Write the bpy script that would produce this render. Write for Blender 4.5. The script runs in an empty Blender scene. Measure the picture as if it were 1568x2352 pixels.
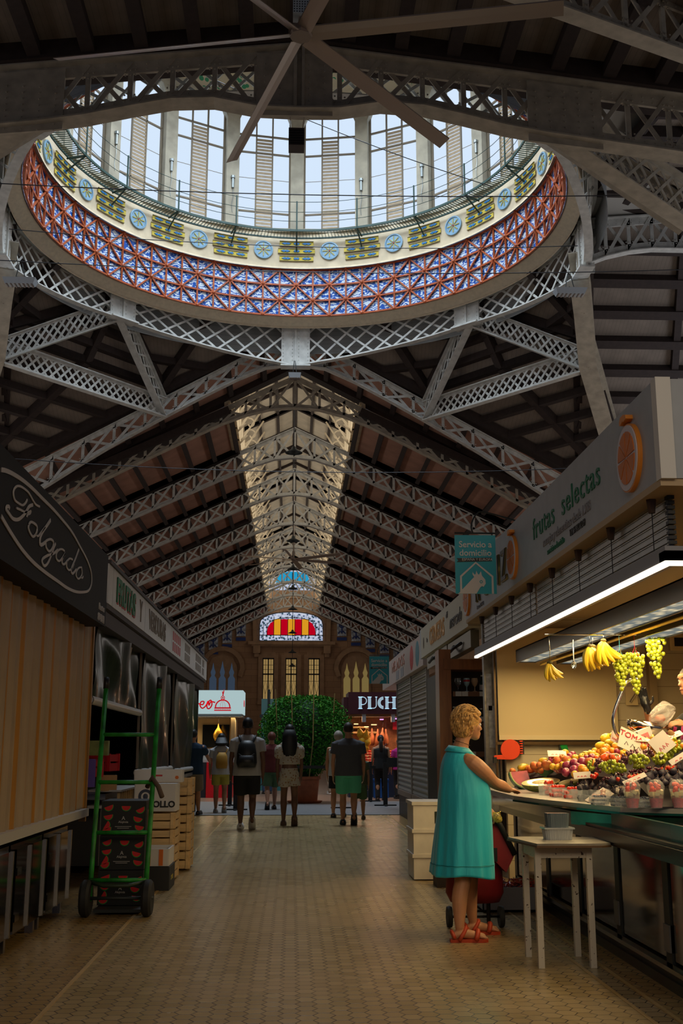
import bpy, math, random
from mathutils import Vector, Matrix, Quaternion
PI = math.pi
sin, cos, R = math.sin, math.cos, math.radians
rnd = random.Random(7)
S = bpy.context.scene
COL = S.collection

# ------------------------------------------------------------ camera, world, exposure, big lights
cd = bpy.data.cameras.new('camera'); cam = bpy.data.objects.new('camera', cd); COL.objects.link(cam)
cd.sensor_fit = 'VERTICAL'; cd.sensor_height = 36; cd.sensor_width = 24; cd.lens = 2500 / 2352 * 36
cd.clip_start = 0.1; cd.clip_end = 400
cam.location = (0, 0, 1.35)
cam.rotation_euler = (R(90 + 12.2105), 0, -R(2.5519))
S.camera = cam
S.view_settings.view_transform = 'Standard'; S.view_settings.look = 'None'
S.view_settings.gamma = 1; S.view_settings.use_curve_mapping = False
S.view_settings.exposure = 0.0
w = bpy.data.worlds.new('world'); S.world = w; w.use_nodes = True
wn = w.node_tree.nodes; bgn = wn['Background']
bgn.inputs['Color'].default_value = (0.55, 0.68, 1.0, 1); bgn.inputs['Strength'].default_value = 0.10
S.cycles.max_bounces = 8; S.cycles.diffuse_bounces = 4; S.cycles.glossy_bounces = 3
S.cycles.transmission_bounces = 6; S.cycles.transparent_max_bounces = 8
S.cycles.sample_clamp_indirect = 4; S.cycles.use_denoising = True
S.cycles.caustics_reflective = False; S.cycles.caustics_refractive = False

def area(name, loc, rot, sx, sy, power, col=(1, 1, 1), spread=180):
    l = bpy.data.lights.new(name, 'AREA'); l.shape = 'RECTANGLE'; l.size = sx; l.size_y = sy
    l.energy = power; l.color = col; l.spread = R(spread)
    o = bpy.data.objects.new(name, l); COL.objects.link(o); o.location = loc; o.rotation_euler = rot
    if 'daylight' not in name: o.visible_camera = False      # stall lights sit just under a lamp housing or canopy
    return o
SKY = (0.72, 0.86, 1.0)

# ------------------------------------------------------------ materials
MATS = {}
def nt(m):
    m.use_nodes = True; return m.node_tree.nodes, m.node_tree.links
def P(name, col, rough=0.6, metal=0.0, var=0.0, scale=8.0, bump=0.0, bscale=None, spec=0.5, stretch=None, trans=0.0, alpha=1.0, sss=0.0, coat=0.0, emit=None, es=0.0, ior=1.45):
    if name in MATS: return MATS[name]
    m = bpy.data.materials.new(name); n, l = nt(m); b = n['Principled BSDF']
    c = (*col, 1)
    b.inputs['Base Color'].default_value = c; b.inputs['Roughness'].default_value = rough
    b.inputs['Metallic'].default_value = metal; b.inputs['Specular IOR Level'].default_value = spec
    b.inputs['Transmission Weight'].default_value = trans; b.inputs['Alpha'].default_value = alpha
    b.inputs['IOR'].default_value = ior
    if coat: b.inputs['Coat Weight'].default_value = coat
    if sss:
        b.inputs['Subsurface Weight'].default_value = sss; b.inputs['Subsurface Radius'].default_value = (0.01, 0.004, 0.002)
    if emit: b.inputs['Emission Color'].default_value = (*emit, 1); b.inputs['Emission Strength'].default_value = es
    if var or bump:
        tc = n.new('ShaderNodeTexCoord'); mp = n.new('ShaderNodeMapping'); l.new(tc.outputs['Object'], mp.inputs[0])
        if stretch: mp.inputs['Scale'].default_value = stretch
        t = n.new('ShaderNodeTexNoise'); t.inputs['Scale'].default_value = scale; t.inputs['Detail'].default_value = 5
        l.new(mp.outputs[0], t.inputs['Vector'])
        if var:
            mx = n.new('ShaderNodeMixRGB'); mx.blend_type = 'MIX'
            mx.inputs[1].default_value = (*[x * (1 - var) for x in col], 1)
            mx.inputs[2].default_value = (*[min(1, x * (1 + var)) for x in col], 1)
            rp = n.new('ShaderNodeMapRange'); rp.inputs['From Min'].default_value = 0.3; rp.inputs['From Max'].default_value = 0.7
            l.new(t.outputs['Fac'], rp.inputs['Value']); l.new(rp.outputs[0], mx.inputs[0]); l.new(mx.outputs[0], b.inputs['Base Color'])
        if bump:
            bp = n.new('ShaderNodeBump'); bp.inputs['Strength'].default_value = bump; bp.inputs['Distance'].default_value = 0.01
            if bscale:
                t2 = n.new('ShaderNodeTexNoise'); t2.inputs['Scale'].default_value = bscale; l.new(mp.outputs[0], t2.inputs['Vector'])
                l.new(t2.outputs['Fac'], bp.inputs['Height'])
            else: l.new(t.outputs['Fac'], bp.inputs['Height'])
            l.new(bp.outputs[0], b.inputs['Normal'])
    MATS[name] = m; return m
def EM(name, col, st):
    if name in MATS: return MATS[name]
    m = bpy.data.materials.new(name); n, l = nt(m); n.remove(n['Principled BSDF'])
    e = n.new('ShaderNodeEmission'); e.inputs[0].default_value = (*col, 1); e.inputs[1].default_value = st
    l.new(e.outputs[0], n['Material Output'].inputs[0]); MATS[name] = m; return m
def bands(name, c1, c2, axis, scale, duty=0.5, rough=0.6, bump=0.0, dirt=0.0, coord='Object', metal=0.0):
    """stripes across one axis; c2 fills the fraction 'duty'"""
    m = bpy.data.materials.new(name); n, l = nt(m); b = n['Principled BSDF']; b.inputs['Roughness'].default_value = rough
    b.inputs['Metallic'].default_value = metal
    tc = n.new('ShaderNodeTexCoord'); sp = n.new('ShaderNodeSeparateXYZ'); l.new(tc.outputs[coord], sp.inputs[0])
    mu = n.new('ShaderNodeMath'); mu.operation = 'MULTIPLY'; mu.inputs[1].default_value = scale; l.new(sp.outputs[axis], mu.inputs[0])
    fr = n.new('ShaderNodeMath'); fr.operation = 'FRACT'; l.new(mu.outputs[0], fr.inputs[0])
    lt = n.new('ShaderNodeMath'); lt.operation = 'LESS_THAN'; lt.inputs[1].default_value = duty; l.new(fr.outputs[0], lt.inputs[0])
    mx = n.new('ShaderNodeMixRGB'); mx.inputs[1].default_value = (*c1, 1); mx.inputs[2].default_value = (*c2, 1); l.new(lt.outputs[0], mx.inputs[0])
    out = mx.outputs[0]
    if dirt:
        t = n.new('ShaderNodeTexNoise'); t.inputs['Scale'].default_value = 2.5; t.inputs['Detail'].default_value = 6; l.new(tc.outputs[coord], t.inputs['Vector'])
        m2 = n.new('ShaderNodeMixRGB'); m2.blend_type = 'MULTIPLY'; m2.inputs[0].default_value = dirt; l.new(out, m2.inputs[1]); l.new(t.outputs['Fac'], m2.inputs[2]); out = m2.outputs[0]
    l.new(out, b.inputs['Base Color'])
    if bump:
        s2 = n.new('ShaderNodeMath'); s2.operation = 'PINGPONG'; s2.inputs[1].default_value = 0.5; l.new(mu.outputs[0], s2.inputs[0])
        bp = n.new('ShaderNodeBump'); bp.inputs['Strength'].default_value = bump; bp.inputs['Distance'].default_value = 0.02
        l.new(s2.outputs[0], bp.inputs['Height']); l.new(bp.outputs[0], b.inputs['Normal'])
    MATS[name] = m; return m

# ------------------------------------------------------------ mesh builder
def V(*a): return Vector(a)
class MB:
    def __init__(s): s.v = []; s.f = []; s.m = []; s.uv = []
    def add(s, vs, fs, mi=0):
        k = len(s.v); s.v += [tuple(x) for x in vs]; s.f += [tuple(i + k for i in f) for f in fs]; s.m += [mi] * len(fs); return s
    def box(s, c, d, rz=0, mi=0, M=None):
        x, y, z = d[0] / 2, d[1] / 2, d[2] / 2
        vs = [V(a, b, e) for a in (-x, x) for b in (-y, y) for e in (-z, z)]
        if M is None: M = Matrix.Rotation(rz, 3, 'Z')
        vs = [M @ q + V(*c) for q in vs]
        return s.add(vs, [(0, 1, 3, 2), (4, 6, 7, 5), (0, 4, 5, 1), (2, 3, 7, 6), (0, 2, 6, 4), (1, 5, 7, 3)], mi)
    def b2(s, a, b, mi=0):   # box by corners
        return s.box([(a[i] + b[i]) / 2 for i in range(3)], [abs(b[i] - a[i]) for i in range(3)], mi=mi)
    def beam(s, p, q, w, h, up=(0, 0, 1), mi=0):
        p, q = V(*p), V(*q); d = q - p; L = d.length
        if L < 1e-6: return s
        d /= L; u = V(*up); sd = d.cross(u)
        if sd.length < 1e-4: sd = d.cross(V(1, 0, 0))
        sd.normalize(); u = sd.cross(d)
        M = Matrix((sd, d, u)).transposed()
        return s.box((p + q) / 2, (w, L, h), mi=mi, M=M)
    def ring_faces(s, n, m, k0, closed=True, mi=0):
        for j in range(m - 1):
            for i in range(n if closed else n - 1):
                a = k0 + j * n + i; b = k0 + j * n + (i + 1) % n
                s.f.append((a, b, b + n, a + n)); s.m.append(mi)
    def loft(s, rings, cap=True, mi=0, closed=True):
        n = len(rings[0]); k0 = len(s.v)
        for r in rings: s.v += [tuple(x) for x in r]
        s.ring_faces(n, len(rings), k0, closed, mi)
        if cap and closed:
            s.f.append(tuple(range(k0 + n - 1, k0 - 1, -1))); s.m.append(mi)
            k1 = k0 + (len(rings) - 1) * n; s.f.append(tuple(range(k1, k1 + n))); s.m.append(mi)
        return s
    def tube(s, pts, r, n=8, mi=0, cap=True):
        pts = [V(*p) for p in pts]; rs = r if isinstance(r, (list, tuple)) else [r] * len(pts)
        rings = []; ref = None
        for i, p in enumerate(pts):
            d = (pts[min(i + 1, len(pts) - 1)] - pts[max(i - 1, 0)]).normalized()
            if ref is None:
                ref = d.cross(V(0, 0, 1))
                if ref.length < 1e-3: ref = V(1, 0, 0)
            a = (ref - d * ref.dot(d)); a.normalize(); ref = a; b = d.cross(a)
            rings.append([p + (a * cos(2 * PI * k / n) + b * sin(2 * PI * k / n)) * rs[i] for k in range(n)])
        return s.loft(rings, cap, mi)
    def lathe(s, prof, c=(0, 0, 0), n=24, mi=0, a0=0, a1=2 * PI, cap=True, M=None):
        full = abs(a1 - a0 - 2 * PI) < 1e-6; k = n if full else n + 1
        rings = []
        for r, z in prof:
            ring = [V(r * cos(a0 + (a1 - a0) * i / n), r * sin(a0 + (a1 - a0) * i / n), z) for i in range(k)]
            if M is not None: ring = [M @ q for q in ring]
            rings.append([q + V(*c) for q in ring])
        return s.loft(rings, cap and full, mi, closed=full)
    def ball(s, c, r, sc=(1, 1, 1), n=12, m=8, mi=0, M=None):
        rings = []
        for j in range(m + 1):
            t = PI * (0.02 + 0.96 * j / m); ring = []
            for i in range(n):
                q = V(sin(t) * cos(2 * PI * i / n) * sc[0], sin(t) * sin(2 * PI * i / n) * sc[1], -cos(t) * sc[2]) * r
                if M is not None: q = M @ q
                ring.append(q + V(*c))
            rings.append(ring)
        return s.loft(rings, True, mi)
    def prism(s, poly, o, ux, uy, d, mi=0):
        """polygon in the plane (ux, uy) at o, thickened along ux x uy by d (centred)"""
        o, ux, uy = V(*o), V(*ux), V(*uy); nn = ux.cross(uy).normalized(); n = len(poly); k = len(s.v)
        for t in (-d / 2, d / 2): s.v += [tuple(o + ux * x + uy * y + nn * t) for x, y in poly]
        s.f.append(tuple(range(k + n - 1, k - 1, -1))); s.f.append(tuple(range(k + n, k + 2 * n))); s.m += [mi, mi]
        for i in range(n):
            j = (i + 1) % n; s.f.append((k + i, k + j, k + n + j, k + n + i)); s.m.append(mi)
        return s
    def quad(s, a, b, c, d, mi=0): return s.add([a, b, c, d], [(0, 1, 2, 3)], mi)
    def ribbon(s, pts, w, o, ux, uy, d, mi=0):
        """flat stroke along a 2D polyline"""
        o, ux, uy = V(*o), V(*ux), V(*uy); nn = ux.cross(uy).normalized(); k = len(s.v); n = len(pts)
        ws = w if isinstance(w, (list, tuple)) else [w] * n
        for i, (x, y) in enumerate(pts):
            a = pts[max(i - 1, 0)]; b = pts[min(i + 1, n - 1)]; dx, dy = b[0] - a[0], b[1] - a[1]; L = math.hypot(dx, dy) or 1
            px, py = -dy / L * ws[i] / 2, dx / L * ws[i] / 2
            for sx, t in ((1, -d), (-1, -d), (-1, 0), (1, 0)):
                s.v.append(tuple(o + ux * (x + px * sx) + uy * (y + py * sx) + nn * (t + d)))
        s.ring_faces(4, n, k, True, mi)
        return s
    def build(s, name, mats, parent=None, smooth=False, loc=None):
        me = bpy.data.meshes.new(name); me.from_pydata(s.v, [], s.f)
        if not isinstance(mats, (list, tuple)): mats = [mats]
        for m in mats: me.materials.append(m)
        if len(mats) > 1: me.polygons.foreach_set('material_index', s.m)
        if smooth:
            me.polygons.foreach_set('use_smooth', [True] * len(s.f))
            if smooth == 'auto':
                try: me.set_sharp_from_angle(angle=R(40))
                except Exception: pass
        me.update()
        o = bpy.data.objects.new(name, me); COL.objects.link(o)
        if parent: o.parent = parent
        if loc: o.location = loc
        return o
def catmull(pts, k=6, closed=False):
    out = []; n = len(pts)
    g = (lambda i: pts[i % n]) if closed else (lambda i: pts[max(0, min(n - 1, i))])
    for i in range(n if closed else n - 1):
        p0, p1, p2, p3 = g(i - 1), g(i), g(i + 1), g(i + 2)
        for j in range(k):
            t = j / k
            out.append(tuple(0.5 * (2 * b + (c - a) * t + (2 * a - 5 * b + 4 * c - d) * t * t + (3 * b - a - 3 * c + d) * t ** 3) for a, b, c, d in zip(p0, p1, p2, p3)))
    if not closed: out.append(tuple(pts[-1]))
    return out
def tag(o, label=None, cat=None, group=None, kind=None):
    if label: o['label'] = label
    if cat: o['category'] = cat
    if group: o['group'] = group
    if kind: o['kind'] = kind
    return o
def thing(name, label, cat, loc=(0, 0, 0), rz=0, group=None):
    o = bpy.data.objects.new(name, None); COL.objects.link(o); o.location = loc; o.rotation_euler = (0, 0, rz)
    o.empty_display_size = 0.1
    return tag(o, label, cat, group)
def kids(o): return [c for c in o.children]
def dup(root, loc=None, rz=None, label=None, group=None, rot=None, scale=None):
    def cp(o, par):
        c = o.copy(); COL.objects.link(c)
        if par: c.parent = par
        for ch in kids(o): cp(ch, c)
        return c
    r = cp(root, None)
    if loc: r.location = loc
    if rz is not None: r.rotation_euler = (0, 0, rz)
    if rot: r.rotation_euler = rot
    if scale: r.scale = scale if isinstance(scale, (tuple, list)) else (scale,) * 3
    if label: r['label'] = label
    if group: r['group'] = group
    return r
def struct(mb, name, mats, smooth=False, parent=None):
    o = mb.build(name, mats, parent, smooth)
    if not parent: o['kind'] = 'structure'
    return o
def textmesh(name, s, mat, size, o, ux, uy, parent, shear=0.0, sx=1.0, off=0.0, depth=0.004, align='CENTER', label=None, bold=0.0, space=1.0):
    """raised lettering lying in the plane (ux, uy), centred on o"""
    c = bpy.data.curves.new(name, 'FONT'); c.body = s; c.size = size; c.align_x = align; c.align_y = 'CENTER'
    c.extrude = depth; c.shear = shear; c.offset = bold; c.space_character = space; c.resolution_u = 3
    t = bpy.data.objects.new(name, c); COL.objects.link(t)
    dg = bpy.context.evaluated_depsgraph_get(); me = bpy.data.meshes.new_from_object(t.evaluated_get(dg))
    COL.objects.unlink(t); bpy.data.objects.remove(t)
    ux, uy = V(*ux).normalized(), V(*uy).normalized(); nn = ux.cross(uy)
    M = Matrix((ux * sx, uy, nn)).transposed().to_4x4(); M.translation = V(*o) + nn * off
    me.transform(M); me.materials.clear(); me.materials.append(mat)
    ob = bpy.data.objects.new(name, me); COL.objects.link(ob)
    if parent: ob.parent = parent
    if label: ob['label'] = label
    return ob
# ------------------------------------------------------------ daylight: the dome windows, and added fill panels at front, aisles and crossing
D0 = 26.0
area('dome_daylight', (0, D0, 22.8), (0, 0, 0), 8, 8, 1900, SKY, 140)
area('entrance_daylight', (1, -1.5, 5), (R(38), 0, 0), 8, 3, 190, (1.0, 0.78, 0.50))  # added warm fill panel behind the camera, brightens the foreground
for sg in (-1, 1): area('aisle_daylight', (sg * 11.6, 50, 7.0), (0, R(118) * sg, 0), 3, 75, 650, (0.95, 0.9, 0.85))  # added side panels, tilted up to brighten the roof
for sg in (-1, 1): area('crossing_daylight', (sg * 15.5, 24, 8.5), (0, R(118) * sg, 0), 3, 24, 380, (0.85, 0.9, 1.0))  # added fill panels out of view on both sides of the crossing

# ------------------------------------------------------------ shared materials
white_iron = P('white_painted_iron', (0.56, 0.55, 0.51), 0.55, var=0.18, scale=5, bump=0.15, bscale=40)
old_iron = P('cream_painted_iron', (0.42, 0.37, 0.29), 0.6, var=0.2, scale=4, bump=0.1)
beamwood = P('dark_roof_beam', (0.035, 0.022, 0.018), 0.8, var=0.2)
board = bands('roof_boards', (0.30, 0.24, 0.19), (0.24, 0.19, 0.15), 'X', 9, 0.12, 0.8, dirt=0.5)
boardpink = P('terracotta_roof_boards', (0.46, 0.25, 0.18), 0.85, var=0.15, scale=1.5)
boardcream = P('cream_roof_boards', (0.55, 0.47, 0.36), 0.85, var=0.15, scale=1.5)
plaster = P('cream_plaster', (0.66, 0.54, 0.37), 0.8, var=0.12, scale=3, bump=0.1)
stone = P('ochre_stone', (0.42, 0.26, 0.15), 0.85, var=0.15, scale=2)
terracotta = P('terracotta_rib', (0.42, 0.09, 0.025), 0.38, var=0.25, scale=6)
darkmetal = P('dark_metal', (0.03, 0.035, 0.035), 0.5, 0.3)
cable_m = P('cable_black', (0.02, 0.02, 0.025), 0.6)
greenrail = P('green_black_rail', (0.025, 0.06, 0.05), 0.5)
chrome = P('chrome', (0.7, 0.7, 0.7), 0.15, 1.0)
steel = P('brushed_steel', (0.42, 0.42, 0.43), 0.28, 1.0, var=0.1, scale=3, stretch=(30, 30, 1))

# ------------------------------------------------------------ floor: hexagonal tiles
def hexmat(name, c1, c2, grout, size):
    m = bpy.data.materials.new(name); n, l = nt(m); b = n['Principled BSDF']
    tc = n.new('ShaderNodeTexCoord')
    def vm(op, a, bv=None):
        q = n.new('ShaderNodeVectorMath'); q.operation = op
        if hasattr(a, 'links'): l.new(a, q.inputs[0])
        else: q.inputs[0].default_value = a
        if bv is not None:
            if hasattr(bv, 'links'): l.new(bv, q.inputs[1])
            else: q.inputs[1].default_value = bv
        return q
    def mt(op, a, bv=None):
        q = n.new('ShaderNodeMath'); q.operation = op
        for i, x in enumerate((a, bv)):
            if x is None: continue
            if hasattr(x, 'links'): l.new(x, q.inputs[i])
            else: q.inputs[i].default_value = x
        return q.outputs[0]
    p = vm('MULTIPLY', tc.outputs['Object'], (1 / size, 1 / size, 0)).outputs[0]
    r = (1.7320508, 1, 1); h = (0.8660254, 0.5, 0.5)
    def cell(off):
        q = vm('SUBTRACT', p, off).outputs[0]
        fl = vm('FLOOR', vm('DIVIDE', q, r).outputs[0]).outputs[0]
        loc = vm('SUBTRACT', vm('SUBTRACT', q, vm('MULTIPLY', fl, r).outputs[0]).outputs[0], h).outputs[0]
        loc = vm('MULTIPLY', loc, (1, 1, 0)).outputs[0]
        return loc, vm('LENGTH', loc).outputs['Value'], vm('ADD', fl, (off[0] * 3, off[1] * 7, 0)).outputs[0]
    la, da, ia = cell((0, 0, 0)); lb, db, ib = cell((0.8660254, 0.5, 0))
    sel = mt('LESS_THAN', da, db)
    mx = n.new('ShaderNodeMix'); mx.data_type = 'VECTOR'; l.new(sel, mx.inputs[0]); l.new(lb, mx.inputs[4]); l.new(la, mx.inputs[5])
    mid = n.new('ShaderNodeMix'); mid.data_type = 'VECTOR'; l.new(sel, mid.inputs[0]); l.new(ib, mid.inputs[4]); l.new(ia, mid.inputs[5])
    ab = vm('ABSOLUTE', mx.outputs[1]).outputs[0]
    sp = n.new('ShaderNodeSeparateXYZ'); l.new(ab, sp.inputs[0])
    d1 = mt('ADD', mt('MULTIPLY', sp.outputs[0], 0.8660254), mt('MULTIPLY', sp.outputs[1], 0.5))
    dd = mt('MAXIMUM', d1, sp.outputs[1])          # 0.5 at the edge
    g = n.new('ShaderNodeMapRange'); g.inputs['From Min'].default_value = 0.462; g.inputs['From Max'].default_value = 0.482; l.new(dd, g.inputs['Value'])
    wn_ = n.new('ShaderNodeTexWhiteNoise'); l.new(mid.outputs[1], wn_.inputs['Vector'])
    cm = n.new('ShaderNodeMixRGB'); cm.inputs[1].default_value = (*c1, 1); cm.inputs[2].default_value = (*c2, 1); l.new(wn_.outputs['Value'], cm.inputs[0])
    ns = n.new('ShaderNodeTexNoise'); ns.inputs['Scale'].default_value = 0.7; ns.inputs['Detail'].default_value = 3; l.new(tc.outputs['Object'], ns.inputs['Vector'])
    dm = n.new('ShaderNodeMixRGB'); dm.blend_type = 'MULTIPLY'; dm.inputs[0].default_value = 0.22; l.new(cm.outputs[0], dm.inputs[1]); l.new(ns.outputs['Fac'], dm.inputs[2])
    gm = n.new('ShaderNodeMixRGB'); gm.inputs[2].default_value = (*grout, 1); l.new(g.outputs[0], gm.inputs[0]); l.new(dm.outputs[0], gm.inputs[1])
    l.new(gm.outputs[0], b.inputs['Base Color'])
    rr = n.new('ShaderNodeMapRange'); rr.inputs['To Min'].default_value = 0.20; rr.inputs['To Max'].default_value = 0.34; l.new(ns.outputs['Fac'], rr.inputs['Value']); l.new(rr.outputs[0], b.inputs['Roughness'])
    bp = n.new('ShaderNodeBump'); bp.inputs['Strength'].default_value = 0.25; bp.inputs['Distance'].default_value = 0.004; bp.invert = True
    l.new(g.outputs[0], bp.inputs['Height']); l.new(bp.outputs[0], b.inputs['Normal'])
    MATS[name] = m; return m
hexm = hexmat('cream_hexagon_tiles', (0.36, 0.255, 0.115), (0.44, 0.32, 0.16), (0.03, 0.018, 0.012), 0.104)
hexo = hexmat('ochre_hexagon_tiles', (0.33, 0.20, 0.07), (0.38, 0.24, 0.09), (0.03, 0.018, 0.012), 0.104)
f = MB(); f.quad((-1.28, -2, 0), (1.95, -2, 0), (1.95, 23.3, 0), (-1.28, 23.3, 0), 0)
f.quad((-2.6, -2, 0), (-1.28, -2, 0), (-1.28, 23.3, 0), (-2.6, 23.3, 0), 1)
f.quad((1.95, -2, 0), (6, -2, 0), (6, 23.3, 0), (1.95, 23.3, 0), 1)
f.quad((-12, 23.3, 0), (12, 23.3, 0), (12, 97, 0), (-12, 97, 0), 2)
f.quad((-12, -2, 0), (-2.6, -2, 0), (-2.6, 23.3, 0), (-12, 23.3, 0), 2)
f.quad((6, -2, 0), (12, -2, 0), (12, 23.3, 0), (6, 23.3, 0), 2)
struct(f, 'floor', [hexm, hexo, P('warm_far_floor', (0.24, 0.15, 0.10), 0.3, var=0.2, scale=2)])
t = MB()
for x in (-1.28, 1.83, 1.97): t.b2((x - 0.012, -2, -0.004), (x + 0.012, 23.3, 0.003))
struct(t, 'trim_1', P('ochre_strip', (0.42, 0.27, 0.10), 0.4, var=0.1))
mt_ = MB(); mt_.b2((-4.5, 23.0, 0), (4.5, 28.6, 0.012))
struct(mt_, 'trim_2', P('grey_paving', (0.15, 0.155, 0.16), 0.6, var=0.15, scale=12))

# ------------------------------------------------------------ girders
def girder(name, top, bot, mat, label, n=1, style='X', fw=0.22, ch=0.12, th=0.05, group=None, rivets=False, holes=None, gm=None, cat='girder'):
    """top, bot: matching lists of 3D points. Chords with flanges, posts and diagonal bracing."""
    root = thing(name, label, cat, tuple(top[0]), 0, group); o = V(*top[0])
    T = [V(*p) - o for p in top]; B = [V(*p) - o for p in bot]
    nrm = (T[-1] - T[0]).cross(V(0, 0, 1)).normalized()
    def local(i): return (T[min(i + 1, len(T) - 1)] - T[max(0, i - 1)]).cross(V(0, 0, 1)).normalized()
    def chord(pts, sg, nm):
        m = MB(); m2 = []
        rings = []
        for i, p in enumerate(pts):
            s_ = local(i); u = V(0, 0, sg)
            rings.append((p, s_, u))
        # web plate
        m.loft([[p - s_ * th / 2, p + s_ * th / 2, p + s_ * th / 2 + u * ch, p - s_ * th / 2 + u * ch][::1] for p, s_, u in rings])
        # flange
        m.loft([[p - s_ * fw / 2, p + s_ * fw / 2, p + s_ * fw / 2 - u * 0.03, p - s_ * fw / 2 - u * 0.03] for p, s_, u in rings])
        if rivets:
            for i in range(len(pts) - 1):
                L = (pts[i + 1] - pts[i]).length; k = max(1, int(L / 0.16))
                for j in range(k):
                    q = pts[i].lerp(pts[i + 1], (j + 0.5) / k); s_ = local(i)
                    for off in (0.28, 0.72):
                        for sd in (-1, 1): m.ball(q + V(0, 0, sg * ch * off) + s_ * sd * th / 2, 0.016, n=6, m=3)
        m.build(nm, mat, root)
    chord(T, -1, 'top_chord'); chord(B, 1, 'bottom_chord')
    if style == 'lattice':
        m = MB(); N = n
        def at(L, t):
            t = max(0, min(1, t)) * (len(L) - 1); i = min(int(t), len(L) - 2); return L[i].lerp(L[i + 1], t - i)
        for j in range(-3, N + 1):
            for sg in (1, -1):
                t0, t1 = (j / N, (j + 2.0) / N) if sg == 1 else ((j + 2.0) / N, j / N)
                if max(t0, t1) > 1.001 + 0.0 and min(t0, t1) > 1: continue
                a0, a1 = t0, t1; fa, fb = 0.0, 1.0
                # clip to 0..1
                def clip(t): return max(0, min(1, t))
                if a0 < 0: fa = (0 - a0) / (a1 - a0)
                if a0 > 1: fa = (1 - a0) / (a1 - a0)
                if a1 > 1: fb = (1 - a0) / (a1 - a0)
                if a1 < 0: fb = (0 - a0) / (a1 - a0)
                if fb - fa < 0.05: continue
                ta, tb = a0 + (a1 - a0) * fa, a0 + (a1 - a0) * fb
                pa = at(B, ta).lerp(at(T, ta), fa); pb = at(B, tb).lerp(at(T, tb), fb)
                nn = (at(T, min(1, ta + 0.05)) - at(T, max(0, ta - 0.05))).cross(V(0, 0, 1)).normalized()
                m.beam(pa + nn * 0.012 * sg, pb + nn * 0.012 * sg, 0.02, 0.062, up=tuple((pb - pa).cross(nn)))
        m.build('lattice_bracing', gm or mat, root)
    else:
        N = len(T); rv = MB()
        for i in range(N):
            MB().beam(B[i], T[i], 0.09, 0.05, up=tuple(local(i))).build('post', mat, root)
        for i in range(N - 1):
            nn = local(i)
            def flat(p, q, off):
                MB().beam(p + nn * off, q + nn * off, 0.025, 0.085, up=tuple((q - p).cross(nn))).build('diagonal_brace', gm or mat, root)
            flat(B[i], T[i + 1], 0.03); flat(T[i], B[i + 1], -0.03)
            if rivets:
                for q in (T[i] + V(0, 0, -ch), B[i] + V(0, 0, ch)):
                    for dx in (-1, 0, 1):
                        for dz in (-1, 1): rv.ball(q + (T[i + 1] - T[i]).normalized() * dx * 0.09 + V(0, 0, dz * 0.05) + nn * 0.045, 0.018, n=6, m=3)
        if rivets: tag(rv.build('rivets', mat, root), kind='stuff')
    return root
def lin(a, b, n): return [V(*a).lerp(V(*b), i / n) for i in range(n + 1)]
def curve_z(pairs, x):
    for (x0, z0), (x1, z1) in zip(pairs, pairs[1:]):
        if x0 <= x <= x1: return z0 + (z1 - z0) * (x - x0) / (x1 - x0)
    return pairs[-1][1]

# nave trusses running away to the gable wall (the dark arched one has its shade put into the colour)
BOT = [(0, 12.78), (0.8, 12.7), (1.6, 12.42), (2.6, 11.98), (5, 10.86), (10.6, 8.25)]
def nave_truss(Y, mat, label, zt=14.0, dz=0, arch=None, group=None, riv=False, name='roof_truss', st='X', slope=0.47, W=10.4, N=26):
    xs = [-W + 2 * W * i / N for i in range(N + 1)]
    prof = arch or BOT
    top = [(x, Y, zt + dz - slope * abs(x)) for x in xs]; bot = [(x, Y, curve_z(prof, abs(x)) + dz) for x in xs]
    return girder(name, top, bot, mat, label, style=st, group=group, rivets=riv, ch=0.14, fw=0.26, cat='roof truss')
nave_truss(34.5, white_iron, 'white riveted arched truss under the near rim of the far side of the dome', 15.0,
           arch=[(0, 13.85), (0.9, 13.75), (2, 13.25), (3, 12.7), (4.3, 11.95), (6.3, 10.75), (8.4, 9.3), (11, 7.7)], slope=0.562, riv=True, name='arched_truss', W=10.8, N=22)
nave_truss(36.9, old_iron, 'shaded arched truss in darker colour just behind the white one below the dome', 14.25,
           arch=[(0, 13.1), (1.2, 13.0), (2.4, 12.55), (4, 11.75), (6.3, 10.55), (8.4, 9.4), (11, 8.1)], slope=0.49, name='arched_truss', N=24)
TY = [42.5, 49.1, 55.9, 62.7, 69.6, 76.4, 83.2, 90.0]
ordn = ['first', 'second', 'third', 'fourth', 'fifth', 'sixth', 'seventh', 'last']
for i, Y in enumerate(TY):
    nave_truss(Y, white_iron, 'white lattice roof truss of the long nave, %s one beyond the dome' % ordn[i], group='nave roof trusses')

# roofs ----------------------------------------------------------------
def roof(name, o, u, v, nu, nv, mats, bu=0.16, bv=0.16, bd=0.16, edge=0.3, kind=True, sides=(1, 1, 1, 1)):
    """boards in the parallelogram o, o+u, o+v with beams on its underside: nu+1 beams along v, nv+1 beams along u"""
    o, u, v = V(*o), V(*u), V(*v); nn = u.cross(v).normalized()
    if nn.z < 0: nn = -nn
    m = MB(); m.loft([[o, o + u, o + u + nn * 0.05, o + nn * 0.05], [o + v, o + v + u, o + v + u + nn * 0.05, o + v + nn * 0.05]])
    c = struct(m, name, mats[0])
    m = MB()
    for i in range(nu + 1):
        a = o + u * (i / nu) - nn * bd / 2; m.beam(a, a + v, bu, bd, up=tuple(nn))
    for i in range(nv + 1):
        a = o + v * (i / nv) - nn * bd / 2; ww = edge if i in (0, nv) else bv; m.beam(a, a + u, ww, bd * 1.3, up=tuple(nn))
    m.build('roof_beams', mats[1], c)
    return c
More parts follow.
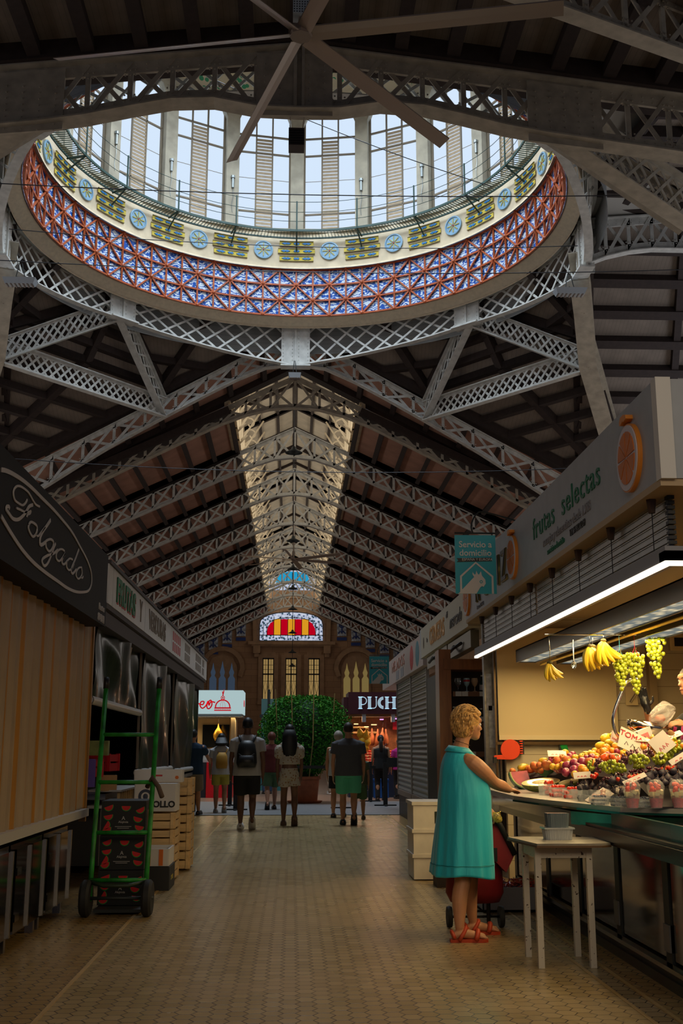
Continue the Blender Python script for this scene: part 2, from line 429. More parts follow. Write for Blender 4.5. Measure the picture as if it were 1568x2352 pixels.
def qroof(a, b, c, d, nu, mid=True, bw=0.24):
    """boards between edge a-b and edge d-c, with beams parallel to a-b and one central rafter"""
    a, b, c, d = V(*a), V(*b), V(*c), V(*d); up = V(0, 0, 0.05)
    m = MB(); m.loft([[a, b, b + up, a + up], [d, c, c + up, d + up]]); o = struct(m, 'ceiling', board)
    m = MB(); dz = V(0, 0, -0.12)
    for i in range(nu + 1):
        t = i / nu; m.beam(a.lerp(d, t) + dz, b.lerp(c, t) + dz, bw, 0.22)
    if mid: m.beam(a.lerp(b, 0.5) + dz * 1.2, d.lerp(c, 0.5) + dz * 1.2, bw * 1.1, 0.26)
    m.beam(a + dz, d + dz, bw, 0.24); m.beam(b + dz, c + dz, bw, 0.24)
    m.build('roof_beams', beamwood, o)
ends = [37.1] + TY + [96.0]
for i in range(len(ends) - 1):
    y0, y1 = ends[i], ends[i + 1]
    for sg in (-1, 1):
        roof('ceiling', (sg * 2.35, y0, 13.05), (sg * 7.85, 0, -3.7), (0, y1 - y0, 0), 9, 1, (boardpink, beamwood), bu=0.17, bd=0.2, edge=0.75)
    # raised monitor over the ridge with its clerestory
    for sg in (-1, 1):
        roof('ceiling', (0, y0, 17.1), (sg * 2.5, 0, -1.2), (0, y1 - y0, 0), 3, 2, (boardcream, beamwood), bu=0.1, bd=0.12, edge=0.25, bv=0.12)
clm = EM('clerestory_glass', (1.0, 0.94, 0.82), 1.7)
for sg in (-1, 1):
    wl = MB(); wl.b2((sg * 2.35, 37, 12.95), (sg * 2.5, 96, 13.55)); wl.b2((sg * 2.35, 37, 15.3), (sg * 2.5, 96, 15.95))
    for z in (13.1, 13.3, 13.55): wl.b2((sg * 2.35, 37, z), (sg * (2.29 - 0.05 * (z > 13.5)), 96, z + 0.07))
    o = struct(wl, 'wall_%s' % ('clerestory_left' if sg < 0 else 'clerestory_right'), plaster)
    g = MB(); g.b2((sg * 2.46, 37, 13.55), (sg * 2.5, 96, 15.3)); g.build('clerestory_glass', clm, o)
    br = MB(); y = 37.6
    while y < 95:
        # pierced scroll bracket: spiral, curl and bar between column and roof
        x = sg * 2.32
        br.box((x, y, 14.45), (0.12, 0.22, 1.8))
        for k in range(14):
            a0, a1 = k * 0.42, (k + 1) * 0.42; r0, r1 = 0.32 * (1 - k / 17), 0.32 * (1 - (k + 1) / 17)
            cx, cz = x - sg * 0.42, 14.75
            br.beam((cx + r0 * cos(a0) * sg, y, cz + r0 * sin(a0)), (cx + r1 * cos(a1) * sg, y, cz + r1 * sin(a1)), 0.05, 0.06, up=(0, 1, 0))
        br.beam((x, y, 13.9), (x - sg * 0.95, y, 15.4), 0.05, 0.07)
        br.beam((x, y, 13.3), (x - sg * 0.4, y, 13.75), 0.05, 0.06)
        y += 1.7
    br.build('scroll_brackets', plaster, o)

# diagonal roofs between ring and arms, transept roofs
for sg in (-1, 1):
    def X(*p): return (sg * p[0], p[1], p[2])
    V1_, N1_, N2_ = X(5.5, 31.6, 15.0), X(4.35, 34.45, 13.05), X(8.5, 29.5, 13.1)
    qroof(X(0.0, 34.5, 15.25), V1_, X(4.5, 34.3, 13.1), N1_, 3)
    qroof(N1_, N2_, X(5.6, 31.5, 15.0), V1_, 4)
    qroof(V1_, X(7.7, 26.1, 15.1), X(8.45, 29.3, 13.2), N2_, 3)
    qroof(N1_, N2_, X(10.9, 34.2, 9.7), X(10.7, 34.45, 9.65), 7)
    roof('ceiling', X(0, 34.55, 15.2), (sg * 10.5, 0, -5.5), (0, 2.6, -0.35), 9, 1, (boardpink, beamwood), bu=0.17, bd=0.2, edge=0.4)
    roof('ceiling', X(7.3, 26.2, 15.3), X(9, 0, 0), X(2.6, 10.5, -5.9), 3, 11, (board, beamwood), bu=0.2, bd=0.22, bv=0.3)
    roof('ceiling', X(7.3, 25.8, 15.3), X(9, 0, 0), X(0.5, -8.6, -1.0), 8, 8, (board, beamwood), bu=0.2, bd=0.22, bv=0.26)
    # near roof above the low truss
    roof('ceiling', X(0, 17.75, 14.15), X(14.1, 0, -1.7), (0, -12, 0.0), 15, 3, (board, beamwood), bu=0.24, bd=0.3, edge=0.9, bv=0.12)
    # aisle roofs beside the nave
    roof('ceiling', X(10.1, 34, 10.0), X(7, 0, 1.6), (0, 62, 0), 6, 26, (P('pale_roof_boards', (0.42, 0.36, 0.30), 0.85), beamwood), bu=0.2, bd=0.2, bv=0.22)
    wl = MB(); wl.b2((sg * 12.0, -2, 0), (sg * 12.3, 96, 9.8)); struct(wl, 'wall_%s' % ('left' if sg < 0 else 'right'), stone)

# near truss, spanning the whole picture: low pitch, arched bottom chord
NT = [-9 + i * 0.75 for i in range(29)]
nb = [(0, 12.52), (0.7, 12.5), (1.6, 12.62), (4, 12.2), (7, 11.8), (14, 10.7)]
girder('near_truss', [(x, 17.6, 13.75 - 0.115 * abs(x)) for x in NT], [(x, 17.6, curve_z([(0, 12.5), (0.75, 12.52), (1.5, 12.66), (2.25, 12.62), (3, 12.45), (4, 12.2), (7, 11.8), (14, 10.7)], abs(x))) for x in NT],
       old_iron, 'broad riveted cream girder crossing in front of the dome windows', style='X', fw=0.4, ch=0.23, rivets=True, th=0.06)
nt_root = [o for o in COL.objects if o.name.startswith('near_truss')][0]
for x0, x1 in ((-0.75, 0.62), (4.15, 5.5), (-5.6, -4.15)):
    pl = MB().prism([(x0, -0.12 * abs(x0)), (x1, -0.12 * abs(x1)), (x1, -1.25 - 0.11 * abs(x1)), (x0, -1.25 - 0.11 * abs(x0))], (0, 17.56, 13.72), (1, 0, 0), (0, 0, 1), 0.05).build('gusset_plate', old_iron, nt_root); pl.location = -nt_root.location
    rv = MB()
    for i in range(5):
        for jj in range(8): rv.ball((x0 + 0.15 + (x1 - x0 - 0.3) * i / 4, 17.53, 13.5 - 0.12 * abs(x0) - 0.12 * jj), 0.018, n=6, m=3)
    rv = tag(rv.build('rivets', old_iron, nt_root), kind='stuff'); rv.location = -nt_root.location
pl = MB().box((-0.05, 17.5, 13.15), (0.06, 0.16, 1.3)).box((0.09, 17.5, 13.15), (0.05, 0.12, 1.3)).build('king_post', old_iron, nt_root); pl.location = -nt_root.location
girder('corner_girder', lin((1.6, 13.6, 13.5), (9.6, 17.1, 13.5), 11), lin((1.6, 13.6, 12.5), (9.6, 17.1, 12.5), 11), old_iron, 'pale riveted girder cutting across the top right corner of the picture', style='X', fw=0.3, ch=0.2, rivets=True)

# ring girder: circle of radius 7.5, deep at the four cardinal posts
def ringpt(a, r, z): return (r * sin(a), D0 + r * cos(a), z)
for k in range(8):
    a0, a1 = R(45 * k), R(45 * (k + 1)); N = 10
    zb = (13.45, 14.08) if k % 2 == 0 else (14.08, 13.45)
    top = [ringpt(a0 + (a1 - a0) * i / N, 7.5, 14.78) for i in range(N + 1)]
    bot = [ringpt(a0 + (a1 - a0) * i / N, 7.5 - 0.22 * sin(PI * i / N), zb[0] + (zb[1] - zb[0]) * i / N) for i in range(N + 1)]
    side = ['far side, right of centre', 'far right side', 'near right side', 'near side, right of centre', 'near side, left of centre', 'near left side', 'far left side', 'far side, left of centre'][k]
    girder('ring_girder', top, bot, white_iron, 'white lattice panel of the dome ring, ' + side, n=9, style='lattice', fw=0.22, ch=0.05, group='lattice panels of the dome ring')
for k in range(8):
    a = R(45 * k); zb = 13.4 if k % 2 == 0 else 14.02
    m = MB(); c = V(*ringpt(a, 7.42, 0)); t_ = V(cos(a), -sin(a), 0); r_ = V(sin(a), cos(a), 0)
    for sg in (-1, 1):
        M = Matrix((t_, r_, V(0, 0, 1))).transposed()
        m.box(c + t_ * sg * 0.24 + V(0, 0, (14.85 + zb) / 2), (0.44, 0.06, 14.85 - zb), M=M)
    m.box(c + r_ * 0.12 + V(0, 0, (14.85 + zb) / 2), (0.06, 0.4, 14.85 - zb), M=M)
    for sx in (-0.4, -0.1, 0.1, 0.4):
        z = zb + 0.08
        while z < 14.8: m.ball(c + t_ * sx - r_ * 0.035 + V(0, 0, z), 0.017, n=6, m=3); z += 0.12
    m.box(c + V(0, 0, zb - 0.02), (0.95, 0.4, 0.05), M=M)
    o = m.build('ring_post', white_iron, None); o.location = (0, 0, 0)
    tag(o, ['white riveted post of the dome ring, bottom centre of the circle', 'white riveted post of the dome ring, lower right', 'white riveted post at the right end of the dome ring', 'riveted post of the dome ring, upper right behind the near girder', 'riveted post of the dome ring above the near girder', 'riveted post of the dome ring, upper left behind the near girder', 'white riveted post at the left end of the dome ring', 'white riveted post of the dome ring, lower left'][k], 'post', 'posts of the dome ring')

# girders joining ring, arched truss and transept ribs
for sg in (-1, 1):
    sd = 'right' if sg > 0 else 'left'
    def X(*p): return (sg * p[0], p[1], p[2])
    V1b, V1t = (5.35, 31.35, 14.05), (5.35, 31.35, 14.75)
    N1b, N1t, N2b, N2t = (4.3, 34.4, 11.95), (4.3, 34.4, 12.55), (8.35, 29.4, 11.95), (8.35, 29.4, 12.6)
    N3b, N3t = (8.1, 20.8, 12.0), (8.1, 20.8, 12.7)
    V3b, V3t = (5.3, 20.7, 14.0), (5.3, 20.7, 14.75)
    def G(a, b, c, d, n, lab, mat=white_iron, fw=0.24):
        girder('lattice_girder', lin(X(*a), X(*b), 4), lin(X(*c), X(*d), 4), mat, lab, n=n, style='lattice', fw=fw, ch=0.07, cat='girder')
    G(V1t, N1t, V1b, N1b, 9, 'steep white lattice brace from the ring to the arched truss, %s side' % sd)
    G(V1t, N2t, V1b, N2b, 15, 'white lattice girder from the lower %s ring post out to the transept rib' % sd)
    G(N1t, N2t, N1b, N2b, 22, 'long white lattice girder tying the arched truss to the transept rib, %s side' % sd)
    G(V3t, N3t, V3b, N3b, 12, 'brown lattice girder behind the near girder, upper %s' % sd, old_iron, 0.36)
    G((4.6, 18.0, 13.3), (10.1, 21.6, 12.4), (4.6, 18.0, 12.5), (10.1, 21.6, 11.4), 16, 'second brown lattice girder descending behind the near girder, %s side' % sd, old_iron, 0.36)
    # transept rib: a deep box rib falling away from the end post
    rp = [(7.4, 26.3, 13.35), (7.75, 27.3, 12.85), (8.35, 29.2, 12.0), (9.67, 31.9, 10.55), (11.4, 35.6, 8.9)]
    girder('transept_rib', [X(p[0], p[1], p[2] + 0.75) for p in rp], [X(*p) for p in rp], old_iron, 'brown riveted rib falling away from the %s end of the dome ring' % sd, style='X', fw=0.5, ch=0.12)
    # level transept truss with arched lower chord
    xs = [7.45 + 0.62 * i for i in range(10)]
    girder('transept_truss', [X(x, 26.0, 14.83 + (x - 7.45) * 0.1) for x in xs], [X(x, 26.0, 13.6 + 0.5 * min(1, (x - 7.45) / 1.6) ** 0.7) for x in xs], white_iron,
           'white riveted truss running outwards from the %s end of the dome ring' % sd, style='V+', fw=0.26, ch=0.2, rivets=True)
    cl = MB(); cl.box((sg * 11.4, 35.9, 4.4), (0.5, 0.5, 8.8)); cl.box((sg * 11.4, 35.9, 0.3), (0.8, 0.8, 0.6))
    tag(cl.build('iron_column', old_iron), 'iron column carrying the transept rib, %s side' % sd, 'column')

# ------------------------------------------------------------ dome: cornice, tile band, frieze, drum windows, shell
cy = (0, D0, 0)
m = MB(); m.lathe([(7.24, 14.62), (7.25, 14.68), (7.16, 14.69), (7.14, 14.75), (7.06, 14.76), (7.02, 14.83), (6.92, 14.84), (6.87, 14.9), (7.3, 14.95), (7.24, 14.62)], cy, 120, cap=False)
struct(m, 'trim_3', P('cornice_plaster', (0.60, 0.50, 0.35), 0.6, var=0.1), True)
m = MB(); m.lathe([(7.8, 13.95), (7.8, 15.6)], cy, 96, cap=False); struct(m, 'wall_ring_skirt', bands('grey_boards', (0.26, 0.26, 0.25), (0.20, 0.20, 0.20), 'Z', 7, 0.12, 0.7), True)
m = MB(); m.lathe([(7.2, 14.94), (9.4, 15.1)], cy, 96, cap=False); struct(m, 'ceiling', P('ring_soffit', (0.4, 0.38, 0.34), 0.8))
# azulejo band
az = bpy.data.materials.new('blue_white_tile'); n, l = nt(az); b = n['Principled BSDF']; b.inputs['Roughness'].default_value = 0.2
tc = n.new('ShaderNodeTexCoord'); mp = n.new('ShaderNodeMapping'); l.new(tc.outputs['UV'], mp.inputs[0])
vo = n.new('ShaderNodeTexVoronoi'); vo.inputs['Scale'].default_value = 6.5; vo.feature = 'SMOOTH_F1'; vo.inputs['Smoothness'].default_value = 0.15; l.new(mp.outputs[0], vo.inputs['Vector'])
wv = n.new('ShaderNodeTexWave'); wv.wave_type = 'RINGS'; wv.inputs['Scale'].default_value = 3.0; wv.inputs['Distortion'].default_value = 9; wv.inputs['Detail'].default_value = 1; wv.inputs['Detail Scale'].default_value = 2.2
l.new(mp.outputs[0], wv.inputs['Vector'])
mm = n.new('ShaderNodeMath'); mm.operation = 'LESS_THAN'; mm.inputs[1].default_value = 0.34; l.new(vo.outputs['Distance'], mm.inputs[0])
m3 = n.new('ShaderNodeMath'); m3.operation = 'GREATER_THAN'; m3.inputs[1].default_value = 0.68; l.new(wv.outputs['Fac'], m3.inputs[0])
ad = n.new('ShaderNodeMath'); ad.operation = 'MAXIMUM'; l.new(mm.outputs[0], ad.inputs[0]); l.new(m3.outputs[0], ad.inputs[1])
mx = n.new('ShaderNodeMixRGB'); mx.inputs[1].default_value = (0.62, 0.72, 0.80, 1); mx.inputs[2].default_value = (0.012, 0.09, 0.42, 1)
l.new(ad.outputs[0], mx.inputs[0]); l.new(mx.outputs[0], b.inputs['Base Color'])
NC = 80; zt0, zt1 = 14.88, 16.45
m = MB(); m.lathe([(6.86, zt0), (6.86, zt1)], cy, NC, cap=False)
tb = struct(m, 'wall_dome_tiles', az)
uvl = tb.data.uv_layers.new(name='UVMap')
for p_ in tb.data.polygons:
    i = p_.index
    for li, (a, bb) in zip(p_.loop_indices, ((0, 0), (1, 0), (1, 1), (0, 1))):
        uvl.data[li].uv = ((i + a) * 0.53, bb * 1.57)
rb = MB()
def cp(i, j, r=6.82): a = 2 * PI * i / NC; return (r * sin(a), D0 + r * cos(a), zt0 + (zt1 - zt0) * j / 3)
for i in range(NC):
    for j in range(4): rb.beam(cp(i, j), cp(i + 1, j), 0.05, 0.05)
    for j in range(3):
        rb.beam(cp(i, j), cp(i, j + 1), 0.05, 0.05)
        if (i + j) % 2 == 0: rb.beam(cp(i, j), cp(i + 1, j + 1), 0.045, 0.045)
        else: rb.beam(cp(i + 1, j), cp(i, j + 1), 0.045, 0.045)
    for j in range(4):
        if (i + j) % 2 == 0: rb.ball(cp(i, j, 6.8), 0.055, n=8, m=4)
rb.build('terracotta_ribs', terracotta, tb)
# frieze wall
m = MB(); m.lathe([(6.7, 16.45), (6.72, 16.52), (6.84, 16.54), (6.86, 16.6), (6.9, 17.9)], cy, 120, cap=False); fz = struct(m, 'wall_dome_frieze', plaster, True)
yel = P('yellow_paint_frieze', (0.72, 0.56, 0.08), 0.7, var=0.2, scale=3); blu = P('blue_painted_ornament', (0.03, 0.20, 0.50), 0.5)
pale = P('pale_blue_enamel', (0.30, 0.50, 0.68), 0.4, var=0.25, scale=30); gold_e = P('yellow_enamel', (0.60, 0.50, 0.12), 0.4)
yb = MB(); bl = MB(); gr = MB()
def fr(a): return V(sin(a), cos(a), 0), V(cos(a), -sin(a), 0)
for k in range(20):
    a = R(9 + 18 * k); r_, t_ = fr(a); c = V(0, D0, 0) + r_ * 6.84
    md = MB(); M = Matrix((t_, V(0, 0, 1), -r_)).transposed()
    md.lathe([(0.30, -0.02), (0.31, 0.03), (0.27, 0.035), (0.26, 0.02)], (0, 0, 0), 24, 0, cap=False)
    md.lathe([(0.27, 0.01), (0.0, 0.012)], (0, 0, 0), 24, 1, cap=False)
    for q in range(8):
        an = q * PI / 4; md.box((0.14 * cos(an), 0.14 * sin(an), 0.02), (0.17, 0.028, 0.02), rz=an, mi=2)
    md.lathe([(0.035, 0.0), (0.03, 0.03), (0.0, 0.035)], (0, 0, 0), 12, 3, cap=False)
    o = md.build('medallion', [P('blue_ring', (0.28, 0.48, 0.66), 0.4), pale, gold_e, terracotta], fz)
    o.matrix_local = Matrix.Translation(c + V(0, 0, 17.12)) @ M.to_4x4()
    for zc, q0, q1 in ((17.38, 4.4, 13.6), (17.12, 4.0, 14.0), (16.86, 4.4, 13.6)):
        a0, a1 = R(9 + 18 * k + q0), R(9 + 18 * k + q1); rr_ = 6.84
        for u in range(4):
            b0, b1 = a0 + (a1 - a0) * u / 4, a0 + (a1 - a0) * (u + 1) / 4
            P0, P1 = V(rr_ * sin(b0), D0 + rr_ * cos(b0), zc), V(rr_ * sin(b1), D0 + rr_ * cos(b1), zc)
            yb.beam(P0, P1, 0.015, 0.13)
            for ez in (-0.08, 0.08): gr.beam(P0 + V(0, 0, ez), P1 + V(0, 0, ez), 0.04, 0.016)
        for wpos, ln in ((0.2, 0.3), (0.5, 0.2), (0.8, 0.3)):
            b0 = a0 + (a1 - a0) * wpos; rr2, tt2 = fr(b0); c0 = V(0, D0, zc) + rr2 * (rr_ - 0.02)
            bl.prism([(-ln / 2, 0), (-0.05, 0.045), (0, 0.02), (0.05, 0.045), (ln / 2, 0), (0.05, -0.045), (0, -0.02), (-0.05, -0.045)], c0, tt2, (0, 0, 1), 0.02)
yb.build('yellow_panels', yel, fz); bl.build('blue_ornaments', blu, fz); gr.build('panel_mouldings', P('ochre_moulding', (0.26, 0.23, 0.10), 0.7), fz)
# drum: piers, windows with louvres
pier = P('drum_pier_plaster', (0.40, 0.35, 0.26), 0.75, var=0.22, scale=2.2)
m = MB()
for k in range(20):
    a = R(18 * k); r_, t_ = fr(a); M = Matrix((t_, r_, V(0, 0, 1))).transposed(); c = V(0, D0, 0) + r_ * 6.95
    m.box(c + V(0, 0, 19.95), (0.42, 0.36, 4.3), M=M)
    m.prism([(-0.21, 0), (0.21, 0), (0.38, 0.45), (1.1, 0.62), (1.1, 0.9), (-1.1, 0.9), (-1.1, 0.62), (-0.38, 0.45)], c + V(0, 0, 21.65) - r_ * 0.02, t_, (0, 0, 1), 0.3)
    m.box(c + V(0, 0, 17.85), (2.2, 0.3, 0.12), M=M)
struct(m, 'wall_drum', pier)
glass_e = EM('daylit_frosted_glass', (0.68, 0.82, 1.0), 0.98)
lou = P('louvre_slat', (0.42, 0.31, 0.19), 0.5, var=0.1); frm = P('window_iron_rust', (0.24, 0.19, 0.13), 0.7)
gm_, fm_, lm_ = MB(), MB(), MB()
z0, z1 = 17.9, 22.3
gm_.box((0, 0.05, (z0 + z1) / 2), (1.72, 0.02, z1 - z0))
for x in (-0.85, -0.27, 0.27, 0.85): fm_.box((x, 0, (z0 + z1) / 2), (0.045, 0.06, z1 - z0))
for z in (17.92, 18.5, 20.62, 21.25): fm_.box((0, 0, z), (1.72, 0.06, 0.05))
for x in (-0.56, 0.56): fm_.box((x, 0.02, 19.7), (0.56, 0.01, 0.015))
z = 17.98
while z < 21.2:
    lm_.box((0, -0.01, z), (0.5, 0.012, 0.085), M=Matrix.Rotation(R(4), 3, 'X')); z += 0.12
wroot = bpy.data.objects.new('window_1', None); COL.objects.link(wroot); wroot['kind'] = 'structure'
gm_.build('glass', glass_e, wroot); fm_.build('frame', frm, wroot); lm_.build('louvre', lou, wroot)
for k in range(20):
    a = R(9 + 18 * k); o = wroot if k == 0 else dup(wroot)
    o.name = 'window_%d' % (k + 1); o.location = (6.98 * sin(a), D0 + 6.98 * cos(a), 0); o.rotation_euler = (0, 0, -a)
# small lamps on every pier
lampm = P('galvanised_lamp', (0.35, 0.38, 0.38), 0.4, 0.6)
lp = MB(); lp.tube([(0, 0, 0), (0, 0, 0.34)], 0.045, 10); lp.tube([(0, 0, 0.34), (0, 0, 0.42)], 0.07, 10); lp.tube([(0, 0, 0), (0.02, 0, -0.3), (-0.03, 0, -0.6), (0, 0.02, -0.85)], 0.008, 5)
lamp0 = None
for k in range(20):
    a = R(18 * k); nm = ['at the middle of the far side', 'right of the middle', 'second right of the middle', 'third right of the middle', 'fourth right of the middle', 'far right', 'right side', 'right side, nearer', 'near side right', 'near side', 'near side middle', 'near side left', 'near side, left', 'left side, nearer', 'left side', 'far left', 'fourth left of the middle', 'third left of the middle', 'second left of the middle', 'left of the middle'][k]
    if k in (8, 9, 10, 11, 12, 0): continue
    if lamp0 is None: o = lamp0 = lp.build('wall_lamp', lampm)
    else: o = lamp0.copy(); COL.objects.link(o)
    o.location = (6.74 * sin(a), D0 + 6.74 * cos(a), 19.1)
    tag(o, 'grey tubular lamp with cable on a dome pier, ' + nm, 'lamp', 'tubular lamps on the dome piers')
# dome shell with painted leaf sprays
dm = bpy.data.materials.new('dome_shell_paint'); n, l = nt(dm); b = n['Principled BSDF']; b.inputs['Roughness'].default_value = 0.8
tc = n.new('ShaderNodeTexCoord'); t1 = n.new('ShaderNodeTexNoise'); t1.inputs['Scale'].default_value = 0.9; t2 = n.new('ShaderNodeTexVoronoi'); t2.inputs['Scale'].default_value = 5.0
l.new(tc.outputs['Object'], t1.inputs['Vector']); l.new(tc.outputs['Object'], t2.inputs['Vector'])
g1 = n.new('ShaderNodeMath'); g1.operation = 'GREATER_THAN'; g1.inputs[1].default_value = 0.55; l.new(t1.outputs['Fac'], g1.inputs[0])
g2 = n.new('ShaderNodeMath'); g2.operation = 'LESS_THAN'; g2.inputs[1].default_value = 0.42; l.new(t2.outputs['Distance'], g2.inputs[0])
g3 = n.new('ShaderNodeMath'); g3.operation = 'MULTIPLY'; l.new(g1.outputs[0], g3.inputs[0]); l.new(g2.outputs[0], g3.inputs[1])
mx = n.new('ShaderNodeMixRGB'); mx.inputs[1].default_value = (0.60, 0.50, 0.34, 1); mx.inputs[2].default_value = (0.05, 0.28, 0.13, 1); l.new(g3.outputs[0], mx.inputs[0]); l.new(mx.outputs[0], b.inputs['Base Color'])
m = MB(); m.lathe([(7.2, 22.2)] + [(7.0 * cos(R(t)), 22.3 + 7.0 * sin(R(t))) for t in range(2, 89, 6)], cy, 60, cap=False); struct(m, 'ceiling', dm, True)
# outer drum skin so no sky shows between piers
m = MB(); m.lathe([(7.3, 17.8), (7.3, 22.5)], cy, 60, cap=False); struct(m, 'wall_drum_outer', plaster)

# catwalk with railing
ck = thing('catwalk', 'dark green grating walkway with cable railing circling below the dome windows', 'catwalk', (0, D0, 17.55))
g = MB()
for r0, h in ((6.22, 0.05), (6.74, 0.03)):
    g.lathe([(r0 - 0.02, -0.04), (r0 + 0.02, -0.04), (r0 + 0.02, h - 0.02), (r0 - 0.02, h - 0.02), (r0 - 0.02, -0.04)], (0, 0, 0), 80, cap=False)
g.build('rims', greenrail, ck)
g = MB()
for i in range(400):
    a = 2 * PI * i / 400; g.beam((6.22 * sin(a), 6.22 * cos(a), 0), (6.74 * sin(a), 6.74 * cos(a), 0), 0.014, 0.02)
tag(g.build('grating', P('grating_green', (0.05, 0.09, 0.07), 0.5), ck), kind='stuff')
g = MB()
for k in range(20):
    po = MB()
    a = R(18 * k); s_, c_ = sin(a), cos(a)
    po.tube([(6.2 * s_, 6.2 * c_, -0.05), (6.2 * s_, 6.2 * c_, 1.0)], 0.025, 6)
    po.tube([(6.2 * s_, 6.2 * c_, -0.03), (6.8 * s_, 6.8 * c_, -0.42)], 0.025, 6)
    po.tube([(6.2 * s_, 6.2 * c_, -0.03), (6.8 * s_, 6.8 * c_, -0.03)], 0.025, 6); po.build('railing_post', greenrail, ck)
for h in (0.3, 0.62, 0.97):
    g.tube([(6.2 * sin(R(6 * k)), 6.2 * cos(R(6 * k)), h) for k in range(61)], 0.009, 5)
g.build('railing_cables', greenrail, ck)

# ------------------------------------------------------------ gable wall at the end of the nave
YW = 96.0
st2 = bpy.data.materials.new('gable_sandstone'); n, l = nt(st2); b = n['Principled BSDF']; b.inputs['Roughness'].default_value = 0.85
tc = n.new('ShaderNodeTexCoord'); mp = n.new('ShaderNodeMapping'); mp.inputs['Rotation'].default_value = (R(90), 0, 0); l.new(tc.outputs['Object'], mp.inputs[0])
bt = n.new('ShaderNodeTexBrick'); bt.inputs['Scale'].default_value = 1.0; bt.inputs['Brick Width'].default_value = 1.2; bt.inputs['Row Height'].default_value = 0.5; bt.inputs['Mortar Size'].default_value = 0.012
bt.inputs['Color1'].default_value = (0.44, 0.26, 0.14, 1); bt.inputs['Color2'].default_value = (0.38, 0.22, 0.12, 1); bt.inputs['Mortar'].default_value = (0.22, 0.12, 0.07, 1)
l.new(mp.outputs[0], bt.inputs['Vector']); l.new(bt.outputs[0], b.inputs['Base Color'])
m = MB(); m.prism([(-12, 0), (12, 0), (12, 9), (2.5, 14.0), (2.5, 16), (0, 17.8), (-2.5, 16), (-2.5, 14.0), (-12, 9)], (0, YW + 0.3, 0), (1, 0, 0), (0, 0, 1), 0.5)
wf = struct(m, 'wall_far', st2)
m = MB()
m.b2((-3.9, YW - 0.45, 10.15), (3.7, YW, 10.45)); m.b2((-3.6, YW - 0.3, 10.0), (3.4, YW, 10.15))
for x in (-3.2, 2.95):
    m.b2((x - 0.25, YW - 0.4, 9.4), (x + 0.35, YW, 10.1)); m.b2((x - 0.15, YW - 0.3, 9.1), (x + 0.25, YW, 9.4))
for r0, r1 in ((3.3, 3.75),):
    pts = []
    prof = [(-3.3, 10.45), (-3.3, 13.3), (-2.4, 14.0), (-1.2, 14.35), (0, 14.45), (1.2, 14.35), (2.3, 14.0), (3.1, 13.3), (3.1, 10.45)]
    m.ribbon(catmull(prof, 3), 0.35, (0, YW, 0), (1, 0, 0), (0, 0, 1), 0.18)
for c_, sg in ((-6.1, 0), (5.55, 1)):
    arc = [(c_ + 1.75 * cos(t), 8.05 + 1.75 * sin(t)) for t in [PI * i / 16 for i in range(17)]]
    arc = [(c_ + 1.5, 7.4)] + arc + [(c_ - 1.5, 7.4)]
    m.ribbon(arc, 0.4, (0, YW, 0), (1, 0, 0), (0, 0, 1), 0.25)
for x in (-2.0, 0, 2.0):
    m.b2((x - 1.0 + 0.0, YW - 0.12, 5.1), (x - 0.62, YW, 9.3)); m.b2((x + 0.38, YW - 0.12, 5.1), (x + 0.75, YW, 9.3)); m.b2((x - 0.75, YW - 0.1, 8.9), (x + 0.5, YW, 9.5)); m.b2((x - 1.05, YW - 0.22, 5.0), (x + 0.8, YW, 5.25))
m.build('stone_mouldings', stone, wf)
# stained glass
def arcpoly(cx, w, z0, z1, zs, n=12, shoulder=0.35):
    pts = [(cx - w, z0), (cx + w, z0)]
    for i in range(n + 1):
        t = PI * i / n; pts.append((cx + w * cos(t), zs + (z1 - zs) * (abs(sin(t)) ** (2 / 2.6))))
    return pts
orn = bpy.data.materials.new('ornate_leaded_glass'); n, l = nt(orn); n.remove(n['Principled BSDF'])
tc = n.new('ShaderNodeTexCoord'); wv = n.new('ShaderNodeTexVoronoi'); wv.inputs['Scale'].default_value = 4.5; l.new(tc.outputs['Object'], wv.inputs['Vector'])
cr = n.new('ShaderNodeValToRGB'); e = cr.color_ramp.elements; e[0].position = 0; e[0].color = (0.02, 0.16, 0.12, 1); e[1].position = 0.30; e[1].color = (0.03, 0.04, 0.08, 1)
k_ = e.new(0.36); k_.color = (0.35, 0.42, 0.62, 1); k_ = e.new(0.75); k_.color = (0.75, 0.8, 0.95, 1)
l.new(wv.outputs['Distance'], cr.inputs[0]); em = n.new('ShaderNodeEmission'); em.inputs[1].default_value = 0.75; l.new(cr.outputs[0], em.inputs[0]); l.new(em.outputs[0], n['Material Output'].inputs[0])
w1 = bpy.data.objects.new('window_21', None); COL.objects.link(w1); w1['kind'] = 'structure'; w1.location = (-0.15, YW, 0)
m = MB(); m.prism(arcpoly(0, 2.78, 10.5, 13.05, 11.9), (0, -0.02, 0), (1, 0, 0), (0, 0, 1), 0.06); m.build('ornate_border', orn, w1)
redg, yelg, lead = EM('red_glass', (0.62, 0.0, 0.015), 0.75), EM('amber_glass', (0.95, 0.42, 0.02), 0.72), P('lead', (0.01, 0.01, 0.012), 0.5)
edges = [-2.14, -1.53, -0.92, -0.31, 0.31, 0.92, 1.53, 2.14]; ht = [11.55, 12.2, 12.4, 12.45, 12.4, 12.2, 11.55]
ld = MB()
